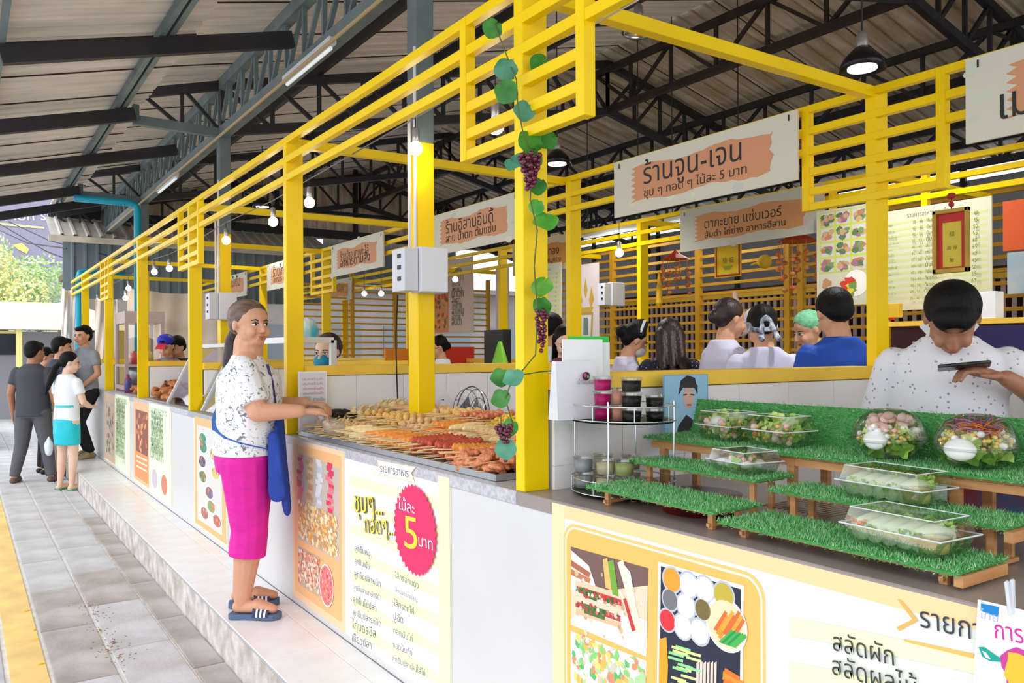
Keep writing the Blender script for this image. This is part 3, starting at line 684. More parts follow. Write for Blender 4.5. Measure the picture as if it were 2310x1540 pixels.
# slippers
NAVY = mat('blue_grey_rubber', (82, 104, 138), .6); NAVYD = mat('navy_rubber', (38, 52, 86), .6); STRW = mat('white_stripe', (236, 240, 248), .6)
for k in 'RL':
    hj, kn, an, toe = J['leg' + k]; d = (toe - an); d.z = 0; d.normalize(); s_ = V3(-d.y, d.x, 0); c = an + d * .065; c.z = 0
    sl_ = thing('slipper', {'R': 'blue striped slide slipper on the woman\'s right foot, nearer the camera', 'L': 'blue striped slide slipper on the woman\'s left foot, half hidden behind the other'}[k], 'slipper', (0, 0, 0))
    M = Matrix.Translation(pw.location) @ Matrix.Rotation(pw.rotation_euler.z, 4, 'Z'); sl_.location = M @ c; sl_.rotation_euler = (0, 0, pw.rotation_euler.z + math.atan2(d.y, d.x))
    b = MB(); prof = [(-.125, .030), (-.11, .040), (-.05, .038), (0, .038), (.06, .048), (.11, .044), (.135, .022)]
    up = [(x, y) for x, y in prof] + [(x, -y) for x, y in prof[::-1]]
    b.poly([(x, y, .004) for x, y in up]); b.poly([(x, y, .030) for x, y in up][::-1])
    for i in range(len(up)): (x0, y0), (x1, y1) = up[i], up[(i + 1) % len(up)]; b.poly([(x0, y0, .004), (x1, y1, .004), (x1, y1, .030), (x0, y0, .030)])
    b.build('sole', NAVY, sl_, local=True)
    b = MB(); sb = MB()
    for i in range(12):
        a0, a1 = math.pi * i / 12, math.pi * (i + 1) / 12
        for (x0, x1, tgt) in ((.005, .022, b), (.022, .032, sb), (.032, .042, b), (.042, .052, sb), (.052, .062, b), (.062, .072, sb), (.072, .085, b)):
            r0 = .050; hz = .064 - (x0 - .005) * .35; tgt.poly([(x0, r0 * math.cos(a0), .02 + hz * math.sin(a0)), (x1, r0 * math.cos(a0), .02 + hz * math.sin(a0)), (x1, r0 * math.cos(a1), .02 + hz * math.sin(a1)), (x0, r0 * math.cos(a1), .02 + hz * math.sin(a1))])
    st_ = b.build('strap', NAVYD, sl_, local=True); o = sb.build('stripe', STRW, st_, local=True)
# thin plastic bag in her hand
bag = thing('plastic_bag', 'thin clear plastic bag in the hand of the woman in magenta trousers', 'bag', (0, 0, 0))
Bq = Blob(); c = (Matrix.Translation(pw.location) @ Matrix.Rotation(pw.rotation_euler.z, 4, 'Z')) @ (J['R'][2] + V3(.10, .02, -.03))
Bq.cap(c, c + V3(.05, -.02, -.05), .022, .045); Bq.cap(c + V3(.05, -.02, -.05), c + V3(.09, -.03, -.06), .045, .03); Bq.go('film', clear_mat('hazy_plastic', (.97, .98, .99), .10, .5), bag, .010, 1)
# ---- the man with a phone inside the near stall
def speck_mat(name, base, dots, sc=60, th=.30):
    m = mat(name, base, .75); N = m.node_tree; b = N.nodes['Principled BSDF']; t = N.nodes.new('ShaderNodeTexCoord'); v = N.nodes.new('ShaderNodeTexVoronoi'); v.inputs['Scale'].default_value = sc
    r = N.nodes.new('ShaderNodeValToRGB'); e = r.color_ramp.elements; e[0].position = th - .06; e[0].color = (*lin(dots), 1); e[1].position = th; e[1].color = (*lin(base), 1)
    N.links.new(t.outputs['Object'], v.inputs[0]); N.links.new(v.outputs['Distance'], r.inputs[0]); N.links.new(r.outputs[0], b.inputs['Base Color']); return m
pm, hp, J, P = person('man in white speckled shirt bowing over a phone behind the salad display', (2.93, 1.56, 0), 210, H=1.66, fat=1.10, eyes=False, hk=.90, nk=1.0, head=(2, 56), lean=.14, skin=SKIND, hair=HAIRB, style='mop', top=speck_mat('white_speckled_shirt', (234, 236, 242), (150, 160, 176), 46, .22), sleeve=.95, hem=.50,
    bottom=mat('dark_jeans', (40, 44, 60), .8), blen=.95, shoe=BLACK, vox=.010, arms={'L': ((.03, .205, .685), (.145, .095, .758), (.170, .035, .775)), 'R': ((.0, -.155, .62), (.08, -.12, .52), (.11, -.11, .50)), 'curl': .9})
for y in (-1, 1): cloth('collar', [P(.030, y * .050, .868), P(.058, y * .036, .850), P(.088, y * .014, .815)], [.012, .017, .010], MATS['white_paper'] if 0 else mat('white_collar', (236, 238, 244), .75), pm, .006, (.6, y * .5, .6))
b = MB(); b.poly([P(.086, -.016, .828), P(.086, .016, .828), P(.092, 0, .790)]); b.build('open_neck', SKIND, pm, local=True)
ph = thing('mobile_phone', 'black mobile phone held flat by the man in the white shirt', 'phone', (0, 0, 0))
Mp = Matrix.Translation(pm.location) @ Matrix.Rotation(pm.rotation_euler.z, 4, 'Z'); c = Mp @ (J['L'][3] + V3(.035, -.025, .012))
b = MB(); b.box(c, (.072, .150, .009), (R(6), R(-12), R(205 + 4)), ); b.build('case', mat('black_phone', (14, 14, 18), .25), ph, bevel=.002)
b = MB(); b.box(c + V3(0, 0, .0055), (.066, .140, .001), (R(6), R(-12), R(209))); b.build('screen', mat('phone_screen', (24, 28, 40), .1), ph)
# ---- the group on the street
KH = mat('khaki_cotton', (178, 160, 138), .8, vary=.06); DG = mat('dark_grey_jeans', (92, 92, 98), .8, vary=.1, scale=6, bump=.3, bscale=20); TS1 = mat('charcoal_tshirt', (66, 68, 76), .8, bump=.2, bscale=14); TS2 = mat('navy_tshirt', (56, 62, 84), .8); TS3 = mat('grey_tshirt', (150, 156, 166), .8, vary=.1, scale=14)
CY1 = mat('turquoise_satin', (10, 196, 214), .4, vary=.1, scale=7, bump=.3, bscale=12); WT = mat('white_uniform', (236, 242, 248), .7); BK = mat('black_cloth', (22, 22, 26), .8); SAN = mat('brown_sandal', (112, 88, 78), .7)
person('man in charcoal T-shirt and grey jeans, back to the camera, leftmost of the street group', (.72, 11.5, -.2), 60, H=1.71, fat=1.12, head=(-25, 6), hair=HAIRB, top=TS1, hem=.47, bottom=DG, blen=.97, shoe=SAN, vox=.016, skin=SKIND,
       legs={'L': ((.02, .085, .275), (-.02, .12, .04), (.08, .14, .015)), 'R': ((.03, -.08, .275), (.03, -.11, .04), (.13, -.12, .015))}, topname='tshirt')
person('man half hidden between the charcoal and navy T-shirts, face turned to the stalls', (.90, 12.3, -.2), 10, H=1.64, head=(-30, 10), top=BK, hem=.5, bottom=BK, blen=.97, shoe=BLACK, vox=.018, topname='tshirt')
person('man in navy T-shirt and khaki trousers leaning toward the stalls', (1.00, 11.95, -.2), 20, H=1.77, head=(-30, 8), lean=.08, top=TS2, hem=.47, bottom=KH, blen=.97, shoe=BLACK, vox=.016, topname='tshirt')
gr, hp, J, P = person('girl in white top, turquoise skirt and black ponytail on the street', (1.00, 10.62, -.2), 35, H=1.575, fat=.97, head=(-45, 12), skin=SKINL, hair=HAIRB, style='ponytail', top=WT, hem=.50, sleeve=.6, bottom=CY1, botname='skirt', blen=.33, vox=.014,
    arms={'R': ((.02, -.14, .64), (.12, -.10, .60), (.155, -.08, .60)), 'L': ((.03, .13, .64), (.12, .08, .60), (.15, .06, .60))}, topname='blouse')
b = Blob(); b.loft([(P(0, 0, .602), .073 * 1.5, .099 * 1.5), (P(0, 0, .620), .072 * 1.5, .097 * 1.5)], 20); b.build('belt', mat('teal_belt', (70, 200, 200), .5), gr, local=True)
for k in 'RL':
    an, toe = J['leg' + k][2], J['leg' + k][3]; b = MB(); m_ = (an + toe) / 2; b.box((m_.x, m_.y, .008), (.22, .085, .016)); b.build('sandal_sole', mat('pink_green_sandal', (40, 160, 120), .5), gr, local=True)
person('man in grey T-shirt and black trousers facing the camera at the far stall', (1.36, 12.0, 0), 212, H=1.72, fat=1.0, head=(10, 6), lean=.04, top=TS3, hem=.50, bottom=BK, blen=.97, shoe=mat('beige_shoe', (180, 160, 120), .7), vox=.016, skin=SKIN, topname='tshirt',
       arms={'R': ((.02, -.15, .64), (.09, -.02, .55), (.10, .02, .53)), 'L': ((.02, .15, .64), (.09, .05, .54), (.10, .01, .52))}, legs={'R': ((.03, -.10, .28), (-.06, -.06, .04), (.05, -.06, .015)), 'L': ((.08, .02, .28), (.0, .05, .04), (.10, .06, .015))})
0 and person('person in white at the left edge, behind the charcoal T-shirt', (.40, 13.6, -.2), 70, H=1.58, top=WT, bottom=BK, blen=.97, shoe=BLACK, vox=.02)
b = Blob(); c = onY(110, 985, 11.25); b.cap(c, c + V3(0, 0, -.10), .012, .07, .7); b.cap(c + V3(0, 0, -.10), c + V3(0, 0, -.17), .07, .06, .7); o = thing('shopping_bag', 'small white plastic bag with blue base held by the man in charcoal', 'bag', c); o2 = b.go('film', mat('white_blue_bag', (222, 240, 248), .5), None, .01, 1); o2.data.transform(Matrix.Translation(-c)); o2.parent = o
# ---- vendors
vc, hp, J, P = person('vendor in a blue and red cap behind the fried chicken pile', (1.90, 9.62, 0), 236, H=1.56, head=(0, 22), style='short', top=mat('grey_vendor_shirt', (120, 124, 130), .8), sleeve=.8, bottom=BK, blen=.97, vox=.015, skin=SKIN)
b = Blob(); b.ball(hp(-.004, 0, .040), (.100, .088, .075), 16); o = b.go('cap', mat('blue_cap', (36, 40, 200), .6), vc, .011, 2)
b = MB(); b.box(hp(.075, 0, .030), (.09, .10, .012), (0, R(35), 0)); b.build('cap_peak', mat('red_cap_peak', (224, 50, 60), .6), vc, local=True, bevel=.003)
for y in (-.05, .05): cloth('apron_strap', [P(.05, y, .83), P(.075, y, .76), P(.08, y, .70)], .014, mat('red_strap', (200, 40, 60), .7), vc, .006, (1, 0, 0))
person('dark-haired vendor beside the one in the cap, face behind the yellow post', (2.05, 9.72, 0), 215, H=1.55, head=(0, 25), style='short', top=BK, bottom=BK, blen=.97, vox=.017)
vm, hp, J, P = person('vendor wearing a teal face mask peering over the partition', (1.98, 5.05, 0), 218, H=1.47, head=(0, 10), style='bun', hair=HAIRD, top=mat('dark_vendor_top', (60, 50, 60), .8), bottom=BK, blen=.97, vox=.011, skin=SKINL)
b = Blob(); b.ball(hp(.034, 0, -.032), (.064, .068, .058), 14); b.go('face_mask', mat('teal_mask', (30, 136, 170), .7), vm, .008, 1, cuts=[(hp(.02, 0, -.006), (0, 0, 1))])
gl, hp, J, P = person('woman in glasses and white blouse sitting in front of the red board', (4.28, 7.7, 0), 165, H=1.525, head=(0, 16), style='tied', hair=HAIRB, top=WT, bottom=BK, blen=.97, vox=.014)
b = MB()
for y in (-.026, .026): b.tube([hp(.058, y / 1.5 * 1.0 + .014 * math.cos(a), .003 + .010 * math.sin(a)) for a in [i * .785 for i in range(9)]], .002, 5)
b.tube([hp(.056, -.036, .004), hp(.0, -.05, .004)], .002, 5); b.tube([hp(.056, .036, .004), hp(.0, .05, .004)], .002, 5); b.build('glasses', BLACK, gl, local=True)
# ---- customers and staff in the aisle
LAV = mat('pale_lavender_uniform', (214, 214, 240), .7, vary=.04)
def aisle(label, px, topy, X, face, **k):
    k.setdefault('head', (0, 28))
    p = onX(px, topy, X); return person(label, (p.x, p.y, 0), face, H=p.z * 1.05, **k)
aisle('woman in a pale uniform with hair in a clip, turned right in the aisle', 1632, 703, 4.2, -18, style='tied', hair=HAIRD, top=LAV, bottom=BK, blen=.97, head=(0, 15), vox=.012)
bd, hp, J, P = aisle('cook in white cap and knotted blue bandana, back to the camera', 1725, 716, 4.05, 54, style='short', top=LAV, bottom=BK, blen=.97, vox=.012)
b = Blob(); b.ball(hp(0, 0, .042), (.108, .100, .072), 16); b.go('white_cap', mat('white_cap_cloth', (226, 226, 244), .8, bump=.4, bscale=20), bd, .010, 1)
b = Blob(); b.loft([(hp(-.008, 0, -.022), .098, .090), (hp(-.006, 0, .020), .102, .094)], 18); b.cap(hp(-.062, .014, 0), hp(-.072, .028, -.085), .012, .022, .4, (1, 0, 0)); b.cap(hp(-.062, -.014, 0), hp(-.072, -.028, -.085), .012, .022, .4, (1, 0, 0)); b.ball(hp(-.066, 0, .0), .022, 10)
b.go('bandana', mat('blue_white_bandana', (22, 36, 76), .8, scale=28, rgb2=(206, 214, 226)), bd, .008, 1)
hn, hp, J, P = aisle('cook in a green hair net looking down, left of the man in blue', 1842, 726, 4.75, 160, style='none', top=WT, bottom=BK, blen=.97, head=(0, 24), vox=.012, skin=SKIN)
b = Blob(); b.ball(hp(-.012, 0, .026), (.102, .092, .092), 16); b.go('hair_net', mat('green_net', (120, 196, 150), .7, vary=.2, scale=50), hn, .010, 1, cuts=[(hp(.035, 0, .02), (1, 0, -.6))])
aisle('man in a royal blue shirt, back to the camera, in the aisle', 1895, 682, 3.95, 60, style='short', top=mat('royal_blue_shirt', (16, 76, 184), .7, vary=.06), bottom=BK, blen=.97, vox=.012, fat=1.08, skin=SKIN)
aisle('woman with long brown hair in a navy dotted top, back to the camera', 1512, 742, 4.2, 52, style='long', hair=HAIRD, top=speck_mat('navy_dotted_cloth', (20, 22, 46), (200, 204, 220), 40, .20), bottom=BK, blen=.97, vox=.012)
ns, hp, J, P = aisle('woman in a black and white striped cap and face mask', 1412, 752, 4.1, -25, style='bun', top=LAV, bottom=BK, blen=.97, vox=.012, skin=SKIN)
for q, m_ in ((-.012, BLACK), (.0, WT), (.012, BLACK)):
    b = Blob(); b.loft([(hp(-.006 + q, 0, .030), .05, .086), (hp(-.012 + q, 0, .098), .030, .070)], 16); b.build('cap_band', m_, ns, local=True)
b = Blob(); b.ball(hp(.036, 0, -.028), (.064, .066, .052), 12); b.go('face_mask', WT, ns, .009, 1, cuts=[(hp(.02, 0, -.008), (0, 0, 1))])
aisle('woman with black tied hair and white top, left of the paper bag', 1237, 730, 3.9, 10, style='tied', top=WT, bottom=BK, blen=.97, vox=.012, head=(0, 15))
aisle('girl with long black hair, face half hidden by the paper bag', 1275, 755, 3.75, 235, style='long', top=mat('maroon_check', (120, 60, 80), .8, vary=.4, scale=40), bottom=BK, blen=.97, vox=.012, skin=SKINL)
# ================================================================== printed banners on the counter fronts and hanging signs
CREAM = (250, 246, 226); LYEL = (246, 244, 200); ORG = (255, 190, 100); ORG2 = (252, 214, 160); INK = (52, 62, 74)
def fX(x): return lambda px, py: onX(px, py, x)
def rnd_food(p, x0, y0, x1, y1, x2, y2, x3, y3, cols, n, r, layer, wob=.25):
    """scatter of printed food blobs inside the pixel quad (x0,y0) TL, TR, BR, BL"""
    for _ in range(n):
        u, v = random.random(), random.random()
        tx = (x0 * (1 - u) + x1 * u) * (1 - v) + (x3 * (1 - u) + x2 * u) * v; ty = (y0 * (1 - u) + y1 * u) * (1 - v) + (y3 * (1 - u) + y2 * u) * v
        p.disc((tx, ty), r * random.uniform(.6, 1.2), random.choice(cols), 9, layer=layer + random.choice((0, 1, 2)) * .3, sx=random.uniform(.6, 1.3), sy=random.uniform(.6, 1.3), wob=wob)
def board_back(name, label, x, px0, px1, z0, z1, th=.006, cat='banner', py=900, m=None):
    a = onX(px0, py, x); b_ = onX(px1, py, x); t = thing(name, label, cat, (x, (a.y + b_.y) / 2, z0))
    b = MB(); b.mm(x, x + th, min(a.y, b_.y), max(a.y, b_.y), z0, z1); b.build('backing_sheet', m or mat('banner_vinyl', (240, 236, 216), .6), t); return t, max(a.y, b_.y), min(a.y, b_.y)
NX = (-1, 0, 0)
def uv(x, ya, yb, z0, z1):
    """plane helper in banner units: u 0..1 from its left edge (ya) to right (yb), v 0..1 from top down"""
    return lambda u, v: Vector((x, ya + (yb - ya) * u, z1 + (z0 - z1) * v))
# --- near banner: sandwiches and salads, orange panel on cream
X1 = 1.4935
t = thing('menu_banner', 'cream menu banner with orange panel and sandwich photo under the salad display', 'banner', (X1, 1.0, .05))
b = MB(); b.mm(X1, X1 + .006, -1.1, 2.005, .04, .893); b.build('backing_sheet', mat('banner_vinyl', (240, 236, 216), .6), t)
p = Print(fX(X1), NX)
f = uv(X1, 2.005, -1.1, .04, .893); p.fn = f
p.R((0, 0), (1, 0), (1, 1), (0, 1), (232, 234, 224), 1)
p.R((0, 0), (1, 0), (1, .045), (0, .045), ORG2, 2); p.R((0, 0), (.02, 0), (.02, 1), (0, 1), (255, 222, 176), 2)
p.fn = fX(X1)
def rrect(y0, y1, z0, z1, r, n=6, cor=(1, 1, 1, 1)):
    pts = []
    for (cy, cz, a0, on) in ((y0 - r, z1 - r, 90, cor[0]), (y1 + r, z1 - r, 0, cor[1]), (y1 + r, z0 + r, -90, cor[2]), (y0 - r, z0 + r, 180, cor[3])):
        for i in range(n + 1):
            a = R(a0 - (i * 90 / n)) if False else R(a0 + 90 - 90 - i * 90 / n)
            a = R(a0 - i * 90 / n)
            pts.append(Vector((X1, cy - r * math.cos(a), cz + r * math.sin(a))))
    return pts
def PW(p, pts, col, layer): p.k = layer; p.poly([q + p.off() for q in pts], col)
ya = onX(1272, 1180, X1).y; yb = onX(1727, 1300, X1).y
def rr(y0, y1, z0, z1, r):
    out = []
    for cy, cz, a0 in ((y0 - r, z1 - r, 180), (y1 + r, z1 - r, 90), (y1 + r, z0 + r, 0), (y0 - r, z0 + r, -90)):
        for i in range(7):
            a = R(a0 - 15 * i); out.append(Vector((X1, cy - math.cos(a) * r, cz + math.sin(a) * r)))
    return out
PW(p, rr(ya, yb, .10, .845, .055), (255, 200, 120), 2); PW(p, rr(ya - .008, yb + .008, .108, .837, .050), (255, 240, 210), 3); PW(p, rr(ya - .014, yb + .014, .114, .831, .046), (255, 192, 100), 4)
# sandwich photograph
p.R((1289, 1232), (1464, 1281), (1460, 1480), (1290, 1408), (120, 92, 84), 5)
p.P([(1290, 1325), (1380, 1330), (1463, 1320), (1460, 1480), (1290, 1408)], (238, 214, 186), 6); p.P([(1290, 1395), (1345, 1350), (1462, 1400), (1460, 1480), (1290, 1408)], (250, 246, 240), 7)
p.P([(1290, 1240), (1330, 1275), (1345, 1320), (1310, 1335), (1290, 1330)], (236, 232, 228), 7); p.P([(1290, 1262), (1335, 1292), (1330, 1302), (1290, 1276)], (176, 104, 70), 8); p.P([(1290, 1282), (1335, 1305), (1332, 1315), (1290, 1296)], (196, 124, 84), 8)
for (a, b_, c_, d_, col) in (((1300, 1308), (1402, 1338), (1404, 1350), (1300, 1320), (236, 206, 170)), ((1308, 1322), (1404, 1352), (1404, 1366), (1308, 1336), (214, 60, 60)), ((1318, 1326), (1350, 1336), (1348, 1356), (1318, 1344), (70, 110, 60)), ((1300, 1342), (1404, 1372), (1404, 1384), (1300, 1354), (240, 214, 184)),
                             ((1304, 1356), (1402, 1388), (1402, 1402), (1304, 1368), (190, 70, 66)), ((1320, 1360), (1370, 1376), (1366, 1398), (1320, 1382), (74, 120, 62)), ((1302, 1372), (1404, 1404), (1402, 1416), (1302, 1384), (226, 190, 150)), ((1402, 1330), (1450, 1420), (1436, 1428), (1396, 1350), (244, 224, 196)), ((1395, 1268), (1408, 1262), (1452, 1420), (1440, 1424), (246, 230, 206)), ((1372, 1266), (1386, 1262), (1398, 1345), (1384, 1340), (120, 170, 60)), ((1362, 1260), (1372, 1258), (1382, 1330), (1368, 1325), (240, 190, 110)), ((1406, 1268), (1424, 1290), (1436, 1360), (1424, 1350), (250, 250, 246)), ((1408, 1350), (1414, 1348), (1436, 1420), (1428, 1424), (200, 60, 60))):
    p.R(a, b_, c_, d_, col, 8 + random.random())
for i in range(70):
    q = (random.uniform(1300, 1400), 0); yy = 1312 + (q[0] - 1300) * .30 + random.choice((16, 20, 46, 52)) + random.uniform(-6, 6); p.disc((q[0], yy), random.uniform(.003, .007), random.choice(((90, 130, 60), (60, 96, 50), (200, 60, 60), (226, 120, 100), (246, 226, 196))), 7, 10 + random.random())
for i in range(40): p.disc((random.uniform(1300, 1455), random.uniform(1290, 1440)), random.uniform(.004, .010), random.choice(((250, 240, 226), (236, 214, 186), (222, 186, 150), (200, 160, 130))), 7, 7.2 + random.random() * .6)
# lower left photograph of salad rolls
p.R((1289, 1422), (1460, 1490), (1457, 1600), (1289, 1580), (244, 232, 228), 5)
rnd_food(p, 1295, 1428, 1452, 1494, 1450, 1600, 1295, 1580, [(90, 190, 110), (250, 220, 120), (240, 150, 110), (250, 240, 236), (246, 200, 190), (140, 210, 120), (240, 190, 90), (236, 226, 220), (180, 220, 160)], 240, .012, 6)
# dips and vegetables photograph
p.R((1487, 1266), (1680, 1320), (1676, 1640), (1483, 1620), (250, 250, 252), 5); p.R((1493, 1276), (1674, 1328), (1670, 1640), (1489, 1620), (38, 44, 62), 6)
for (cx, cy, rad, col) in ((1518, 1307, .031, (232, 160, 50)), (1556, 1318, .031, (240, 244, 244)), (1592, 1328, .031, (246, 248, 248)), (1635, 1342, .031, (196, 176, 60)), (1514, 1352, .027, (120, 118, 122)), (1550, 1366, .031, (232, 238, 232)), (1588, 1374, .026, (120, 106, 60)), (1508, 1398, .028, (224, 50, 60)), (1543, 1412, .031, (240, 242, 242)), (1580, 1424, .031, (244, 246, 244))):
    p.disc((cx, cy), rad * 1.12, (190, 198, 206), 20, 7); p.disc((cx, cy), rad * .95, col, 20, 7.6)
p.disc((1640, 1408), .064, (232, 232, 226), 26, 7); p.disc((1640, 1408), .057, (250, 220, 180), 26, 7.5)
for i in range(9): q = (1612 + i * 5, 1398 + (i % 3) * 9); p.P([(q[0], q[1] + 20), (q[0] + 26, q[1] - 22), (q[0] + 32, q[1] - 16), (q[0] + 8, q[1] + 24)], random.choice(((236, 150, 40), (240, 170, 60), (226, 110, 50))), 8 + i * .1)
for i in range(6): q = (1624 + i * 6, 1430 + i * 2); p.P([(q[0], q[1] + 16), (q[0] + 30, q[1] - 12), (q[0] + 34, q[1] - 4), (q[0] + 8, q[1] + 20)], random.choice(((40, 150, 70), (70, 180, 80))), 9.5 + i * .1)
p.P([(1490, 1440), (1506, 1436), (1510, 1500), (1506, 1590), (1488, 1590)], (244, 166, 40), 8)
for i in range(22): q = (1510 + random.random() * 46, 1452 + random.random() * 110); p.P([(q[0], q[1]), (q[0] + 34, q[1] + 10), (q[0] + 33, q[1] + 16), (q[0] - 1, q[1] + 6)], random.choice(((110, 196, 130), (150, 220, 150), (220, 236, 150))), 8 + random.random())
for i in range(6): q = 1574 + i * 8; p.R((q, 1494), (q + 6, 1490), (q + 4, 1600), (q - 2, 1600), (238, 214, 200), 8 + random.random())
for i in range(10): q = (1626 + random.random() * 24, 1498 + random.random() * 60); p.P([(q[0], q[1]), (q[0] + 34, q[1] + 20), (q[0] + 32, q[1] + 30), (q[0] - 2, q[1] + 10)], random.choice(((246, 150, 50), (236, 120, 40))), 8 + random.random())
# menu text side
p.P([(1782, 1390), (1960, 1425), (2300, 1500), (2300, 1540), (1960, 1466), (1782, 1432)], LYEL, 2); p.P([(1782, 1490), (2000, 1535), (2300, 1590), (2300, 1640), (1782, 1545)], LYEL, 2)
p.P([(2026, 1350), (2034, 1352), (2073, 1398), (2030, 1422), (2024, 1414), (2060, 1396)], (238, 180, 90), 4); p.P([(2040, 1440), (2200, 1474), (2198, 1484), (2042, 1446)], (240, 190, 96), 4)
p.text('รายการอาหาร', (2078, 1412), (2420, 1496), INK, 1.15, 5)
for s_, a, b_ in (('สลัดผัก', (1883, 1464), (2021, 1500)), ('สลัดผลไม้', (1882, 1518), (2075, 1572))): p.text(s_, a, b_, (60, 66, 60), 1.1, 5)
for i in range(0):   # faint doodles in the margin
    c = (random.uniform(1740, 2280), 0); yy = 1290 + (c[0] - 1725) * .235 + random.uniform(0, 60); p.disc((c[0], yy), random.uniform(.006, .016), (238, 236, 214), 12, 3 + random.random() * .1)
p.build('printed_menu', PRINT, t)
# --- skewer banner with the red 5 baht star
t = thing('menu_banner', 'skewer stall menu banner with a red star reading 5 baht', 'banner', (X1, 3.5, .04))
y0_, y1_ = onX(660, 1100, X1).y, onX(1015, 1200, X1).y
b = MB(); b.mm(X1, X1 + .006, y1_, y0_, .035, .888); b.build('backing_sheet', MATS['banner_vinyl'], t)
p = Print(fX(X1), NX); f = uv(X1, y0_, y1_, .035, .888)
p.fn = f; p.R((0, 0), (1, 0), (1, 1), (0, 1), (250, 250, 244), 1); p.R((0, .0), (.425, .0), (.425, 1), (0, 1), (252, 212, 170), 2); p.R((.02, .03), (.40, .03), (.40, .955), (.02, .955), (248, 190, 130), 2.5)
for i in range(7): p.R((.46, .12 + i * .13), (.97, .10 + i * .13), (.97, .155 + i * .13), (.46, .175 + i * .13), (240, 246, 200), 2.2)
p.R((.95, 0), (1, 0), (1, 1), (.95, 1), (252, 228, 196), 2.4)
p.R((.05, .07), (.385, .10), (.385, .62), (.05, .62), (206, 190, 176), 3); p.R((.05, .66), (.24, .66), (.24, .90), (.05, .90), (206, 180, 150), 3)
for k in range(4):
    for i in range(14):
        cols = [[(214, 60, 90), (236, 120, 130)], [(214, 160, 110), (236, 196, 150)], [(226, 226, 230), (206, 206, 214)], [(226, 70, 100), (240, 130, 140)]][k]
        u0 = .07 + k * .08; p.k = 4 + i * .02; c = f(u0 + random.uniform(-.01, .02), .10 + i * .02); p.poly([c + Vector((0, dy, dz)) + p.off() for dy, dz in ((.034, .013), (-.034, .011), (-.030, -.013), (.032, -.011))], random.choice(cols))
def blobs(p, f, u0, u1, v0, v1, cols, n, r, lay):
    for i in range(n):
        c = f(random.uniform(u0, u1), random.uniform(v0, v1)); p.k = lay + random.random(); q = []
        for j in range(8): a = j * .785; w_ = r * random.uniform(.6, 1.2); q.append(c + Vector((0, math.cos(a) * w_ * 1.3, math.sin(a) * w_)) + p.off())
        p.poly(q, random.choice(cols))
blobs(p, f, .06, .37, .38, .60, [(240, 190, 110), (250, 220, 150), (230, 160, 90), (250, 236, 200), (214, 170, 110), (196, 150, 110), (250, 230, 180)], 420, .013, 4.5)
blobs(p, f, .06, .23, .68, .88, [(240, 170, 140), (250, 220, 200), (236, 110, 80), (246, 240, 220), (200, 190, 160), (226, 140, 110)], 220, .012, 4.5)
c = f(.29, .80); p.k = 6; p.poly([c + Vector((0, .095 * math.cos(a * .26), .105 * math.sin(a * .26))) + p.off() for a in range(24)], (252, 240, 230)); p.k = 6.5; p.poly([c + Vector((0, .087 * math.cos(a * .26), .097 * math.sin(a * .26))) + p.off() for a in range(24)], (236, 130, 130))
for i in range(60):
    a, r_ = random.uniform(0, 6.28), .075 * math.sqrt(random.random()); q = c + Vector((0, r_ * math.cos(a), r_ * 1.15 * math.sin(a))); p.k = 7 + random.random(); s_ = random.uniform(.005, .010); p.poly([q + Vector((0, s_, 0)) + p.off(), q + Vector((0, 0, s_)) + p.off(), q + Vector((0, -s_, 0)) + p.off(), q + Vector((0, 0, -s_)) + p.off()], random.choice(((214, 70, 80), (240, 160, 120), (250, 200, 160), (226, 90, 100))))
p.fn = fX(X1)
p.P([(853, 1037), (940, 1053), (930, 1066), (938, 1088), (846, 1070), (856, 1054)], (246, 226, 200), 4); p.P([(857, 1041), (934, 1055), (925, 1067), (931, 1083), (852, 1066), (861, 1054)], (252, 250, 240), 5)
p.text('รายการอาหาร', (860, 1063), (924, 1076), (90, 90, 96), .9, 6)
for dx, dy, cc, ly in ((2, 2, (90, 84, 60), 5), (0, 0, (238, 226, 50), 6)):
    p.text('ชุบๆ...', (803 + dx, 1152 + dy), (866 + dx, 1160 + dy), cc, 1.0, ly); p.text('ทอดๆ...', (826 + dx, 1199 + dy), (894 + dx, 1206 + dy), cc, 1.0, ly + .2)
c = onX(939, 1194, X1); p.k = 5; star = []
for i in range(72): a = i * math.pi / 36; r_ = (.182 if i % 2 else .168); star.append(c + Vector((0, r_ * math.cos(a) * 1.02, r_ * 1.0 * math.sin(a))) + p.off())
p.poly(star, (240, 44, 100))
p.text('ไม้ละ', (903, 1146), (940, 1160), (250, 250, 250), .8, 6); p.text('5', (918, 1232), (948, 1241), (250, 236, 60), .62, 6); p.text('บาท', (950, 1230), (982, 1240), (250, 250, 250), .8, 6)
left = ['ลูกชิ้นหมู', 'ลูกชิ้นเนื้อ', 'ลูกชิ้นปลาหมึก', 'ลูกชิ้นสามกษัตริย์', 'ลูกชิ้นไข่ปลา', 'ลูกชิ้นปลาระเบิด', 'ไก่บอลชีส', 'เกี๊ยวปลา']
for i, s_ in enumerate(left): p.text(s_, (806, 1240 + i * 29), (806 + (34, 34, 60, 58, 52, 64, 54, 44)[i], 1240 + i * 29 + (34, 34, 60, 58, 52, 64, 54, 44)[i] * .42), (92, 92, 84), .78, 5)
right = ['ไส้กรอกแดง', 'ไส้กรอกแดงใหญ่', 'ไส้กรอกไก่', 'ปูอัด', 'ทอดมันไก่', 'ทอดมันกุ้ง', 'ลูกชิ้นปลาเส้นใส่ไข่']
for i, s_ in enumerate(right): p.text(s_, (904, 1300 + i * 31), (904 + (54, 52, 46, 22, 44, 44, 74)[i], 1300 + i * 31 + (54, 52, 46, 22, 44, 44, 74)[i] * .46), (84, 84, 92), .78, 5)
p.build('printed_menu', PRINT, t)
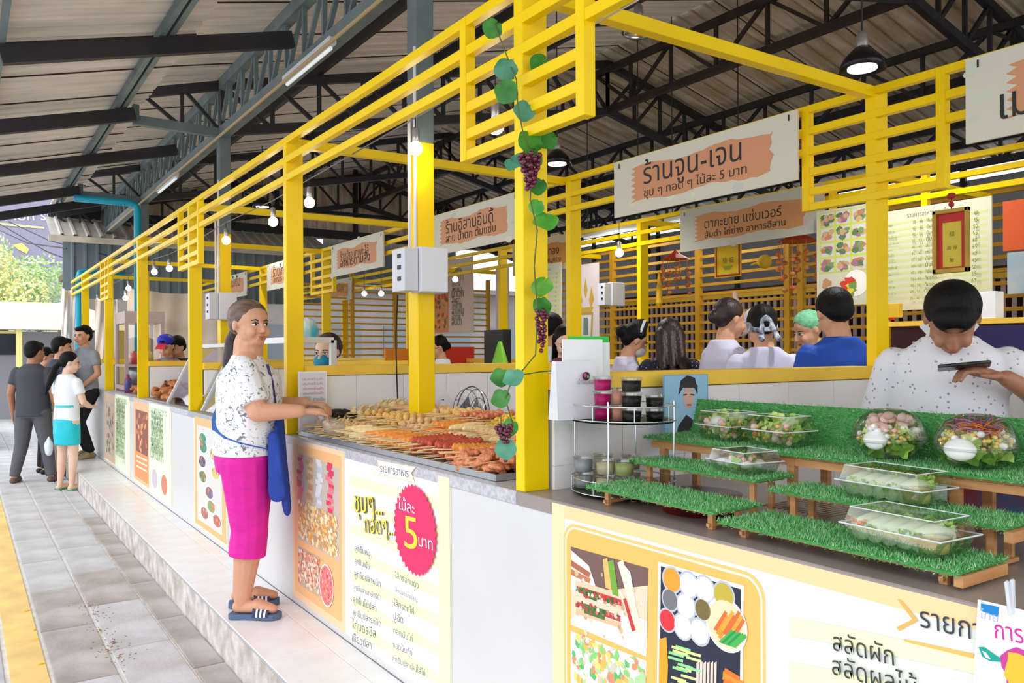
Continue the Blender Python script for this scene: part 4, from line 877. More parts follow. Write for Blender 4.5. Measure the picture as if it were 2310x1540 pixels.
# --- three far banners
def far_banner(label, pxa, pxb, kind):
    y0_, y1_ = onX(pxa, 960, X1).y, onX(pxb, 960, X1).y
    t = thing('menu_banner', label, 'banner', (X1, (y0_ + y1_) / 2, .04))
    b = MB(); b.mm(X1, X1 + .006, y1_, y0_, .035, .888); b.build('backing_sheet', MATS['banner_vinyl'], t)
    f = uv(X1, y0_, y1_, .035, .888); p = Print(f, NX); p.R((0, 0), (1, 0), (1, 1), (0, 1), (250, 240, 206), 1)
    if kind == 0:
        p.R((.03, .02), (.97, .02), (.97, .98), (.03, .98), (250, 186, 126), 2); p.R((.12, .09), (.86, .09), (.86, .93), (.12, .93), (222, 220, 214), 3)
        for u, v, c1 in ((.3, .20, (60, 150, 110)), (.32, .27, (70, 140, 110)), (.28, .40, (90, 80, 100)), (.3, .53, (110, 130, 80)), (.62, .30, (200, 190, 150)), (.68, .45, (220, 200, 120)), (.5, .64, (130, 110, 140)), (.55, .75, (150, 160, 100)), (.72, .84, (190, 110, 90)), (.35, .84, (170, 120, 110))):
            c = f(u, v); p.k = 4; p.poly([c + Vector((0, .14 * math.cos(a * .393), .055 * math.sin(a * .393))) + p.off() for a in range(16)], (240, 242, 240)); p.k = 5; p.poly([c + Vector((0, .105 * math.cos(a * .393), .042 * math.sin(a * .393))) + p.off() for a in range(16)], c1)
            blobs(p, f, u - .1, u + .1, v - .03, v + .03, [c1, tuple(min(255, q + 60) for q in c1), (230, 120, 80)], 8, .014, 6)
    else:
        p.R((.0, .0), (.45, .03), (.45, .97), (0, .97), (246, 186, 140) if kind == 1 else (226, 196, 170), 2)
        if kind == 1:
            p.R((.06, .12), (.42, .12), (.42, .62), (.06, .62), (140, 80, 60), 3); blobs(p, f, .1, .4, .15, .6, [(214, 120, 80), (236, 160, 110), (180, 80, 50), (240, 190, 150)], 40, .03, 4); p.R((.04, .62), (.43, .62), (.43, .93), (.04, .93), (244, 150, 90), 3)
            for i in range(3): p.R((.08, .67 + i * .06), (.40, .66 + i * .06), (.40, .68 + i * .06), (.08, .69 + i * .06), (252, 226, 200), 4)
            for u in (.60, .84): c = f(u, .82); p.k = 4; p.poly([c + Vector((0, .13 * math.cos(a * .393), .09 * math.sin(a * .393))) + p.off() for a in range(16)], (206, 190, 200) if u < .7 else (214, 130, 100))
        else:
            p.R((.06, .14), (.40, .14), (.40, .88), (.06, .88), (206, 190, 180), 3); blobs(p, f, .1, .38, .18, .85, [(180, 110, 90), (120, 150, 110), (230, 210, 190), (210, 150, 120)], 50, .035, 4)
        p.R((.46, .0), (.98, .0), (.98, 1), (.46, 1), (236, 244, 214), 2)
        names = ['รายการอาหาร', 'ข้าวเหนียว', 'ไก่ทอด', 'หมูทอด', 'ไก่ย่าง', 'คอหมูย่าง', 'ตับไก่ย่าง', 'ไส้ย่าง', 'น้ำตก', 'ส้มตำไทย', 'ส้มตำปู', 'ลาบหมู']
        for i in range(12 if kind == 2 else 9): q = .10 + i * (.065 if kind == 2 else .062); p.text(names[i], (.52 if i else .56, q), ((.52 if i else .56) + (.30 if i else .34), q), (150, 176, 130), (.8 if kind == 2 else .7), 4)
    p.build('printed_menu', PRINT, t)
far_banner('orange menu banner with round dishes, behind the woman in magenta trousers', 437, 512, 0)
far_banner('menu banner with grilled chicken photo under the fried chicken pile', 302, 386, 1)
far_banner('farthest menu banner with green lettering, beside the street group', 236, 293, 2)
# --- hanging signs
def hang_sign(label, X, ya, yb, z0, z1, l1, l2, tone=0, full=True, th=.012, wide=False):
    t = thing('shop_sign', label, 'sign', (X, (ya + yb) / 2, z0)); b = MB(); b.mm(X, X + th, yb, ya, z0, z1); b.build('sign_board', mat('sign_board', (222, 206, 180), .6), t)
    f = uv(X, ya, yb, z0, z1); p = Print(f, NX); base = [(224, 222, 206), (196, 194, 178), (206, 190, 160)][tone]; blob = [(222, 158, 116), (206, 146, 92), (200, 140, 60)][tone]
    p.R((0, 0), (1, 0), (1, 1), (0, 1), base, 1)
    for i in range(14): c = f(random.random(), random.random()); p.k = 1.5; s_ = random.uniform(.02, .05); p.poly([c + Vector((0, s_ * math.cos(a * .7), s_ * .6 * math.sin(a * .7))) + p.off() for a in range(9)], tuple(min(255, int(q * random.uniform(.94, 1.06))) for q in base))
    pts = []; n = 26
    for i in range(n): u = .12 + .76 * i / (n - 1); pts.append((u, .20 - .04 * math.sin(i * .45) + random.uniform(-.012, .012)))
    for i in range(7): pts.append((.885 + random.uniform(-.012, .012), .20 + i * .09))
    for i in range(n): u = .88 - .76 * i / (n - 1); pts.append((u, .80 + .03 * math.sin(i * .5) + random.uniform(-.015, .015)))
    for i in range(12): pts.append((.115 + (.03 if i % 2 else 0), .80 - i * .05))
    p.P(pts, blob, 3)
    w1 = .30 if len(l1) < 10 else .44; p.text(l1, (.5 - w1 / 1.45, .52), (.5 + w1 / 1.8, .52), (44, 44, 48), 1.0, 5)
    if wide: p.text(l2, (.10, .80), (.90, .76), (44, 44, 48), 1.15, 5)
    elif l2: p.text(l2, (.5 - .30, .745), (.5 + .27, .74), (70, 56, 48), .85, 5)
    p.build('printed_face', PRINT, t)
    for y in (ya - .05, yb + .05): b = MB(); b.box((X - .002, y, z1 - .03), (.004, .006, .03)); b.build('cable_tie', BLACK, t)
    return t
ZS0, ZS1 = 2.19, 2.535
hang_sign('sign nearest the right edge, hanging over the man with the phone, cut by the frame', 3.41, 1.74, .38, ZS0, ZS1, 'ร้านสลัด', 'เมนูผักเพื่อสุขภาพ', wide=True)
hang_sign('large orange sign lettered with a dash, hanging over the aisle crowd', 3.41, 3.91, 2.55, ZS0, ZS1, 'ร้านจูน-เจน', 'ชุบ ๆ ทอด ๆ ไม้ละ 5 บาท')
hang_sign('orange sign between the near grey column and the vine post', 3.41, 6.33, 4.97, ZS0, ZS1, 'ร้านอิสานอินดี้', 'ลาบ น้ำตก ต้มแซ่บ')
hang_sign('orange sign directly left of the near fuse box', 3.41, 8.65, 7.30, ZS0, ZS1, 'ร้านข้าวแกงพะโล้', 'อาหารตามสั่ง')
hang_sign('orange sign right of the second front post, third from the far end', 3.41, 10.95, 9.60, ZS0, ZS1, 'ร้านไก่ทอด', 'ไก่ทอด หมูทอด')
hang_sign('farthest orange sign, just right of the middle column', 3.41, 13.25, 11.9, ZS0, ZS1, 'ร้านน้ำปั่น', '')
hang_sign('dimmer orange sign of the second row, right behind the large one with a dash', 5.06, 4.96, 3.57, ZS0, ZS1, 'ตากะยาย แซ่บเวอร์', 'ส้มตำ ไก่ย่าง อาหารอีสาน', 1)
hang_sign('brownish sign of the second row, right behind the vine post', 5.06, 7.50, 6.36, ZS0, ZS1, 'ร้านสำเภาทอง', 'ข้าวมันไก่ ข้าวหมูแดง', 2)
hang_sign('small orange sign of the second row, left of the near fuse box', 5.06, 13.2, 12.0, ZS0, ZS1, 'ร้านป้าน้อย', '', 0)
# --- menu boards hanging at the back of the second row
def menu_board(label, X, pxa, pya, pxb, pyb, kind):
    A = onX(pxa, pya, X); B = onX(pxb, pyb, X); t = thing('menu_board', label, 'menu board', (X, (A.y + B.y) / 2, B.z)); b = MB(); b.mm(X, X + .01, B.y, A.y, B.z, A.z); b.build('board', mat('menu_backing', (214, 206, 176), .6), t)
    f = uv(X, A.y, B.y, B.z, A.z); p = Print(f, NX); p.R((0, 0), (1, 0), (1, 1), (0, 1), (206, 204, 176) if kind != 2 else (214, 196, 184), 1)
    if kind == 0:
        p.R((.05, .02), (.95, .02), (.95, .66), (.05, .66), (196, 206, 90), 2)
        for r_ in range(4):
            for c_ in range(3):
                u, v = .08 + c_ * .29, .03 + r_ * .16; p.R((u, v), (u + .25, v), (u + .25, v + .135), (u, v + .135), (206, 204, 196), 3); blobs(p, f, u + .05, u + .2, v + .03, v + .11, [(190, 120, 90), (120, 150, 90), (160, 110, 130), (200, 160, 120), (90, 120, 80)], 9, .022, 4)
        p.R((.08, .70), (.33, .70), (.33, .84), (.08, .84), (210, 200, 190), 3); blobs(p, f, .12, .30, .72, .82, [(190, 140, 100)], 6, .02, 4); c = f(.72, .78); p.k = 4; p.poly([c + Vector((0, .09 * math.cos(a * .393), .09 * math.sin(a * .393))) + p.off() for a in range(16)], (240, 240, 230)); blobs(p, f, .45, .68, .74, .90, [(210, 60, 40), (226, 200, 60), (110, 150, 70)], 14, .025, 5)
    elif kind == 1:
        for i in range(13): p.R((.0, .12 + i * .062), (.97, .12 + i * .062), (.97, .145 + i * .062), (0, .145 + i * .062), (200, 206, 140), 2)
        p.text('รายการอาหารตามสั่ง', (.22, .09), (.62, .09), (90, 90, 70), 1.2, 3)
        for i in range(13):
            v = .155 + i * .0625; p.text('ต้มยำ ผัด แกง'[: 5 + (i * 5) % 8], (.03, v), (.03 + .05 + .02 * (i % 4), v), (120, 130, 70), 1.2, 3); p.text('%d - %d' % (35 + (i % 3) * 5, 40 + (i % 4) * 5), (.28, v), (.38, v), (110, 120, 70), 1.1, 3); p.text(['ต้มยำกุ้ง', 'ต้มข่าไก่', 'ต้มแซ่บ', 'ต้มจืด'][i % 4], (.42, v), (.42 + .11, v), (80, 96, 60), 1.2, 3); p.text(str(40 + (i * 5) % 30), (.85, v), (.89, v), (100, 110, 60), 1.2, 3)
    else:
        p.R((.02, .12), (.42, .12), (.42, .98), (.02, .98), (214, 140, 90), 2)
        for r_ in range(3):
            for c_ in range(2): u, v = .05 + c_ * .19, .16 + r_ * .27; blobs(p, f, u + .02, u + .14, v + .03, v + .20, [(190, 80, 40), (226, 150, 70), (150, 150, 70), (120, 90, 70)], 16, .035, 3)
        for i in range(11): p.text(['ลาบหมู', 'น้ำตก', 'ส้มตำ', 'ไก่ย่าง'][i % 4], (.50, .14 + i * .075), (.50 + .2 + .04 * (i % 3), .14 + i * .075), (110, 110, 80), 1.1, 3)
        if kind == 3: pass
    p.build('printed_menu', PRINT, t); return t
menu_board('menu board with a grid of food photos behind the man in blue', 5.0, 1842, 478, 1968, 685, 0)
menu_board('pale menu board with green lines of text behind the man with the phone', 5.02, 1998, 478, 2238, 690, 1)
menu_board('tall menu board with orange food photos above the woman in glasses', 5.9, 975, 595, 1068, 750, 2)
menu_board('pale menu board behind the climbing leaves, right of the vine post', 5.02, 1206, 600, 1266, 760, 1)
# gilded emblem posters
def emblem(label, X, pxa, pya, pxb, pyb):
    A = onX(pxa, pya, X); B = onX(pxb, pyb, X); t = thing('poster', label, 'poster', (X, (A.y + B.y) / 2, B.z)); b = MB(); b.mm(X, X + .006, B.y, A.y, B.z, A.z); b.build('sheet', mat('poster_sheet', (206, 190, 186), .6), t)
    f = uv(X, A.y, B.y, B.z, A.z); p = Print(f, NX); p.R((0, 0), (1, 0), (1, 1), (0, 1), (210, 196, 194), 1)
    for (a, b_, c_, d_) in (((.42, .30), (.5, .16), (.58, .30), (.5, .40)), ((.18, .42), (.28, .26), (.38, .42), (.30, .52)), ((.62, .42), (.72, .26), (.82, .42), (.70, .52)), ((.2, .50), (.8, .50), (.72, .56), (.28, .56))): p.R(a, b_, c_, d_, (190, 154, 60), 2)
    p.R((.22, .56), (.78, .56), (.74, .88), (.26, .88), (170, 140, 70), 2); p.R((.28, .59), (.72, .59), (.68, .84), (.32, .84), (206, 206, 200), 3); p.R((.42, .62), (.58, .62), (.60, .82), (.40, .82), (100, 120, 120), 4)
    p.build('print', PRINT, t)
emblem('poster with a gold crest behind the girl, right of the second back post', 5.02, 1292, 600, 1352, 790)
emblem('poster with a gold crest left of the vine post', 5.9, 1118, 600, 1148, 770)
# framed red and gold picture hanging on the near back post
X = 3.40; A = onX(2108, 478, X); B = onX(2190, 612, X); t = thing('framed_picture', 'gold framed red and yellow picture hanging above the man with the phone', 'picture', (X, (A.y + B.y) / 2, B.z))
GOLD = mat('antique_gold', (176, 140, 50), .45, .4, vary=.2)
for (y0, y1, z0, z1) in ((A.y, A.y - .016, B.z, A.z), (B.y + .016, B.y, B.z, A.z), (A.y, B.y, A.z - .016, A.z), (A.y, B.y, B.z, B.z + .02)): b = MB(); b.mm(X - .02, X, min(y0, y1), max(y0, y1), z0, z1); b.build('frame_bar', GOLD, t, bevel=.002)
f = uv(X - .006, A.y - .014, B.y + .014, B.z + .018, A.z - .014); p = Print(f, NX); p.R((0, 0), (1, 0), (1, 1), (0, 1), (190, 40, 30), 1); p.R((.2, .17), (.84, .17), (.84, .97), (.2, .97), (214, 190, 60), 2)
p.text('福', (.42, .42), (.60, .42), (90, 90, 30), 1.0, 3); p.text('壽 祿', (.34, .66), (.70, .66), (120, 110, 30), 1.0, 3); p.text('財', (.44, .88), (.58, .88), (110, 90, 30), 1, 3); p.build('picture', PRINT, t)
b = MB(); c = Vector((X - .006, (A.y + B.y) / 2, A.z)); b.tube([c, c + V3(0, 0, .06)], .003, 6); b.ball(c + V3(0, 0, .02), .012, 8); b.ball(c + V3(0, 0, .055), (.01, .02, .014), 8); b.build('red_hanger', mat('red_cord', (160, 30, 30), .6), t)
# yellow festival poster
A = onX(1612, 556, 5.6); B = onX(1672, 622, 5.6); t = thing('poster', 'yellow poster with a red border hanging below the second row sign', 'poster', (5.6, (A.y + B.y) / 2, B.z)); b = MB(); b.mm(5.6, 5.606, B.y, A.y, B.z, A.z + .2); b.build('sheet', mat('yellow_sheet', (226, 190, 20), .6), t)
f = uv(5.6, A.y, B.y, B.z, A.z); p = Print(f, NX); p.R((.04, -.1), (.96, -.1), (.96, .97), (.04, .97), (170, 40, 10), 1); p.R((.10, -.1), (.90, -.1), (.90, .91), (.10, .91), (228, 196, 20), 2); p.text('祿 福', (.3, .55), (.72, .55), (70, 80, 20), 1, 3); p.R((.3, .65), (.7, .65), (.6, .78), (.4, .78), (150, 160, 20), 3); p.build('print', PRINT, t)
# leaflet on the near partition behind the woman; portrait card; white prize sheet at right
A = onY(672, 838, 4.42); B = onY(738, 968, 4.42); t = thing('notice_sheet', 'white notice hanging on the partition right of the woman in magenta trousers', 'notice', ((A.x + B.x) / 2, 4.42, B.z)); b = MB(); b.mm(A.x, B.x, 4.418, 4.423, B.z, A.z); b.build('sheet', PAPER, t)
p = Print(lambda u, v: Vector((A.x + (B.x - A.x) * u, 4.418, A.z + (B.z - A.z) * v)), (0, -1, 0)); p.R((.05, .03), (.95, .03), (.95, .97), (.05, .97), (226, 228, 236), 1)
for i in range(4): p.text('ประกาศร้านค้า', (.15, .15 + i * .08), (.85, .15 + i * .08), (200, 120, 150), .9, 2)
p.text('ชำระเงิน', (.5, .5), (.9, .5), (120, 120, 130), 1.2, 2); p.R((.2, .42), (.4, .42), (.4, .56), (.2, .56), (170, 200, 180), 2); p.text('ขอบคุณค่ะ', (.2, .72), (.8, .72), (190, 120, 160), 1, 2); p.build('print', PRINT, t)
A = onY(1497, 846, 2.08); B = onY(1597, 1000, 2.08); t = thing('portrait_card', 'blue portrait card of a person in a dark cap, beside the wire rack', 'card', ((A.x + B.x) / 2, 2.08, B.z)); b = MB(); b.mm(A.x, B.x, 2.078, 2.084, B.z, A.z); b.build('card', mat('card_board', (120, 170, 210), .6), t)
p = Print(lambda x, y: onY(x, y, 2.078), (0, -1, 0)); p.R((1499, 848), (1595, 845), (1592, 998), (1500, 998), (150, 196, 222), 1); p.P([(1520, 1000), (1530, 960), (1548, 935), (1580, 960), (1590, 1000)], (30, 30, 36), 2); p.disc((1553, 895), .036, (214, 176, 158), 20, 3, sx=.75, sy=1.15)
p.P([(1532, 880), (1535, 858), (1550, 846), (1567, 852), (1573, 880), (1571, 872), (1552, 862), (1537, 872)], (34, 34, 38), 4); p.P([(1530, 892), (1533, 868), (1552, 858), (1573, 868), (1573, 890), (1566, 874), (1540, 874)], (44, 42, 46), 4); p.R((1541, 889), (1549, 888), (1549, 891), (1541, 892), (40, 30, 30), 4); p.R((1557, 888), (1566, 889), (1566, 892), (1557, 891), (40, 30, 30), 4); p.R((1548, 911), (1560, 911), (1558, 915), (1550, 915), (170, 90, 90), 4); p.build('print', PRINT, t)
# clipped flyer at the right edge of the counter
X = 1.482; t = thing('flyer', 'white flyer with pink Thai letters clipped over the near banner', 'flyer', (X, .66, .6)); b = MB(); A = onX(2206, 1352, X); b.mm(X, X + .003, -.1, A.y, .55, A.z); b.build('sheet', PAPER, t)
p = Print(fX(X), NX); p.R((2206, 1352), (2420, 1400), (2420, 1560), (2195, 1560), (246, 248, 252), 1); p.P([(2213, 1360), (2255, 1368), (2252, 1392), (2213, 1377)], (10, 130, 200), 2); p.text('ไทย', (2210, 1392), (2252, 1404), (170, 180, 200), 1, 2); p.text('การะเกด', (2246, 1438), (2400, 1470), (210, 40, 150), 1.3, 3)
p.P([(2209, 1458), (2222, 1458), (2250, 1478), (2275, 1492), (2235, 1490), (2218, 1480)], (20, 160, 140), 3); p.P([(2217, 1466), (2226, 1470), (2238, 1486), (2226, 1482)], (236, 250, 246), 4)
p.disc((2308, 1515), .034, (200, 60, 150), 14, 3, wob=.2); p.disc((2308, 1515), .030, (250, 190, 50), 14, 4, wob=.2); p.build('print', PRINT, t)
t = thing('paper_clip', 'clear plastic clothes peg holding the white flyer', 'peg', (X, A.y - .05, A.z)); c = onX(2285, 1345, X)
for s in (-1, 1): b = MB(); b.bar(c + V3(-.012 + s * .010, 0, .03), c + V3(-.004 + s * .004, 0, -.03), .010, .006, up=(0, 1, 0)); b.build('peg_arm', mat('clear_peg', (214, 220, 230), .1, spec=.8), t, bevel=.002)
# ================================================================== counter of fried skewers
C1 = POSTY[2]
tr = thing('food_tray', 'long shallow steel tray under the heap of fried skewers', 'tray', (1.86, 3.4, .90))
b = MB(); b.mm(1.545, 2.22, 2.40, 4.40, .902, .908); b.build('tray_floor', STAIN, tr)
for (x0, x1, y0, y1) in ((1.54, 1.55, 2.40, 4.40), (2.215, 2.225, 2.40, 4.40), (1.54, 2.225, 2.395, 2.405), (1.54, 2.225, 4.395, 4.405)): b = MB(); b.mm(x0, x1, y0, y1, .902, .925); b.build('tray_rim', STAIN, tr)
FR = {'gold': ((226, 172, 90), (246, 208, 130)), 'pale': ((238, 206, 146), (250, 228, 176)), 'orange': ((232, 138, 50), (246, 168, 70)), 'red': ((176, 60, 36), (206, 86, 50)), 'yellow': ((236, 190, 40), (250, 214, 80)), 'tan': ((218, 172, 116), (240, 204, 150)), 'pink': ((206, 112, 70), (236, 160, 116)), 'brown': ((170, 96, 44), (200, 124, 60))}
def fm(k): a, c = FR[k]; return mat('fried_' + k, c, .42, scale=70, rgb2=a, bump=.5, bscale=120)
STICK = mat('bamboo_stick', (232, 204, 150), .7)
def sk_proto(kind):
    name, col = {'ball': ('ball_skewer', 'gold'), 'ball2': ('ball_skewer', 'tan'), 'saus': ('sausage_skewer', 'orange'), 'saus2': ('sausage_skewer', 'pale'), 'scored': ('scored_sausage_skewer', 'red'), 'scored2': ('scored_sausage_skewer', 'orange'), 'wrap': ('wonton_skewer', 'pale'), 'temp': ('tempura_skewer', 'yellow'), 'chick': ('chicken_skewer', 'pink'), 'strip': ('crab_stick_skewer', 'tan')}[kind]
    b = MB()
    if kind in ('ball', 'ball2'):
        for i in range(4): b.ball((.004 + i * .026, 0, .014), (.0135, .0135, .013), 9)
    elif kind in ('saus', 'saus2'):
        b.tube([(-.012, 0, .012), (-.004, 0, .012), (.05, .002, .013), (.098, 0, .012), (.106, 0, .012)], [.004, .010, .011, .010, .004], 9)
    elif kind in ('scored', 'scored2'):
        pts = []; rs = []
        for i in range(21): pts.append((-.014 + i * .0068, 0, .016)); rs.append(.006 if i in (0, 20) else (.016 if i % 2 else .012))
        b.tube(pts, rs, 9)
    elif kind == 'wrap':
        for i in range(3):
            q = random.Random(i); c = Vector((.008 + i * .034, 0, .014)); b.ball(c, (.015, .013, .012), 8); b.poly([c + V3(.006, -.004, .008), c + V3(.02, -.012, .026), c + V3(.026, .006, .022), c + V3(.008, .008, .010)]); b.poly([c + V3(0, .006, .006), c + V3(-.004, .026, .012), c + V3(.012, .024, .018), c + V3(.010, .006, .008)])
    elif kind in ('temp', 'chick'):
        for i in range(9): q = random.Random(i * 7 + (3 if kind == 'temp' else 0)); b.ball((.012 * i + q.uniform(-.004, .004), q.uniform(-.010, .010), .014 + q.uniform(-.004, .008)), (q.uniform(.009, .015), q.uniform(.008, .014), q.uniform(.007, .012)), 8)
    else:
        b.bar((-.006, 0, .010), (.10, 0, .010), .018, .014); b.bar((.0, .004, .018), (.09, -.004, .018), .014, .008)
    o = b.build(name, fm(col), smooth=True, local=True)
    s = MB(); s.tube([(-.075, 0, .011), (.10, 0, .012)], .0018, 5); s.build('bamboo_stick', STICK, o, local=True); return o
LBL = {'ball': 'golden fish ball skewer, one of the heap in the middle of the tray', 'ball2': 'tan meatball skewer, one of the heap toward the woman', 'saus': 'smooth orange sausage skewer, one of the row in the tray', 'saus2': 'pale smooth sausage skewer, one of the row in the tray', 'scored': 'dark red scored sausage skewer near the front edge', 'scored2': 'orange scored sausage skewer beside the fried chicken', 'wrap': 'crisp wonton skewer with sticks showing, far end of the tray', 'temp': 'yellow battered skewer, one of the heap beside the fan', 'chick': 'pinkish fried chicken skewer beside the vine post', 'strip': 'tan fish strip skewer, one of the heap along the partition'}
pro = {k: sk_proto(k) for k in LBL}; used = set()
rnd = random.Random(11)
def place(kind, x, y, z, rz, rx=0, ry=0, sc=1):
    o = pro[kind] if kind not in used else copy_tree(pro[kind]); used.add(kind)
    o.location = (x, y, z); o.rotation_euler = (rx, ry, rz); o.scale = (sc, sc, sc); props(o, LBL[kind], 'skewer', {'ball': 'golden fish ball skewers', 'ball2': 'tan meatball skewers', 'saus': 'orange sausage skewers', 'saus2': 'pale sausage skewers', 'scored': 'dark red scored sausages', 'scored2': 'orange scored sausages', 'wrap': 'wonton skewers', 'temp': 'yellow battered skewers', 'chick': 'chicken skewers', 'strip': 'fish strip skewers'}[kind])
zones = [  # y0, y1, kind at the front / middle / back columns
    (4.16, 4.38, ('wrap', 'wrap', 'wrap')), (3.92, 4.16, ('ball2', 'ball', 'strip')), (3.66, 3.92, ('saus2', 'ball', 'ball2')), (3.42, 3.66, ('saus', 'ball2', 'ball')), (3.18, 3.42, ('saus', 'saus', 'chick')),
    (2.98, 3.18, ('scored', 'saus2', 'temp')), (2.84, 2.98, ('scored', 'strip', 'temp')), (2.68, 2.84, ('scored2', 'saus2', 'temp')), (2.44, 2.68, ('chick', 'chick', 'saus2'))]
for (y0, y1, kinds) in zones:
    for ci, kd in enumerate(kinds):
        n = max(2, int((y1 - y0) / .046))
        for L in range(3 if ci else 2):
            for i in range(n):
                if L == 2 and rnd.random() < .35: continue
                y = y0 + (i + .5 + (L % 2) * .5) * (y1 - y0) / n + rnd.uniform(-.006, .006); x = 1.635 + ci * .185 + rnd.uniform(-.015, .015)
                place(kd, x, y, L * .030 + .909 + (.006, .030, .060)[ci] * (1 if y > 2.7 else .6) + rnd.uniform(0, .005), rnd.gauss(-.42, .16), rnd.uniform(-.3, .3), rnd.uniform(-.12, .02), 1.38)
# pieces of fried chicken spilling at the near end
def nugget(name, m, r, seed):
    q = random.Random(seed); b = Blob()
    for i in range(6): b.ball((q.uniform(-r, r) * .7, q.uniform(-r, r) * .7, r * .6 + q.uniform(-r, r) * .3), (r * q.uniform(.4, .75), r * q.uniform(.35, .7), r * q.uniform(.3, .5)), 8)
    o = b.go(name, m, None, r * .16, 1); return o
nn = [nugget('fried_chicken_piece', fm('pink'), .036, s) for s in (3, 5, 8)]
for i in range(34):
    o = nn[i] if i < 3 else copy_tree(nn[i % 3]); a = rnd.random()
    y = 2.42 + .34 * a + rnd.uniform(-.02, .02); x = 1.575 + rnd.random() ** 1.4 * .22; z = .912 + rnd.choice((0, 0, .03)) * (1 if x > 1.6 else 0)
    o.location = (x, y, z); o.rotation_euler = (rnd.uniform(-.4, .4), rnd.uniform(-.4, .4), rnd.uniform(0, 6.3)); props(o, 'piece of reddish fried chicken heaped at the near end of the tray', 'fried chicken', 'fried chicken pieces at the near end of the tray')
# black bag / bundle at the back corner beside the woman's hand
b = Blob(); c = Vector((1.74, 4.42, .90)); rr_ = random.Random(4)
for i in range(12): b.ball(c + V3(rr_.uniform(-.09, .10), rr_.uniform(-.12, .05), .03 + rr_.uniform(0, .09)), (.05, .045, .03), 8)
o = b.go('cloth', mat('black_crumpled_cloth', (30, 18, 22), .6, scale=40, rgb2=(12, 10, 12)), None, .012, 1); t = thing('black_cloth', 'crumpled black cloth bundle at the left end of the skewer tray', 'cloth', c); o.data.transform(Matrix.Translation(-c)); o.parent = t
# ================================================================== far stalls' goods
pr2 = [nugget('roast_chicken_piece', fm('brown'), .06, s) for s in (13, 15, 18)] + [nugget('roast_chicken_piece', mat('dark_roast', (150, 70, 36), .4, scale=50, rgb2=(90, 36, 20)), .055, 21)]
for i in range(70):
    o = pr2[i] if i < 4 else copy_tree(pr2[rnd.choice((0, 1, 2, 0, 3))]); y = rnd.uniform(7.95, 10.1); x = rnd.uniform(1.60, 2.0)
    o.location = (x, y, .905 + max(0, .12 - abs(x - 1.82) * .5) * rnd.random() * 1.1); o.rotation_euler = (rnd.uniform(-.5, .5), rnd.uniform(-.5, .5), rnd.uniform(0, 6)); props(o, 'glossy brown fried chicken piece in the far heap before the man in the cap', 'fried chicken', 'fried chicken pieces in the far heap')
b = MB(); b.mm(1.56, 2.1, 7.85, 10.2, .900, .906); b.top('food_tray', STAIN, 'steel tray under the far heap of brown fried chicken', 'tray')
c = onY(410, 880, 8.6); b = MB(); b.lathe([(.09, 0), (.15, .18), (.16, .18), (.155, .185), (.10, .01)], (2.12, 8.7, 1.0), 20); b.top('plastic_basin', PINK, 'pink plastic basin beside the far fried chicken', 'basin', smooth=True)
b = MB(); b.lathe([(.12, 0), (.12, .094)], (2.12, 8.7, .902), 16); b.top('upturned_pot', STAIN, 'steel pot under the pink basin', 'pot')
# glass display cabinet
dc = thing('display_cabinet', 'tall glass display cabinet with shelves at the far stall', 'cabinet', (1.85, 10.9, .9)); PKF = mat('dusty_pink_frame', (186, 164, 160), .5)
y0, y1, x0, x1 = 10.55, 11.25, 1.62, 2.02
for x in (x0, x1):
    for y in (y0, y1): b = MB(); b.mm(x - .018, x + .018, y - .018, y + .018, .90, 1.86); b.build('frame_upright', PKF, dc)
for z, h_ in ((1.72, .14), (1.20, .03), (.93, .05)): b = MB(); b.mm(x0 - .02, x1 + .02, y0 - .02, y1 + .02, z, z + h_); b.build('shelf' if h_ < .1 else 'top_box', PKF, dc)
for (a, bb, cc, dd) in ((x0, x0 + .003, y0, y1), (x0, x1, y0, y0 + .003)): b = MB(); b.mm(a, bb, cc, dd, .98, 1.72); b.build('glass_pane', CLEARG, dc)
for k, (x, y, z, r_, h_, col, nm) in enumerate(((1.72, 10.65, 1.23, .035, .16, (220, 60, 60), 'red-capped'), (1.80, 10.75, 1.23, .04, .13, (226, 130, 100), 'orange'), (1.90, 10.68, 1.23, .04, .15, (200, 190, 90), 'yellow-green'), (1.74, 10.95, 1.23, .04, .14, (236, 200, 180), 'peach'), (1.85, 11.0, 1.23, .04, .12, (206, 80, 90), 'crimson'))):
    b = MB(); b.lathe([(r_, 0), (r_, h_ * .7), (r_ * .5, h_ * .85), (r_ * .5, h_)], (x, y, z), 12); b.top('sauce_bottle', mat('bottle_%d' % k, col, .3), '%s bottle on the middle shelf of the far display cabinet' % nm, 'bottle', smooth=True)
b = MB(); b.lathe([(.10, 0), (.15, .10), (.15, .20), (.08, .22)], (1.82, 10.86, .985), 18); b.top('steel_pot', STAIN, 'round steel pot on the lowest shelf of the display cabinet', 'pot', smooth=True)
b = MB(); b.lathe([(.035, 0), (.04, .15), (.02, .19), (.02, .22)], (1.60, 10.35, .90), 12); b.top('drink_bottle', mat('red_blue_bottle', (150, 50, 80), .3, scale=12, rgb2=(60, 80, 150)), 'red and blue bottle at the counter edge by the far post', 'bottle', smooth=True)
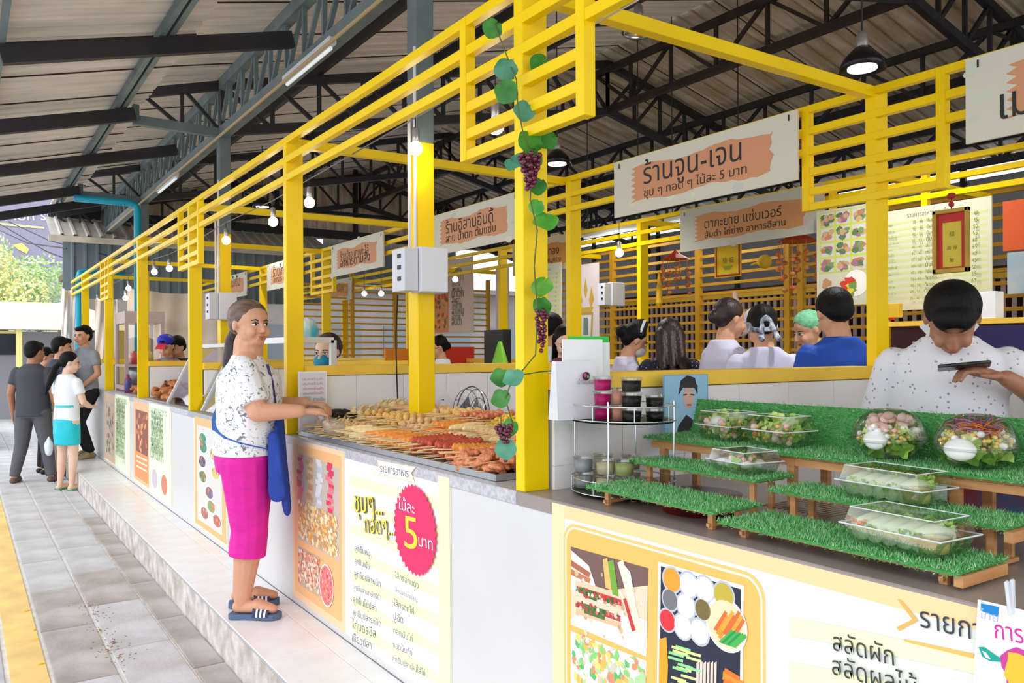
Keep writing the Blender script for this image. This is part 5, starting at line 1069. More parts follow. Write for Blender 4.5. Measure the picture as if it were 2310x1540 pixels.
# steel cooker hood with slanted glass, left of the woman
sk = thing('steel_cooker', 'domed steel cooker on the counter left of the woman', 'cooker', (1.85, 7.3, .9)); b = MB(); b.lathe([(.24, 0), (.24, .05), (.21, .12), (.12, .17), (.0, .185)], (1.85, 7.35, .90), 24); b.build('dome_lid', STAIN, sk, smooth=True); b = MB(); b.ball((1.85, 7.35, 1.10), .02, 8); b.build('knob', BLACK, sk)
sg = thing('sneeze_guard', 'slanting glass guard with pale frame on the counter left of the woman', 'guard', (1.6, 6.7, .9))
for y in (6.05, 6.62, 7.9): b = MB(); b.bar((1.55, y, .905), (1.80, y, 1.42), .03, .02); b.build('frame_bar', mat('pale_aluminium', (206, 208, 212), .4, .3), sg)
b = MB(); b.bar((1.80, 6.05, 1.42), (1.80, 7.9, 1.42), .03); b.build('frame_bar', MATS['pale_aluminium'], sg); b = MB(); b.hexa([(1.555, 6.06, .91), (1.558, 6.06, .91), (1.558, 7.88, .91), (1.555, 7.88, .91), (1.80, 6.06, 1.41), (1.803, 6.06, 1.41), (1.803, 7.88, 1.41), (1.80, 7.88, 1.41)]); b.build('glass_pane', CLEARG, sg)
# white trolley frame and tub behind the second post
wt = thing('white_rack', 'white painted frame rack behind the second post', 'rack', (1.75, 4.9, .9))
for (a, c) in (((1.62, 4.75, 1.43), (1.88, 4.75, 1.43)), ((1.88, 4.75, .905), (1.88, 4.75, 1.43)), ((1.62, 4.75, .905), (1.62, 4.75, 1.43)), ((1.62, 4.75, 1.43), (1.62, 5.5, 1.43)), ((1.62, 5.5, .905), (1.62, 5.5, 1.43))): b = MB(); b.bar(a, c, .035); b.build('frame_bar', WHITE, wt)
b = MB(); c = V3(1.75, 4.85, 1.448); b.lathe([(.07, 0), (.075, .05)], c, 16); b.lathe([(.072, .05), (.055, .10), (.02, .12)], c, 16); b.top('blue_white_tub', mat('cyan_tub', (60, 190, 214), .4, scale=9, rgb2=(220, 236, 240)), 'cyan and white plastic tub on top of the white rack', 'tub')
# ================================================================== fan, patterned bags, cable
fn = thing('electric_fan', 'grey table fan behind the fried skewers', 'fan', (2.47, 4.15, .86)); M = Matrix.Rotation(R(90), 3, 'X') @ Matrix.Identity(3); M = Matrix.Rotation(R(28), 3, 'Z') @ M
c = V3(2.44, 4.05, .99)
for rr_, zz, n_ in ((.165, 0, 28), (.15, .035, 28), (.15, -.035, 28), (.10, .045, 24), (.05, .05, 20)):
    pts = [c + M @ V3(rr_ * math.cos(a * 2 * math.pi / n_), rr_ * math.sin(a * 2 * math.pi / n_), zz) for a in range(n_ + 1)]; b = MB(); b.tube(pts, .004 if rr_ > .16 else .002, 5); b.build('cage_ring', mat('dark_fan_ring', (50, 70, 90), .4), fn)
for i in range(28):
    a = i * 2 * math.pi / 28; b = MB(); b.tube([c + M @ V3(.03 * math.cos(a), .03 * math.sin(a), .05), c + M @ V3(.14 * math.cos(a), .14 * math.sin(a), .042), c + M @ V3(.165 * math.cos(a), .165 * math.sin(a), 0)], .0012, 4); b.build('cage_wire', CHROME, fn)
b = MB()
for i in range(3):
    a = i * 2.09; b.poly([c + M @ V3(.02 * math.cos(a), .02 * math.sin(a), .01), c + M @ V3(.13 * math.cos(a), .13 * math.sin(a), .02), c + M @ V3(.135 * math.cos(a + .8), .135 * math.sin(a + .8), -.02), c + M @ V3(.02 * math.cos(a + 1), .02 * math.sin(a + 1), -.01)])
b.build('blade', mat('smoky_blade', (120, 130, 140), .3), fn); b = MB(); b.lathe([(.03, -.05), (.045, -.02), (.045, .02), (.02, .05)], c, 14, M=M); b.build('motor', mat('fan_motor', (70, 80, 92), .4), fn, smooth=True); b = MB(); b.lathe([(.10, 0), (.10, .015), (.03, .03), (.018, .04), (.018, .10)], (2.44, 4.07, .80), 16); b.build('base', MATS['fan_motor'], fn)
b = MB(); b.mm(2.30, 2.62, 3.9, 4.35, 0, .80); b.top('side_table', WHITE, 'white side table carrying the fan behind the skewer counter', 'table')
for k, (px, dx, cc) in enumerate(((1000, 0, (60, 60, 60)), (1030, 0, (196, 130, 170)))):
    c = onY(px, 905, 4.40); t = thing('cloth_bag', ['white cloth bag with dark dots hanging on the partition', 'white cloth bag with pink print hanging beside the dotted bag'][k], 'bag', c)
    b = Blob(); c = c - V3(0, .03, 0); b.cap(c + V3(0, 0, .03), c + V3(.005, 0, -.10), .025, .075, .5, (0, 1, 0)); b.cap(c + V3(.005, 0, -.10), c + V3(0, 0, -.17), .075, .06, .5, (0, 1, 0)); b.go('bag_body', speck_mat('dotted_cotton_%d' % k, (232, 228, 232), cc, 30, .25), t, .008, 1, world=True)
    b = MB(); b.tube([c + V3(-.012, 0, .02), c + V3(0, .01, .13), c + V3(.014, 0, .02)], .0025, 5); b.build('handle', MATS['white_stripe'], t)
c0 = onY(895, 660, 3.75); b = MB(); b.tube([(c0.x, 3.74, 1.64), onY(893, 760, 3.9), onY(895, 845, 4.40), onY(897, 900, 4.41), onY(895, 950, 4.41)], .004, 6); b.top('power_cable', BLACK, 'black cable hanging from the near fuse box down the partition', 'cable')
# ================================================================== fuse boxes and conduits on the columns
FB = mat('fuse_box_grey', (206, 210, 218), .4)
def fuse(label, x, y, z0, z1, w_, par=None, d=.10):
    t = thing('fuse_box', label, 'electric box', (x, y, z0)); b = MB(); b.mm(x - .02, x + .14, y - d, y, z0, z1); b.build('cabinet', FB, t, bevel=.004)
    b = MB(); b.mm(x - .018, x + .138, y - d - .010, y - d - .002, z0 + .003, z1 - .003); b.build('door', mat('fuse_door', (222, 226, 234), .35), t, bevel=.003)
    b = MB(); b.mm(x - .10, x - .022, y - d * .9, y + .05, z0 + .005, z1 - .01); b.build('side_cabinet', FB, t, bevel=.003)
    for q in (.25, .5, .75): b = MB(); b.mm(x - .106, x - .100, y - d * .5, y - d * .2, z0 + (z1 - z0) * q, z0 + (z1 - z0) * q + .02); b.build('breaker', BLACK, t)
    return t
fuse('white fuse box on the near grey column', 1.93, 3.765, 1.655, 1.885, .14)
fuse('white fuse box on the middle column, left of the woman', 1.93, 7.62, 1.655, 1.90, .14)
c = onX(1372, 690, 5.05); fuse('small white fuse box on the second row post under the gold crest', 5.06, c.y, c.z - .0, c.z + .22, .1, d=.06)
for k, (y, lab) in enumerate(((3.765, 'near'), (7.625, 'middle'))):
    for j, dx in enumerate((-.035, -.012)): b = MB(); b.tube([(1.95 + dx, y + .02 - .02 * j, 1.885), (1.95 + dx, y + .02 - .02 * j, 2.62 + .3 * j)], .009, 8); b.top('conduit', mat('white_conduit', (214, 212, 214), .4), 'white conduit pipe, %s one, running up the %s column' % (('left', 'right')[j], lab), 'pipe')
# turquoise pipes
b = MB(); b.tube([(1.17, 11.42, 3.285), (1.80, 11.42, 3.285), (1.87, 11.42, 3.26), (1.89, 11.42, 3.19), (1.89, 11.42, 2.5), (1.89, 11.42, 1.2)], .045, 12); b.top('water_pipe', BLUEP, 'turquoise pipe bending down the far column under the roof edge', 'pipe', smooth=True)
b = MB(); b.tube([(2.3, 15.2, 2.70), (1.70, 15.05, 2.70), (1.62, 15, 2.68), (1.60, 15, 2.60), (1.60, 15, .0)], .055, 12); b.top('water_pipe', BLUEP, 'thick turquoise pipe standing at the far end of the stall row', 'pipe', smooth=True)
# ================================================================== lamps
BULB = mat('warm_bulb', (255, 236, 200), .3, emit=9); BRIM = mat('lamp_white', (240, 246, 255), .3, emit=1.6)
wire = MB(); wp = []
bulbs = ((1118, 285, 'bulb behind the vine post grid', 1.9), (938, 335, 'bulb in front of the near grey column', 1.9), (698, 457, 'bulb right of the second front post', 1.9), (616, 500, 'bulb left of the second front post', 1.9), (510, 542, 'bulb in front of the middle column', 1.9), (450, 575, 'bulb right of the third front post grid', 1.9), (382, 605, 'upper bulb in the pair right of the fourth front post', 1.9), (348, 613, 'lower bulb in the pair right of the fourth front post', 1.9), (290, 650, 'bulb above the glass cabinet', 1.9), (283, 672, 'lower bulb above the glass cabinet', 1.9), (220, 678, 'farthest bulb over the street group', 1.9), (292, 685, 'small bulb behind the far post', 2.6),
         (1397, 570, 'bulb in the aisle right of the second back post', 5.0), (822, 662, 'left bulb of the pair by the near fuse box', 5.0), (860, 662, 'right bulb of the pair by the near fuse box', 5.0), (1027, 630, 'bulb above the food photo menu', 5.4))
for k, (px, py, l_, x) in enumerate(bulbs):
    c = onX(px, py, x); t = thing('hanging_bulb', l_, 'light bulb', c); b = MB(); b.ball(c, .036 if k < 12 else .04, 14); b.build('glass_bulb', BULB, t, smooth=True)
    b = MB(); b.lathe([(.017, .03), (.019, .045), (.019, .095), (.012, .105)], c, 12); b.build('socket', mat('chrome_socket', (206, 206, 210), .25, .8), t, smooth=True)
    b = MB(); b.tube([c + V3(0, 0, .10), V3(c.x, c.y, max(c.z + .16, 2.53 if k in (0, 11, 12, 13, 14, 15) else 0))], .003, 5); b.build('cord', BLACK, t)
    if k < 9: ld = bpy.data.lights.new('bulb_light', 'POINT'); ld.energy = 2.0; ld.color = (1, .86, .66); ld.shadow_soft_size = .04; lo = bpy.data.objects.new('bulb_light', ld); COL.objects.link(lo); lo.location = c - V3(0, 0, .05)
b = MB(); q = [onX(px, py, 1.9) + V3(0, 0, .155) for px, py, l_, x in bulbs[1:9]]; q = sorted(q, key=lambda v: v.y); b.tube([V3(1.9, 1.6, 2.60)] + q + [V3(1.9, 14.5, 2.42)], .004, 6); b.top('lamp_wire', mat('grey_wire', (120, 116, 116), .5), 'grey wire along the stalls carrying the bulbs', 'wire')
b = MB(); b.tube([onX(655, 400, 1.62), onX(900, 250, 1.62), onX(1045, 180, 1.62), onX(1330, 60, 1.62), onX(1440, 0, 1.62)], .003, 5); b.top('thin_wire', mat('pale_wire', (190, 180, 170), .5), 'thin pale wire slung under the front rails', 'wire')
def pendant(label, c, r, glassy=False, ztop=3.6, pw=25):
    t = thing('pendant_lamp', label, 'lamp', c); sh = clear_mat('lamp_glass', (.8, .8, .8), .55, .15) if glassy and 'lamp_glass' not in MATS else (MATS.get('lamp_glass') if glassy else mat('dark_lamp_shade', (36, 32, 36), .25, .6))
    b = MB(); prof = [(r * .28, r * 1.0), (r * .45, r * .85), (r * .8, r * .5), (r * 1.0, .0), (r * .97, .0), (r * .76, r * .47), (r * .42, r * .80)] if not glassy else [(r * .2, r * .5), (r * .7, r * .35), (r, 0), (r * .8, -r * .18), (r * .3, -r * .28), (0, -r * .3)]
    b.lathe(prof, c, 28); b.build('shade', sh, t, smooth=True); b = MB(); b.lathe([(r * .18, r * .5 if glassy else r * .9), (r * .26, r * 1.1), (r * .26, r * 1.5), (r * .1, r * 1.7)], c, 14); b.build('lamp_holder', mat('grey_lamp_holder', (150, 146, 140), .4, .5), t, smooth=True)
    b = MB(); b.lathe([(r * .62, r * .02), (r * .62, r * .12), (r * .3, r * .2)], c, 20); b.build('lamp_face', BRIM if not glassy else mat('dim_lamp', (226, 226, 222), .2, .3), t)
    b = MB(); b.tube([c + V3(0, 0, r * 1.6), V3(c.x, c.y, ztop)], .006, 6); b.build('hanging_rod', STEELD, t)
    if pw: ld = bpy.data.lights.new('pendant_light', 'SPOT'); ld.energy = pw; ld.spot_size = R(140); ld.spot_blend = .6; ld.shadow_soft_size = r * .6; lo = bpy.data.objects.new('pendant_light', ld); COL.objects.link(lo); lo.location = c - V3(0, 0, .02)
pendant('black pendant lamp with a bright face, left of the sign nearest the right edge', onX(1945, 158, 4.3) , .13, ztop=4.42, pw=110)
pendant('round ribbed glass lamp under the yellow cross beam', onX(1440, 72, 4.0),   .12, True, ztop=4.35, pw=0)
pendant('black pendant lamp right of the vine post', onX(1257, 372, 4.3), .13, ztop=4.42, pw=110)
pendant('black pendant lamp left of the second front post', onX(592, 468, 3.2), .13, ztop=4.0, pw=80)
def tube_lamp(label, a, c):
    t = thing('fluorescent_lamp', label, 'lamp', (a + c) / 2); b = MB(); b.bar(a, c, .05, .05)
    if a.x > 5:
        for q in (.1, .9): r_ = MB(); e_ = a.lerp(c, q); r_.tube([e_, V3(e_.x, e_.y, 4.86)], .006, 5); r_.build('rod', STEELD, t)
    b = b; b.build('housing', mat('pale_housing', (206, 208, 206), .5), t, bevel=.004); dn = V3(0, 0, -.04); b = MB(); b.tube([a.lerp(c, .04) + dn, a.lerp(c, .96) + dn], .013, 8); b.build('tube', mat('fluorescent_tube', (236, 244, 244), .3, emit=.3), t)
tube_lamp('fluorescent lamp fixed under the eave girder, nearest one', V3(1.93, 4.85, 3.30), V3(1.93, 5.75, 3.30)); tube_lamp('fluorescent lamp under the eave girder, farther one', V3(1.93, 9.3, 3.28), V3(1.93, 10.3, 3.28))
b = MB(); b.tube([V3(1.90, 2.5, 3.27), V3(1.90, 14, 3.27)], .012, 8); b.top('eave_conduit', mat('tan_conduit', (176, 150, 104), .5), 'tan conduit running under the eave girder', 'pipe')
for k, y in enumerate((5.2, 6.6)): tube_lamp(['fluorescent lamp behind the second row sign, right one', 'fluorescent lamp behind the second row sign, left one'][k], V3(6.2, y, 2.75), V3(6.2, y + 1.1, 2.75))
for k, (x, y) in enumerate(((6.2, 5.7), (6.2, 7.1))):  # added fill lights that brighten the aisle, set just under the tubes
    ld = bpy.data.lights.new('aisle_fill_light', 'POINT'); ld.energy = 14; ld.shadow_soft_size = .3; ld.color = (1, .96, .88); lo = bpy.data.objects.new('aisle_fill_light', ld); COL.objects.link(lo); lo.location = (x, y, 2.6)
# ================================================================== turf display stands
def turf_mat():
    m = mat('turf_backing', (70, 150, 76), .8); return m
TG = [mat('turf_blade_mid', (112, 190, 112), .7), mat('turf_blade_dark', (72, 152, 80), .7), mat('turf_blade_pale', (186, 226, 180), .7)]
trs = np.random.RandomState(3)
def turf(parent, O, U, V, N, lu, lv, dens=62000, L=.010):
    """turf pad: origin O, unit axes U, V, normal N; blades joined as stuff"""
    n = int(lu * lv * dens); u = trs.rand(n) * (lu + .006) - .003; v = trs.rand(n) * (lv + .006) - .003
    O, U, V, N = (np.array(q, float) for q in (O, U, V, N))
    base = O + u[:, None] * U + v[:, None] * V
    a = trs.rand(n) * 6.283; w_ = .0011; sd = (np.cos(a)[:, None] * U + np.sin(a)[:, None] * V) * w_
    ln = (trs.randn(n) * .45)[:, None] * U + (trs.randn(n) * .45)[:, None] * V + N; ln /= np.linalg.norm(ln, axis=1)[:, None]
    h = L * (.65 + .7 * trs.rand(n)); tip = base + ln * h[:, None]
    Mi = np.array(rootinv(parent)); vs = np.stack([base - sd, base + sd, tip], 1).reshape(-1, 3); vs = vs @ Mi[:3, :3].T + Mi[:3, 3]
    me = bpy.data.meshes.new('turf_blades'); me.vertices.add(3 * n); me.vertices.foreach_set('co', vs.ravel()); me.loops.add(3 * n); me.loops.foreach_set('vertex_index', np.arange(3 * n)); me.polygons.add(n); me.polygons.foreach_set('loop_start', np.arange(n) * 3); me.polygons.foreach_set('loop_total', np.full(n, 3))
    for m in TG: me.materials.append(m)
    cl = (trs.rand(n) * 3 // 1).astype(int); cl[trs.rand(n) < .4] = 0; me.polygons.foreach_set('material_index', cl); me.update(); me.validate()
    o = bpy.data.objects.new('turf_blades', me); COL.objects.link(o); o.parent = parent; o['kind'] = 'stuff'
def board(st, x0, x1, y0, y1, z, tilt=0.0, legs=()):
    b = MB(); b.mm(x0 + .022, x1 - .02, y0 + .02, y1 - .02, z - .014, z - .006); b.build('shelf_board', WOOD, st)
    b = MB(); b.mm(x0, x1, y0, y1, z - .006, z); b.build('turf_mat', MATS['turf_backing'], st)
    turf(st, (x0, y0, z), (1, 0, 0), (0, 1, 0), (0, 0, 1), x1 - x0, y1 - y0); turf(st, (x0, y0, z - .008), (0, 1, 0), (0, 0, 1), (-1, 0, 0), y1 - y0, .01, 80000, .006)
    turf(st, (x0, y0, z - .008), (1, 0, 0), (0, 0, 1), (0, -1, 0), x1 - x0, .01, 80000, .006)
turf_mat()
def stand(label, y0, y1, bx, zs, yoff=(0, 0, 0)):
    st = thing('display_stand', label, 'display stand', ((bx[0][0] + bx[-1][1]) / 2, (y0 + y1) / 2, .90))
    for (x0, x1), z, yo in zip(bx, zs, yoff): board(st, x0, x1, y0 + yo, y1 + yo, z)
    for (x0, x1), z, yo in zip(bx, zs, yoff):
        for y in (y0 + yo + .045, y1 + yo - .045):
            for x in (x0 + .045, x1 - .04): b = MB(); b.mm(x - .006, x + .006, y - .008, y + .008, .9005, z - .016); b.build('leg', WOOD, st)
    for y in (y0 + .045, y1 - .045): b = MB(); b.bar((bx[0][0] + .03, y, .912), (bx[-1][1] - .03, y, .908), .009); b.build('side_rail', WOOD, st)
    return st
stand('tiered wooden stand covered with green turf, left one near the wire rack', 1.395, 1.885, ((1.53, 1.715), (1.725, 1.885)), (.955, 1.012), (0, .03))
s2 = stand('tiered wooden stand covered with green turf, right one under the salad boxes', .80, 1.375, ((1.525, 1.715), (1.725, 1.885)), (.938, .995), (0, .01))
s3 = thing('display_stand', 'top tier of the turf display with an upright turf back', 'display stand', (2.0, 1.4, .90))
board(s3, 1.885, 2.085, .62, 2.02, 1.068)
Uv = V3(.35, 0, 1).normalized(); b = MB(); b.hexa([(2.085, .62, 1.065), (2.095, .62, 1.062), (2.095, 2.0, 1.062), (2.085, 2.0, 1.065), (2.12, .62, 1.185), (2.13, .62, 1.182), (2.13, 2.0, 1.182), (2.12, 2.0, 1.185)]); b.build('turf_back', MATS['turf_backing'], s3)
turf(s3, (2.085, .62, 1.065), (0, 1, 0), (.28, 0, .96), (-.96, 0, .28), 1.38, .125, 62000)
for y in (.66, 1.0, 1.45, 1.95):
    for x in (1.91, 2.06): b = MB(); b.mm(x - .009, x + .009, y - .012, y + .012, .9005, 1.052); b.build('leg', WOOD, s3)
b = MB(); b.mm(1.902, 1.912, .63, 2.0, 1.034, 1.054); b.build('edge_rail', WOOD, s3)
for (xa, xb, zz) in ((1.54, 1.71, .938), (1.73, 1.88, .995)):
    b = MB(); b.mm(xa, xb, .795, .812, zz - .030, zz - .008); b.build('end_rail', WOOD, s2)
# things seen beneath the stands
b = MB(); b.lathe([(.05, 0), (.06, .05), (.062, .055)], (1.80, 1.12, .90), 20); b.top('sauce_tub', mat('pale_lime_tub', (206, 214, 130), .4), 'pale lime tub on the counter under the right turf stand', 'tub', smooth=True)
b = MB(); b.mm(2.15, 2.24, .75, 1.15, .902, 1.04); b.top('red_blue_box', mat('red_carton', (206, 40, 44), .5, scale=5, rgb2=(30, 130, 180)), 'red and blue carton behind the turf display', 'carton')
b = MB(); b.lathe([(.10, 0), (.115, .04), (.12, .05)], (1.72, 1.62, .902), 24); b.top('red_black_plate', mat('red_black_plate', (140, 20, 30), .3, scale=6, rgb2=(20, 16, 18)), 'red and black plate on the counter under the left turf stand', 'plate', smooth=True)
b = MB(); [b.tube([(1.84, 1.30 + i * .018, .922), (2.05, 1.30 + i * .018, .922)], .002, 5) for i in range(12)]; b.top('wire_grid', CHROME, 'chrome wire grid lying under the right turf stand', 'grid')
# ================================================================== salads
LET = [mat('lettuce_light', (176, 214, 96), .5, scale=12, rgb2=(214, 232, 150)), mat('lettuce_mid', (120, 180, 60), .5, scale=12, rgb2=(160, 204, 90)), mat('rice_paper', (222, 236, 200), .35)]
CRT = mat('carrot', (240, 130, 50), .5); PUR = mat('purple_cabbage', (150, 70, 130), .5, scale=20, rgb2=(206, 170, 196)); CRN = mat('sweetcorn', (246, 214, 110), .5); EGG = mat('egg_white', (250, 250, 246), .35); CRAB = mat('crab_stick', (236, 90, 70), .5, scale=20, rgb2=(250, 220, 210)); DIP = mat('cream_dip', (240, 226, 150), .35); HAM = mat('pink_ham', (240, 190, 180), .5, scale=14, rgb2=(250, 220, 214)); OLV = mat('dark_olive', (96, 80, 50), .4)
sr = random.Random(21)
def leafball(b, c, r, n=26, sq=1.0):
    for i in range(n):
        a, e = sr.uniform(0, 6.28), sr.uniform(-.5, 1.2); p = c + V3(math.cos(a) * math.cos(e), math.sin(a) * math.cos(e), math.sin(e) * sq) * r * sr.uniform(.5, 1)
        s_ = r * sr.uniform(.22, .36); ax = V3(sr.gauss(0, 1), sr.gauss(0, 1), sr.gauss(0, 1)).normalized(); bx = ax.cross(V3(0, 0, 1)).normalized(); cx = ax.cross(bx)
        ring = [p + (bx * math.cos(t * .5236) + cx * math.sin(t * .5236)) * s_ * (1 + .22 * math.sin(t * 2.09)) + ax * (s_ * .35 * math.sin(t * 1.57)) for t in range(12)]
        for t in range(12): b.poly([p, ring[t], ring[(t + 1) % 12]])
def part_mb(parent, name, m, fn, smooth=False): b = MB(); fn(b); return b.build(name, m, parent, smooth=smooth)
def filling(t, c, r, spec, sq=.8):
    for name, m, n, rad, zz in spec:
        def f(b):
            for i in range(n):
                a, q = sr.uniform(0, 6.28), sr.random() ** .5; p = c + V3(math.cos(a) * q * r * (.55 if name in ('ham', 'cabbage_shreds', 'carrot_shreds') else .80), math.sin(a) * q * r * (.55 if name in ('ham', 'cabbage_shreds', 'carrot_shreds') else .80), zz + sr.uniform(-.2, .3) * r * sq)
                if name in ('carrot_shreds', 'cabbage_shreds'): d = V3(sr.gauss(0, 1), sr.gauss(0, 1), sr.gauss(0, .5)).normalized() * rad * 3; b.tube([p - d, p + V3(0, 0, rad * .5), p + d], rad * .32, 5)
                else: b.ball(p, (rad * sr.uniform(.7, 1.2), rad * sr.uniform(.7, 1.2), rad * .8), 7)
            return b
        part_mb(t, name, m, f, True)
CLEARB = clear_mat('salad_box_plastic', (.98, .99, .98), .06, .06)
def dome(label, c, r, spec):
    t = thing('salad_bowl', label, 'salad', c); c = Vector(c)
    part_mb(t, 'bowl_base', CLEARB, lambda b: b.lathe([(r * .55, 0), (r * .62, .003), (r * .9, r * .42), (r * 1.04, r * .46), (r * 1.04, r * .50)], c, 32), True)
    part_mb(t, 'dome_lid', CLEARB, lambda b: b.lathe([(r * 1.04, r * .50), (r * .98, r * .56), (r * .93, r * .80), (r * .74, r * 1.12), (r * .4, r * 1.30), (0, r * 1.34)], c, 32), True)
    part_mb(t, 'lettuce', LET[0], lambda b: leafball(b, c + V3(0, 0, r * .45), r * .66, 44, .7)); part_mb(t, 'lettuce', LET[1], lambda b: leafball(b, c + V3(0, 0, r * .32), r * .72, 36, .5)); filling(t, c, r, spec); return t
d1 = dome('domed salad bowl with pink ham and egg, left of the two round ones', (1.975, 1.205, 1.078), .093, (('corn', CRN, 60, .0065, .055), ('ham', HAM, 30, .014, .085), ('white_strips', EGG, 24, .010, .066), ('crab_stick', CRAB, 10, .008, .05)))
d2 = dome('domed salad bowl topped with purple cabbage and carrot, right round one', (1.970, .985, 1.078), .093, (('cabbage_shreds', PUR, 70, .0055, .092), ('carrot_shreds', CRT, 70, .0055, .082), ('corn', CRN, 80, .0065, .058), ('white_strips', EGG, 20, .010, .060), ('olive', OLV, 3, .010, .07)))
part_mb(d2, 'egg_half', EGG, lambda b: b.ball((1.898, .985, 1.122), (.018, .038, .026), 14), True); part_mb(d1, 'egg_half', EGG, lambda b: b.ball((1.905, 1.20, 1.125), (.016, .032, .024), 14), True)
def clam(label, c, w_, d, h, rz, fill, tilt=0):
    """hinged clear box: local frame at its base centre"""
    t = thing('salad_box', label, 'salad', c, rz); t.rotation_euler = (0, tilt, rz)
    b = MB(); a, e = w_ / 2, d / 2
    def shell(z0, z1, k0, k1):
        P0 = [(-a * k0, -e * k0), (a * k0, -e * k0), (a * k0, e * k0), (-a * k0, e * k0)]; P1 = [(-a * k1, -e * k1), (a * k1, -e * k1), (a * k1, e * k1), (-a * k1, e * k1)]
        for i in range(4): j = (i + 1) % 4; b.poly([(*P0[i], z0), (*P0[j], z0), (*P1[j], z1), (*P1[i], z1)])
        return P0, P1
    P0, P1 = shell(0, h * .5, .84, .98); b.poly([(*p, 0) for p in P0]); shell(h * .5, h * .5 + .001, .98, 1.06); b.build('box_base', CLEARB, t, local=True)
    b = MB(); shell(h * .52, h * .52 + .001, 1.06, .98); P0, P1 = shell(h * .52, h, .98, .88); b.poly([(*p, h) for p in P1]); b.build('box_lid', CLEARB, t, local=True)
    rims = MB(); k = 1.06; cs = [(-a * k, -e * k, h * .51), (a * k, -e * k, h * .51), (a * k, e * k, h * .51), (-a * k, e * k, h * .51)]; rims.tube(cs + [cs[0]], .0018, 5); k = .88; cs = [(-a * k, -e * k, h), (a * k, -e * k, h), (a * k, e * k, h), (-a * k, e * k, h)]; rims.tube(cs + [cs[0]], .0012, 5); rims.build('rim_bead', mat('plastic_bead', (226, 232, 234), .15, spec=.8), t, local=True)
    fill(t, a, e, h); return t
def fill_salad(t, a, e, h, seed=0, pepper=False):
    b = MB(); leafball(b, V3(.008, 0, h * .45), min(a, e) * .95, 70, .75); b.build('lettuce', LET[0], t, local=True); b = MB(); leafball(b, V3(0.015, .01, h * .5), min(a, e) * .85, 36, .7); b.build('lettuce', LET[1], t, local=True)
    for nm, m, n, r_ in (('corn', CRN, 40, .006), ('ham', HAM, 8, .012), ('crab_stick', CRAB, 10, .009), ('carrot', CRT, 8 if pepper else 3, .009)):
        b = MB(); [b.ball((sr.uniform(-a, a * .6) * .8, sr.uniform(-e, e) * .8, sr.uniform(.1, .75) * h), r_, 7) for _ in range(n)]; b.build(nm, m, t, smooth=True, local=True)
    if not pepper: b = MB(); b.ball((-a * .5, e * .1, h * .62), (.022, .030, .020), 14); b.build('egg_half', EGG, t, smooth=True, local=True)
clam('clear salad box with a halved egg, leftmost of the two back boxes', (1.985, 1.745, 1.078), .125, .150, .085, R(-8), lambda t, a, e, h: fill_salad(t, a, e, h))
clam('clear salad box with carrot and red peppers, right of the egg salad box', (1.975, 1.545, 1.078), .125, .155, .085, R(-6), lambda t, a, e, h: fill_salad(t, a, e, h, pepper=True))
def fill_roll(t, a, e, h, carrot=False):
    for i in range(5):
        y = e * .76 - i * e * .31; b = MB(); b.tube([(-a * .62, y + .004, h * .32), (0, y, h * .40), (a * .66, y - .004, h * .32)], [.023, .027, .023], 12); b.build('rice_paper_roll', LET[2], t, smooth=True, local=True)
        b = MB(); leafball(b, V3(a * .62, y, h * .50), .027, 26, .9); leafball(b, V3(-a * .60, y, h * .42), .018, 12, .8); b.build('lettuce_end', LET[i % 2], t, local=True)
    if carrot: b = MB(); [b.box((-a * .3 + sr.uniform(-.02, .02), e * .72 + sr.uniform(-.012, .012), h * .52), (.05, .006, .006), (0, sr.uniform(-.3, .3), sr.uniform(-.5, .5))) for _ in range(9)]; b.build('carrot_strips', CRT, t, local=True)
    b = MB(); b.lathe([(.028, 0), (.034, .036), (.036, .037)], (-a * .35, -e * .66, .004), 20); b.build('dip_cup', CLEARB, t, smooth=True, local=True); b = MB(); b.lathe([(.027, .002), (.0325, .033), (0, .034)], (-a * .35, -e * .66, .004), 20); b.build('cream_dip', DIP, t, smooth=True, local=True)
clam('clear box of lettuce rolls with a cream dip, on the middle tier', (1.800, 1.085, 1.005),   .125, .215, .072, R(-5), lambda t, a, e, h: fill_roll(t, a, e, h))
clam('clear box of lettuce rolls with carrot and cream dip, on the lowest tier', (1.615, .945, .948), .130, .215, .072, R(-4), lambda t, a, e, h: fill_roll(t, a, e, h, True))
def fill_sand(t, a, e, h):
    b = MB(); [b.ball((sr.uniform(-a, a) * .6, sr.uniform(-e, e) * .7, h * .35), (.018, .024, .012), 8) for _ in range(14)]; b.build('rice_rolls', EGG, t, smooth=True, local=True); b = MB(); leafball(b, V3(0, 0, h * .45), min(a, e) * .75, 14, .3); b.build('herbs', LET[1], t, local=True); b = MB(); [b.ball((sr.uniform(-a, a) * .6, sr.uniform(-e, e) * .6, h * .6), .008, 7) for _ in range(9)]; b.build('crab_pieces', CRAB, t, smooth=True, local=True)
clam('flat clear box with herbs and white rolls, on the left middle tier', (1.795, 1.520, 1.022), .135, .145, .056, R(-8), fill_sand, 0)
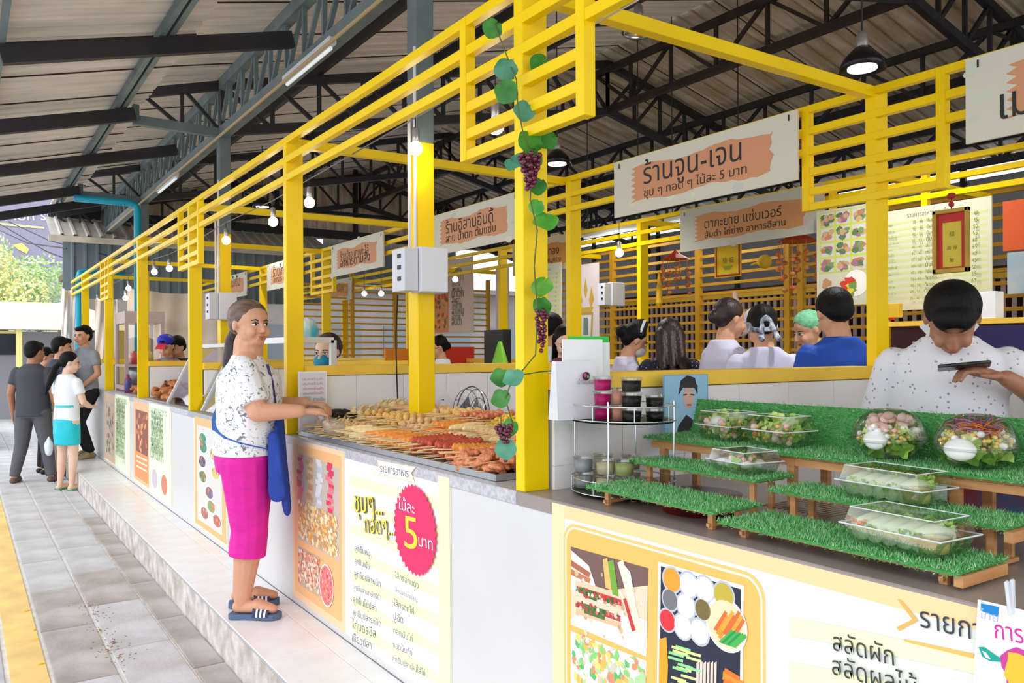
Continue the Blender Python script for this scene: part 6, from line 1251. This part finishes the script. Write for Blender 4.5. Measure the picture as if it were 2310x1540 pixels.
# ================================================================== round two-tier wire rack with cups
rk = thing('wire_rack', 'two-tier round chrome wire rack holding sauce cups', 'rack', (1.80, 2.02, .90)); RC = V3(1.735, 1.955, 0)
def circle(r_, z, n=40): return [RC + V3(r_ * math.cos(i * 2 * math.pi / n) * .86, r_ * math.sin(i * 2 * math.pi / n), z) for i in range(n + 1)]
RR = .178
for z in (.915, .955, 1.140, 1.185): b = MB(); b.tube(circle(RR, z), .0022, 6); b.build('ring', CHROME, rk, smooth=True)
for z in (.912, 1.136): b = MB(); pts = circle(RR * .98, z); b.poly([p for p in pts[:-1]]); b.poly([p - V3(0, 0, .003) for p in pts[:-1]][::-1]); b.build('tray_plate', mat('dark_green_tray', (40, 66, 48), .5), rk)
for i in range(4):
    a = .5 + i * math.pi / 2; p = RC + V3(RR * .98 * math.cos(a) * .86, RR * .98 * math.sin(a), 0); b = MB(); b.tube([p + V3(0, 0, .902), p + V3(0, 0, 1.20)], .0026, 6); b.tube([p + V3(.006, .006, .902), p + V3(.006, .006, 1.14)], .002, 6); b.build('upright', CHROME, rk)
for i in range(8):
    a = .2 + i * math.pi / 4; p = RC + V3(RR * math.cos(a) * .86, RR * math.sin(a), 0)
    for z in (.915, 1.14): b = MB(); b.tube([p + V3(0, 0, z), p + V3(0, 0, z + .045)], .0016, 5); b.build('stay', CHROME, rk)
def cup(label, c, r, h, m, grp=None):
    t = thing('sauce_cup', label, 'cup', c, group=grp); c = Vector(c); b = MB(); b.lathe([(r * .90, 0), (r, h), (r * 1.08, h), (r * 1.08, h + .004), (r * .3, h + .006), (0, h + .006)], c, 20); b.build('plastic_cup', CLEARB, t, smooth=True)
    b = MB(); b.lathe([(r * .87, .002), (r * .96, h * .86), (0, h * .86)], c, 18); b.build('filling', m, t, smooth=True); return t
MGT = mat('magenta_jelly', (226, 10, 130), .4); DKJ = mat('black_jelly', (22, 16, 20), .25); PCH = mat('peach_cream', (244, 178, 150), .4); CRM = mat('pale_cream_sauce', (244, 232, 190), .4); LIM = mat('pale_green_sauce', (214, 226, 150), .4); ORS = mat('orange_sauce', (240, 160, 100), .4); GRYC = mat('empty_clear_cup', (200, 206, 210), .2)
Z1, Z0 = 1.138, .914
def at_(px, py, z): return onZ(px, py, z)
for k in range(3):
    s_ = ('lowest', 'middle', 'topmost')[k]
    cup('magenta cup in the stack of three on the upper rack tier, ' + s_, (1.665, 1.968, Z1 + k * .0455), .029, .040, MGT); cup('black jelly cup in the stack of three on the upper rack tier, ' + s_, (1.665, 1.836, Z1 + k * .0455), .031, .040, DKJ)
for k in range(2): cup('peach cup between the magenta and black stacks, ' + ('lower', 'upper')[k], (1.675, 1.902, Z1 + k * .052), .023, .046, PCH); cup('black jelly cup right of the tall black stack, ' + ('lower', 'upper')[k], (1.74, 1.815, Z1 + k * .042), .028, .036, DKJ)
cup('cream cup behind the magenta stack', (1.79, 2.04, Z1), .026, .07, CRM)
lows = [(1.70, 2.08, 'clear empty cup at the left of the lower rack tier', GRYC, 2), (1.80, 2.10, 'cream cup at the back left of the lower tier', CRM, 2), (1.86, 2.03, 'cream cup at the back of the lower tier', CRM, 2), (1.72, 1.995, 'tall cream cup at the middle front of the lower tier', CRM, 2), (1.75, 1.94, 'pale green cup right of the middle on the lower tier', LIM, 2), (1.80, 1.885, 'orange sauce cup at the right of the lower tier', ORS, 1)]
for (x, y, l_, m, n) in lows:
    for k in range(n): cup(l_ + (', upper of two' if k else ', lower of two') if n > 1 else l_, (x - .04, y - .02, Z0 + k * .052), .031, .044, m)
# paper bags standing on the upper tier
t = thing('paper_bag', 'white paper bag with a small dark round logo on the wire rack', 'bag', (1.78, 2.12, Z1)); A = onY(1258, 815, 2.03); B_ = onY(1345, 925, 2.03)
b = MB(); b.hexa([(A.x, 2.03, Z1), (B_.x, 2.02, Z1), (B_.x, 2.07, Z1), (A.x, 2.08, Z1), (A.x, 2.04, A.z), (B_.x, 2.03, A.z), (B_.x, 2.05, A.z), (A.x, 2.06, A.z)]); b.build('bag_body', mat('bag_paper', (226, 228, 232), .6), t)
p = Print(lambda x, y: onY(x, y, 2.022), (0, -1, 0)); p.disc((1322, 848), .0135, (50, 30, 60), 18, 2, sx=1.15); p.disc((1319, 846), .007, (190, 70, 140), 12, 3); p.disc((1326, 849), .005, (130, 170, 60), 12, 4); p.text('น้ำจิ้มสลัด', (1303, 866), (1345, 866), (150, 150, 156), 1, 2); p.build('print', PRINT, t)
t = thing('paper_sheets', 'upright white sheets and green packet behind the paper bag', 'packet', (1.82, 2.12, Z1))
for k, (pa, pb, y, m) in enumerate((((1270, 765), (1360, 920), 2.085, PAPER), ((1296, 772), (1376, 920), 2.10, mat('packet_white', (236, 240, 240), .5)), ((1284, 758), (1374, 800), 2.112, mat('bright_green_packet', (40, 200, 70), .45)), ((1245, 860), (1262, 920), 2.10, MATS.get('bright_green_packet')))):
    m = m or MATS['bright_green_packet']; A = onY(*pa, y); B_ = onY(*pb, y); b = MB(); b.mm(A.x, B_.x, y, y + .006, B_.z if k != 2 else Z1, A.z); b.build(('sheet', 'sheet', 'green_packet', 'green_packet')[k], m, t)
# ================================================================== climbing vine with grapes on the first front post
LV = mat('vine_leaf', (70, 150, 50), .45, scale=14, rgb2=(40, 110, 36)); LV2 = mat('vine_leaf_blue', (90, 160, 130), .45, scale=10, rgb2=(60, 130, 100)); LVL = mat('vine_leaf_lime', (120, 190, 70), .45, scale=10, rgb2=(60, 150, 50)); STEM = mat('vine_stem', (90, 100, 50), .6); GRP = mat('purple_grape', (96, 20, 52), .2, spec=.7, vary=.3, scale=20)
vn = thing('grape_vine', 'artificial grape vine twined down the nearest yellow post', 'vine', (1.55, 2.16, .95))
def leaf(c, s_, rz, pitch, m, roll=0):
    b = MB(); pts = []
    for i in range(20):
        a = i * math.pi * 2 / 20; r_ = s_ * (1 - .30 * math.cos(a)) * (1 + .05 * math.sin(a * 5)); 
        if abs(a) < .2 or abs(a - 2 * math.pi) < .2: r_ *= .78
        pts.append(V3(r_ * math.sin(a), 0, r_ * math.cos(a)))
    Mx = Matrix.Rotation(rz, 3, 'Z') @ Matrix.Rotation(pitch, 3, 'X') @ Matrix.Rotation(roll, 3, 'Y'); c0 = V3(0, s_ * .18, 0)
    for i in range(20): b.poly([c + Mx @ c0, c + Mx @ (pts[i] + V3(0, .12 * s_ * math.sin(i), 0)), c + Mx @ (pts[(i + 1) % 20] + V3(0, .12 * s_ * math.sin(i + 1), 0))])
    b.build('leaf', m, vn, smooth=True)
YF = 2.13
# leaves measured on the post's camera side: pixel, plane Y, radius px, material
for (px, py, y, rp, m, rl) in ((1143, 150, 2.14, 26, LV2, .2), (1138, 200, 2.14, 27, LV, -.5), (1115, 60, 2.16, 22, LV, .8), (1186, 245, 2.12, 24, LV2, .6), (1205, 318, 2.11, 30, LV, 1.5), (1240, 312, 2.11, 24, LV, 1.2), (1158, 362, 2.11, 24, LV2, -.8), (1205, 352, 2.11, 24, LV, .9), (1216, 415, 2.11, 20, LV, .4), (1232, 492, 2.10, 28, LVL, .2), (1212, 462, 2.10, 18, LVL, .5),
                               (1226, 640, 2.10, 25, LVL, .3), (1222, 684, 2.10, 22, LV, .0), (1131, 845, 2.12, 22, LV, .3), (1159, 845, 2.08, 25, LV2, -.1), (1131, 892, 2.11, 23, LV, .1), (1152, 960, 2.12, 22, LV, .5), (1142, 1006, 2.08, 24, LV2, .2), (1222, 140, 2.12, 22, LV, 1.0), (1215, 95, 2.14, 18, LV, .5)):
    d = ray(px, py); tt = y / d.y; leaf(onY(px, py, y), rp / FPX * tt * 1.0, R(-34 + sr.uniform(-25, 25)), R(sr.uniform(-45, 40)), m, rl)
sp_ = [onY(x, y, q) for x, y, q in ((1110, 40, 2.16), (1145, 130, 2.15), (1165, 180, 2.12), (1168, 240, 2.12), (1180, 300, 2.11), (1200, 345, 2.11), (1196, 450, 2.11), (1212, 520, 2.10), (1205, 600, 2.10), (1212, 700, 2.10), (1208, 800, 2.10), (1150, 870, 2.08), (1140, 900, 2.10), (1158, 960, 2.11), (1135, 1010, 2.10))]
b = MB(); b.tube(sp_, .0022, 6); b.build('stem', STEM, vn)
b = MB(); b.tube([onY(1150, 850, 2.10), onY(1220, 838, 2.10), onY(1250, 836, 2.10)], .0022, 6); b.build('stem', STEM, vn)
def grapes(label, cx, cy, y, n, w_, L, rad):
    t = thing('grape_bunch', label, 'grapes', onY(cx, cy, y)); q0 = onY(cx, cy, y)
    g = []
    for i in range(400):
        f = sr.random(); r_ = w_ * (1 - f * .75); a = sr.uniform(0, 6.28); p = q0 + V3(r_ * math.cos(a) * sr.random() ** .3, r_ * .7 * math.sin(a) * sr.random() ** .3 - .02, -f * L)
        if all((p - o_).length > rad * 1.45 for o_ in g): g.append(p)
        if len(g) >= n: break
    me = None
    for p in g:
        if me is None: bb = MB(); bb.ball((0, 0, 0), rad, 10); o = bb.build('grape', GRP, t, smooth=True, local=True); me = o.data; o.location = p - t.location
        else: piece(me, 'grape', t, p - t.location)
    b = MB(); b.tube([q0 + V3(0, 0, .03), q0 - V3(0, 0, L * .6)], .002, 5); b.build('stalk', STEM, t)
grapes('bunch of purple grapes near the top of the vine post', 1187, 352, 2.09, 44, .040, .105, .0086)
grapes('bunch of purple grapes low on the vine post, above the fried chicken', 1130, 958, 2.10, 24, .034, .055, .0072)
grapes('small tail of purple grapes lowest on the vine post', 1135, 1012, 2.12, 10, .020, .035, .007)
grapes('dark bunch of grapes behind the post, beside the lime leaves', 1213, 700, 2.12, 30, .022, .13, .0075)
# ================================================================== red hanging ornaments and small things in the second row
def ornament(label, c, s_=1.0):
    t = thing('hanging_ornament', label, 'ornament', c); b = MB(); b.lathe([(0, .10 * s_), (.05 * s_, .05 * s_), (.14 * s_, 0), (.12 * s_, .0)], c, 8); b.build('red_canopy', mat('red_satin', (196, 50, 20), .4), t)
    for i in range(9):
        a = i * .7; r_ = .13 * s_ if i else 0; p = c + V3(r_ * math.cos(a), r_ * math.sin(a), 0); L = (.20 + .07 * (i % 3)) * s_; b = MB(); b.tube([p, p - V3(0, 0, L)], .003, 4)
        for k in range(3): b.ball(p - V3(0, 0, L * (.4 + .28 * k)), (.022 * s_, .022 * s_, .018 * s_), 7)
        b.build('bead_string', mat('red_gold_bead', (186, 70, 40), .5, scale=30, rgb2=(206, 150, 70)), t)
ornament('red canopy ornament with bead strings, left of the yellow poster', onX(1524, 585, 5.7)); ornament('red canopy ornament with bead strings, left of the food photo board', onX(1800, 545, 5.3), 1.1)
b = MB(); c = onX(1487, 660, 5.6); b.lathe([(.012, .2), (.02, .1), (.03, .05), (.03, -.06), (.035, -.10), (.012, -.14)], c, 10); b.top('yellow_garland', mat('marigold', (226, 180, 30), .6), 'yellow hanging garland below the left red ornament', 'garland')
b = Blob(); c = onX(1672, 730, 5.2); b.ball(c, (.06, .09, .11), 12); b.cap(c + V3(0, 0, .08), c + V3(0, .06, .22), .035, .02); b.ball(c + V3(0, .06, .24), .025, 8); b.cap(c + V3(0,.06,.26), V3(c.x, c.y + .06, 2.52), .003, .003); t = thing('plush_toy', 'pale plush animal hanging behind the woman with the hair clip', 'toy', c); b.go('plush_body', mat('pale_plush', (214, 190, 176), .9), t, .014, 2, world=True)
b = Blob(); c = onX(1725, 590, 6.3); b.ball(c, .07, 10); b.cap(c + V3(-.0, .05, 0), c + V3(0, .16, -.02), .02, .015); t = thing('plush_toy', 'yellow plush toy on the lattice right of the yellow poster', 'toy', c); b.go('plush_body', mat('yellow_plush', (226, 190, 50), .9), t, .016, 2, world=True)
# goods on the shelf behind the man with the phone
for k, (px, py, m, w_) in enumerate(((2020, 700, mat('yellow_goods', (220, 180, 30), .5), .05), (2012, 712, mat('red_goods', (200, 40, 30), .5), .03), (2078, 790, mat('patterned_goods', (190, 180, 176), .6, scale=30, rgb2=(80, 80, 90)), .06), (2230, 690, PAPER, .09))):
    c = onX(px, py, 4.9); b = MB(); b.box(c, (w_, w_ * 1.4, w_ * 1.8)); b.top(('snack_packet', 'snack_packet', 'thermos', 'calendar')[k], m, ('yellow snack packet on the shelf below the menu board', 'red snack packet on the shelf below the menu board', 'patterned flask left of the man with the phone', 'white paper calendar right of the man with the phone')[k], ('packet', 'packet', 'flask', 'calendar')[k], bevel=.004)
b = MB(); a = onX(1998, 735, 4.9); c = onX(2310, 720, 4.9); b.mm(4.85, 5.05, c.y - .5, a.y, 1.50, 1.53); b.top('wall_shelf', YELD, 'yellow shelf across the back behind the man with the phone', 'shelf')
b = MB(); a = onX(1998, 735, 4.9); b.mm(4.96, 5.0, .5, a.y, 1.30, 1.50); b.top('shelf_panel', mat('dark_maroon_panel', (70, 20, 20), .6), 'dark maroon panel under the yellow shelf', 'panel')
a = onX(2200, 735, 3.9); c = onX(2310, 900, 3.9); b = MB(); b.mm(3.9, 3.95, .6, a.y, .9, a.z); b.top('navy_banner', mat('navy_fabric', (34, 26, 100), .6), 'navy fabric screen right of the man with the phone', 'screen')
a = onX(2262, 455, 4.8); c = onX(2330, 560, 4.8); b = MB(); b.mm(4.8, 4.82, c.y, a.y, c.z, a.z); b.top('orange_poster', mat('deep_orange_sheet', (206, 80, 10), .6), 'deep orange poster at the right edge below the near sign', 'poster')
a = onX(2272, 570, 4.7); c = onX(2330, 660, 4.7); b = MB(); b.mm(4.7, 4.72, c.y, a.y, c.z, a.z); b.top('blue_poster', mat('sky_blue_sheet', (90, 150, 190), .6, scale=3, rgb2=(200, 200, 190)), 'pale blue poster at the right edge above the calendar', 'poster')
# dark cabinet and lime bag in the bay left of the vine post
a = onX(1092, 745, 4.6); c = onX(1135, 822, 4.6); b = MB(); b.mm(4.6, 4.7, c.y, a.y, 0, a.z); b.top('speaker_cabinet', BLACK, 'black cabinet left of the vine post, beyond the partition', 'cabinet')
c = onX(1128, 800, 4.4); b = MB(); b.mm(c.x - .2, c.x + .2, c.y - .2, c.y + .2, 0, c.z - .255); b.top('stool', WHITE, 'white stool under the lime green bag', 'stool'); b = Blob(); b.cap(c - V3(0, 0, .12), c + V3(0, 0, .10), .13, .04, .6); t = thing('lime_bag', 'lime green plastic bag left of the vine post, beyond the partition', 'bag', c); b.go('bag_body', GREENPL, t, .014, 1, world=True)
# ================================================================== translucent tarpaulins at the far end
TARP = mat('off_white_tarp', (246, 236, 228), .6, vary=.06, scale=1.5)
def tarp(label, x0, x1, y, z0, z1, m=TARP):
    b = MB(); n = 24
    for i in range(n):
        for j in range(6):
            def P_(u, v): return (x0 + (x1 - x0) * u, y + .05 * math.sin(u * 9 + v * 3) + .03 * math.sin(u * 23 - v * 7), z0 + (z1 - z0) * v - .05 * math.sin(u * 3.14) * v)
            b.poly([P_(i / n, j / 6), P_((i + 1) / n, j / 6), P_((i + 1) / n, (j + 1) / 6), P_(i / n, (j + 1) / 6)])
    b.top('tarpaulin', m, label, 'tarpaulin', smooth=True)
tarp('creased off-white tarpaulin behind the vendor in the cap', 1.95, 3.2, 12.6, .6, 2.28); tarp('off-white tarpaulin strip hanging at the far end of the row, beside the thick pipe', 1.36, 1.56, 15.2, 1.3, 2.45); tarp('pale tarpaulin low behind the glass cabinet', 1.7, 2.0, 13.9, .9, 2.2)
# ================================================================== outside, beyond the far end
bl = thing('billboard_building', 'dark grey billboard with white lettering far beyond the street', 'billboard', (2, 40, 0)); b = MB(); b.mm(-4, 4.6, 40, 40.4, 3.9, 9.5); b.build('panel', mat('purple_grey_panel', (150, 144, 166), .6, vary=.06), bl)
b = MB(); b.mm(-4, 4.6, 40.1, 40.35, 0, 3.9); b.build('support_wall', mat('dull_cream_wall', (214, 206, 186), .8), bl)
p = Print(lambda px, py: onY(px, py, 39.98), (0, -1, 0)); p.st = .01
p.text('un ion si', (-20, 498), (112, 496), (240, 240, 246), 1.0, 2); p.text('m', (0, 560), (14, 560), (240, 240, 246), 1, 2); p.P([(28, 552), (50, 548), (66, 562), (60, 572), (40, 562)], (226, 226, 120), 2); p.R((-20, 500), (100, 512), (100, 516), (-20, 506), (230, 226, 160), 2); p.R((50, 590), (145, 590), (145, 594), (50, 594), (240, 240, 246), 2); p.build('lettering', PRINT, bl)
wl = MB()
for k, (a_, b__) in enumerate((((0, 505), (240, 620)), ((0, 520), (150, 560)), ((20, 500), (240, 575)))):
    A = onY(*a_, 22); B_ = onY(*b__, 15.2); w1 = MB(); w1.tube([A, A.lerp(B_, .5) - V3(0, 0, .1), B_], .012, 5); w1.top('overhead_cable', STEELD, ('lowest', 'middle', 'upper')[k] + ' overhead cable crossing before the billboard', 'cable')
def tree(label, c, r, seed, cols):
    c = V3(c.x, c.y, c.z); t = thing('tree', label, 'tree', (c.x, c.y, -.26)); q = random.Random(seed); b = MB(); b.tube([V3(c.x, c.y, -.26), c + V3(0, 0, r * 1.3)], r * .09, 8); b.build('trunk', mat('bark', (110, 96, 80), .9), t)
    n = 5200; rs = np.random.RandomState(seed); cen = rs.randn(16, 3) * np.array([.42, .42, .30]) * r + np.array([0, 0, r * 1.55]); k = rs.randint(0, 16, n); dirs = rs.randn(n, 3); dirs /= np.linalg.norm(dirs, axis=1)[:, None]; p0 = cen[k] + dirs * (r * .42 * (.75 + .35 * rs.rand(n)))[:, None]
    a = rs.randn(n, 3); a /= np.linalg.norm(a, axis=1)[:, None]; bb = np.cross(a, dirs); bb /= np.linalg.norm(bb, axis=1)[:, None] + 1e-9; s_ = r * .045; p0 = p0 + np.array([0, 0, c.z + .26]); vs = np.stack([p0 - a * s_, p0 + bb * s_ * .6, p0 + a * s_, p0 - bb * s_ * .6], 1).reshape(-1, 3)
    me = bpy.data.meshes.new('leaves'); me.from_pydata([tuple(v) for v in vs], [], [tuple(range(i * 4, i * 4 + 4)) for i in range(n)]); [me.materials.append(m) for m in cols]; me.polygons.foreach_set('material_index', rs.randint(0, len(cols), n)); o = bpy.data.objects.new('leaves', me); COL.objects.link(o); o.parent = t; o['kind'] = 'stuff'
TL = [mat('leaf_bright', (214, 232, 176), .7), mat('leaf_mid', (176, 208, 140), .7)]; TLB = [mat('leaf_grey', (178, 190, 176), .7), mat('leaf_blue', (196, 206, 200), .7)]; TLY = [mat('leaf_yellow', (236, 222, 160), .7), TL[0]]
tree('bright green tree at the left edge below the billboard', onY(8, 800, 27), 1.35, 1, TL); tree('yellow-green tree beside the bright one', onY(-25, 800, 25), 1.2, 2, TLY); tree('grey-green bush-like tree above the pale canopy roof', onY(88, 800, 31), 1.15, 3, TLB); tree('small pale tree just left of the gable wall', onY(138, 800, 34), 1.2, 4, TL + TLB)
cv = thing('roadside_canopy', 'pale cream canopy roof over the far kiosk', 'canopy', (0, 23, 1.9)); CRMR = mat('cream_canopy', (250, 244, 206), .6)
A = onY(-60, 742, 22); B_ = onY(165, 742, 22); b = MB(); b.hexa([(A.x - 2, 21.9, A.z), (B_.x + 1.5, 21.9, A.z), (B_.x + 1.5, 24.6, A.z + .05), (A.x - 2, 24.6, A.z + .05), (A.x - 2, 22.0, A.z + .42), (B_.x + .6, 22.0, A.z + .42), (B_.x + .2, 24, A.z + .75), (A.x - 2, 24, A.z + .75)]); b.build('roof_slab', CRMR, cv)
for px in (44, 148): q = onY(px, 800, 21.9); b = MB(); b.mm(q.x - .06, q.x + .06, 22.0, 22.12, -.26, A.z); b.build('post', mat('pale_yellow_post', (240, 226, 140), .5), cv)
kz = thing('kiosk', 'grey kiosk wall with a dark window beyond the street group', 'kiosk', (1, 24, -.26)); A = onY(-60, 745, 23.2); B_ = onY(170, 745, 23.2); b = MB(); b.mm(A.x, B_.x + 1, 23.2, 24.5, -.26, A.z - .02); b.build('wall', mat('grey_purple_wall', (150, 148, 158), .7), kz)
a = onY(-20, 752, 23.15); c = onY(36, 800, 23.15); b = MB(); b.mm(a.x, c.x, 23.14, 23.19, c.z, a.z); b.build('window', mat('dark_window', (24, 34, 50), .2), kz)
for (y0, y1, z0, z1) in ((a.x, c.x, a.z, a.z + .06), (c.x, c.x + .06, c.z, a.z + .06)): b = MB(); b.mm(y0, y1, 23.12, 23.19, z0, z1); b.build('window_frame', MATS['pale_yellow_post'], kz)
cr2 = thing('parked_car', 'pale car parked at the left edge behind the street group', 'car', onY(0, 950, 17)); c = onY(-12, 985, 17.5); b = MB()
prof = [(-2.0, .25), (-2.0, .75), (-1.5, .9), (-.9, 1.35), (.7, 1.38), (1.3, .95), (2.0, .85), (2.05, .3)]
for i in range(len(prof)): (y0, z0), (y1, z1) = prof[i], prof[(i + 1) % len(prof)]; b.poly([(c.x - 1.55, c.y + y0, -.26 + z0), (c.x - .05, c.y + y0, -.26 + z0), (c.x - .05, c.y + y1, -.26 + z1), (c.x - 1.55, c.y + y1, -.26 + z1)])
for x in (c.x - 1.55, c.x - .05): b.poly([(x, c.y + y, -.26 + z) for y, z in prof])
b.build('body', mat('pale_car_paint', (226, 228, 232), .25), cr2)
for y in (-1.3, 1.3): b = MB(); b.lathe([(.30, -.05), (.30, .22)], (c.x - .25, c.y + y, .04), 18, M=Matrix.Rotation(R(90), 3, 'Y')); b.build('wheel', BLACK, cr2)
b = MB(); b.poly([(c.x - .045, c.y - .85, .66), (c.x - .045, c.y + .65, .66), (c.x - .045, c.y + .55, 1.05), (c.x - .045, c.y - .6, 1.05)]); b.build('side_window', MATS['dark_window'], cr2)

fb2 = thing('far_building', 'pale low building seen beyond the lattice at the end of the aisle', 'building', (8, 24, -.26)); b = MB(); b.mm(2.4, 22, 24, 25, -.26, 3.3); b.build('wall', mat('dull_beige_wall', (150, 142, 136), .8, vary=.2, scale=.8), fb2)
for i in range(9): b = MB(); b.mm(3.2 + i * 2, 4.4 + i * 2, 23.96, 24.0, 1.0, 2.2); b.build('window', mat('grey_window', (110, 116, 122), .3), fb2)
b = MB(); b.mm(2.2, 22.2, 23.3, 25.2, 3.3, 3.45); b.build('roof_edge', mat('brown_roof_edge', (130, 116, 104), .7), fb2)
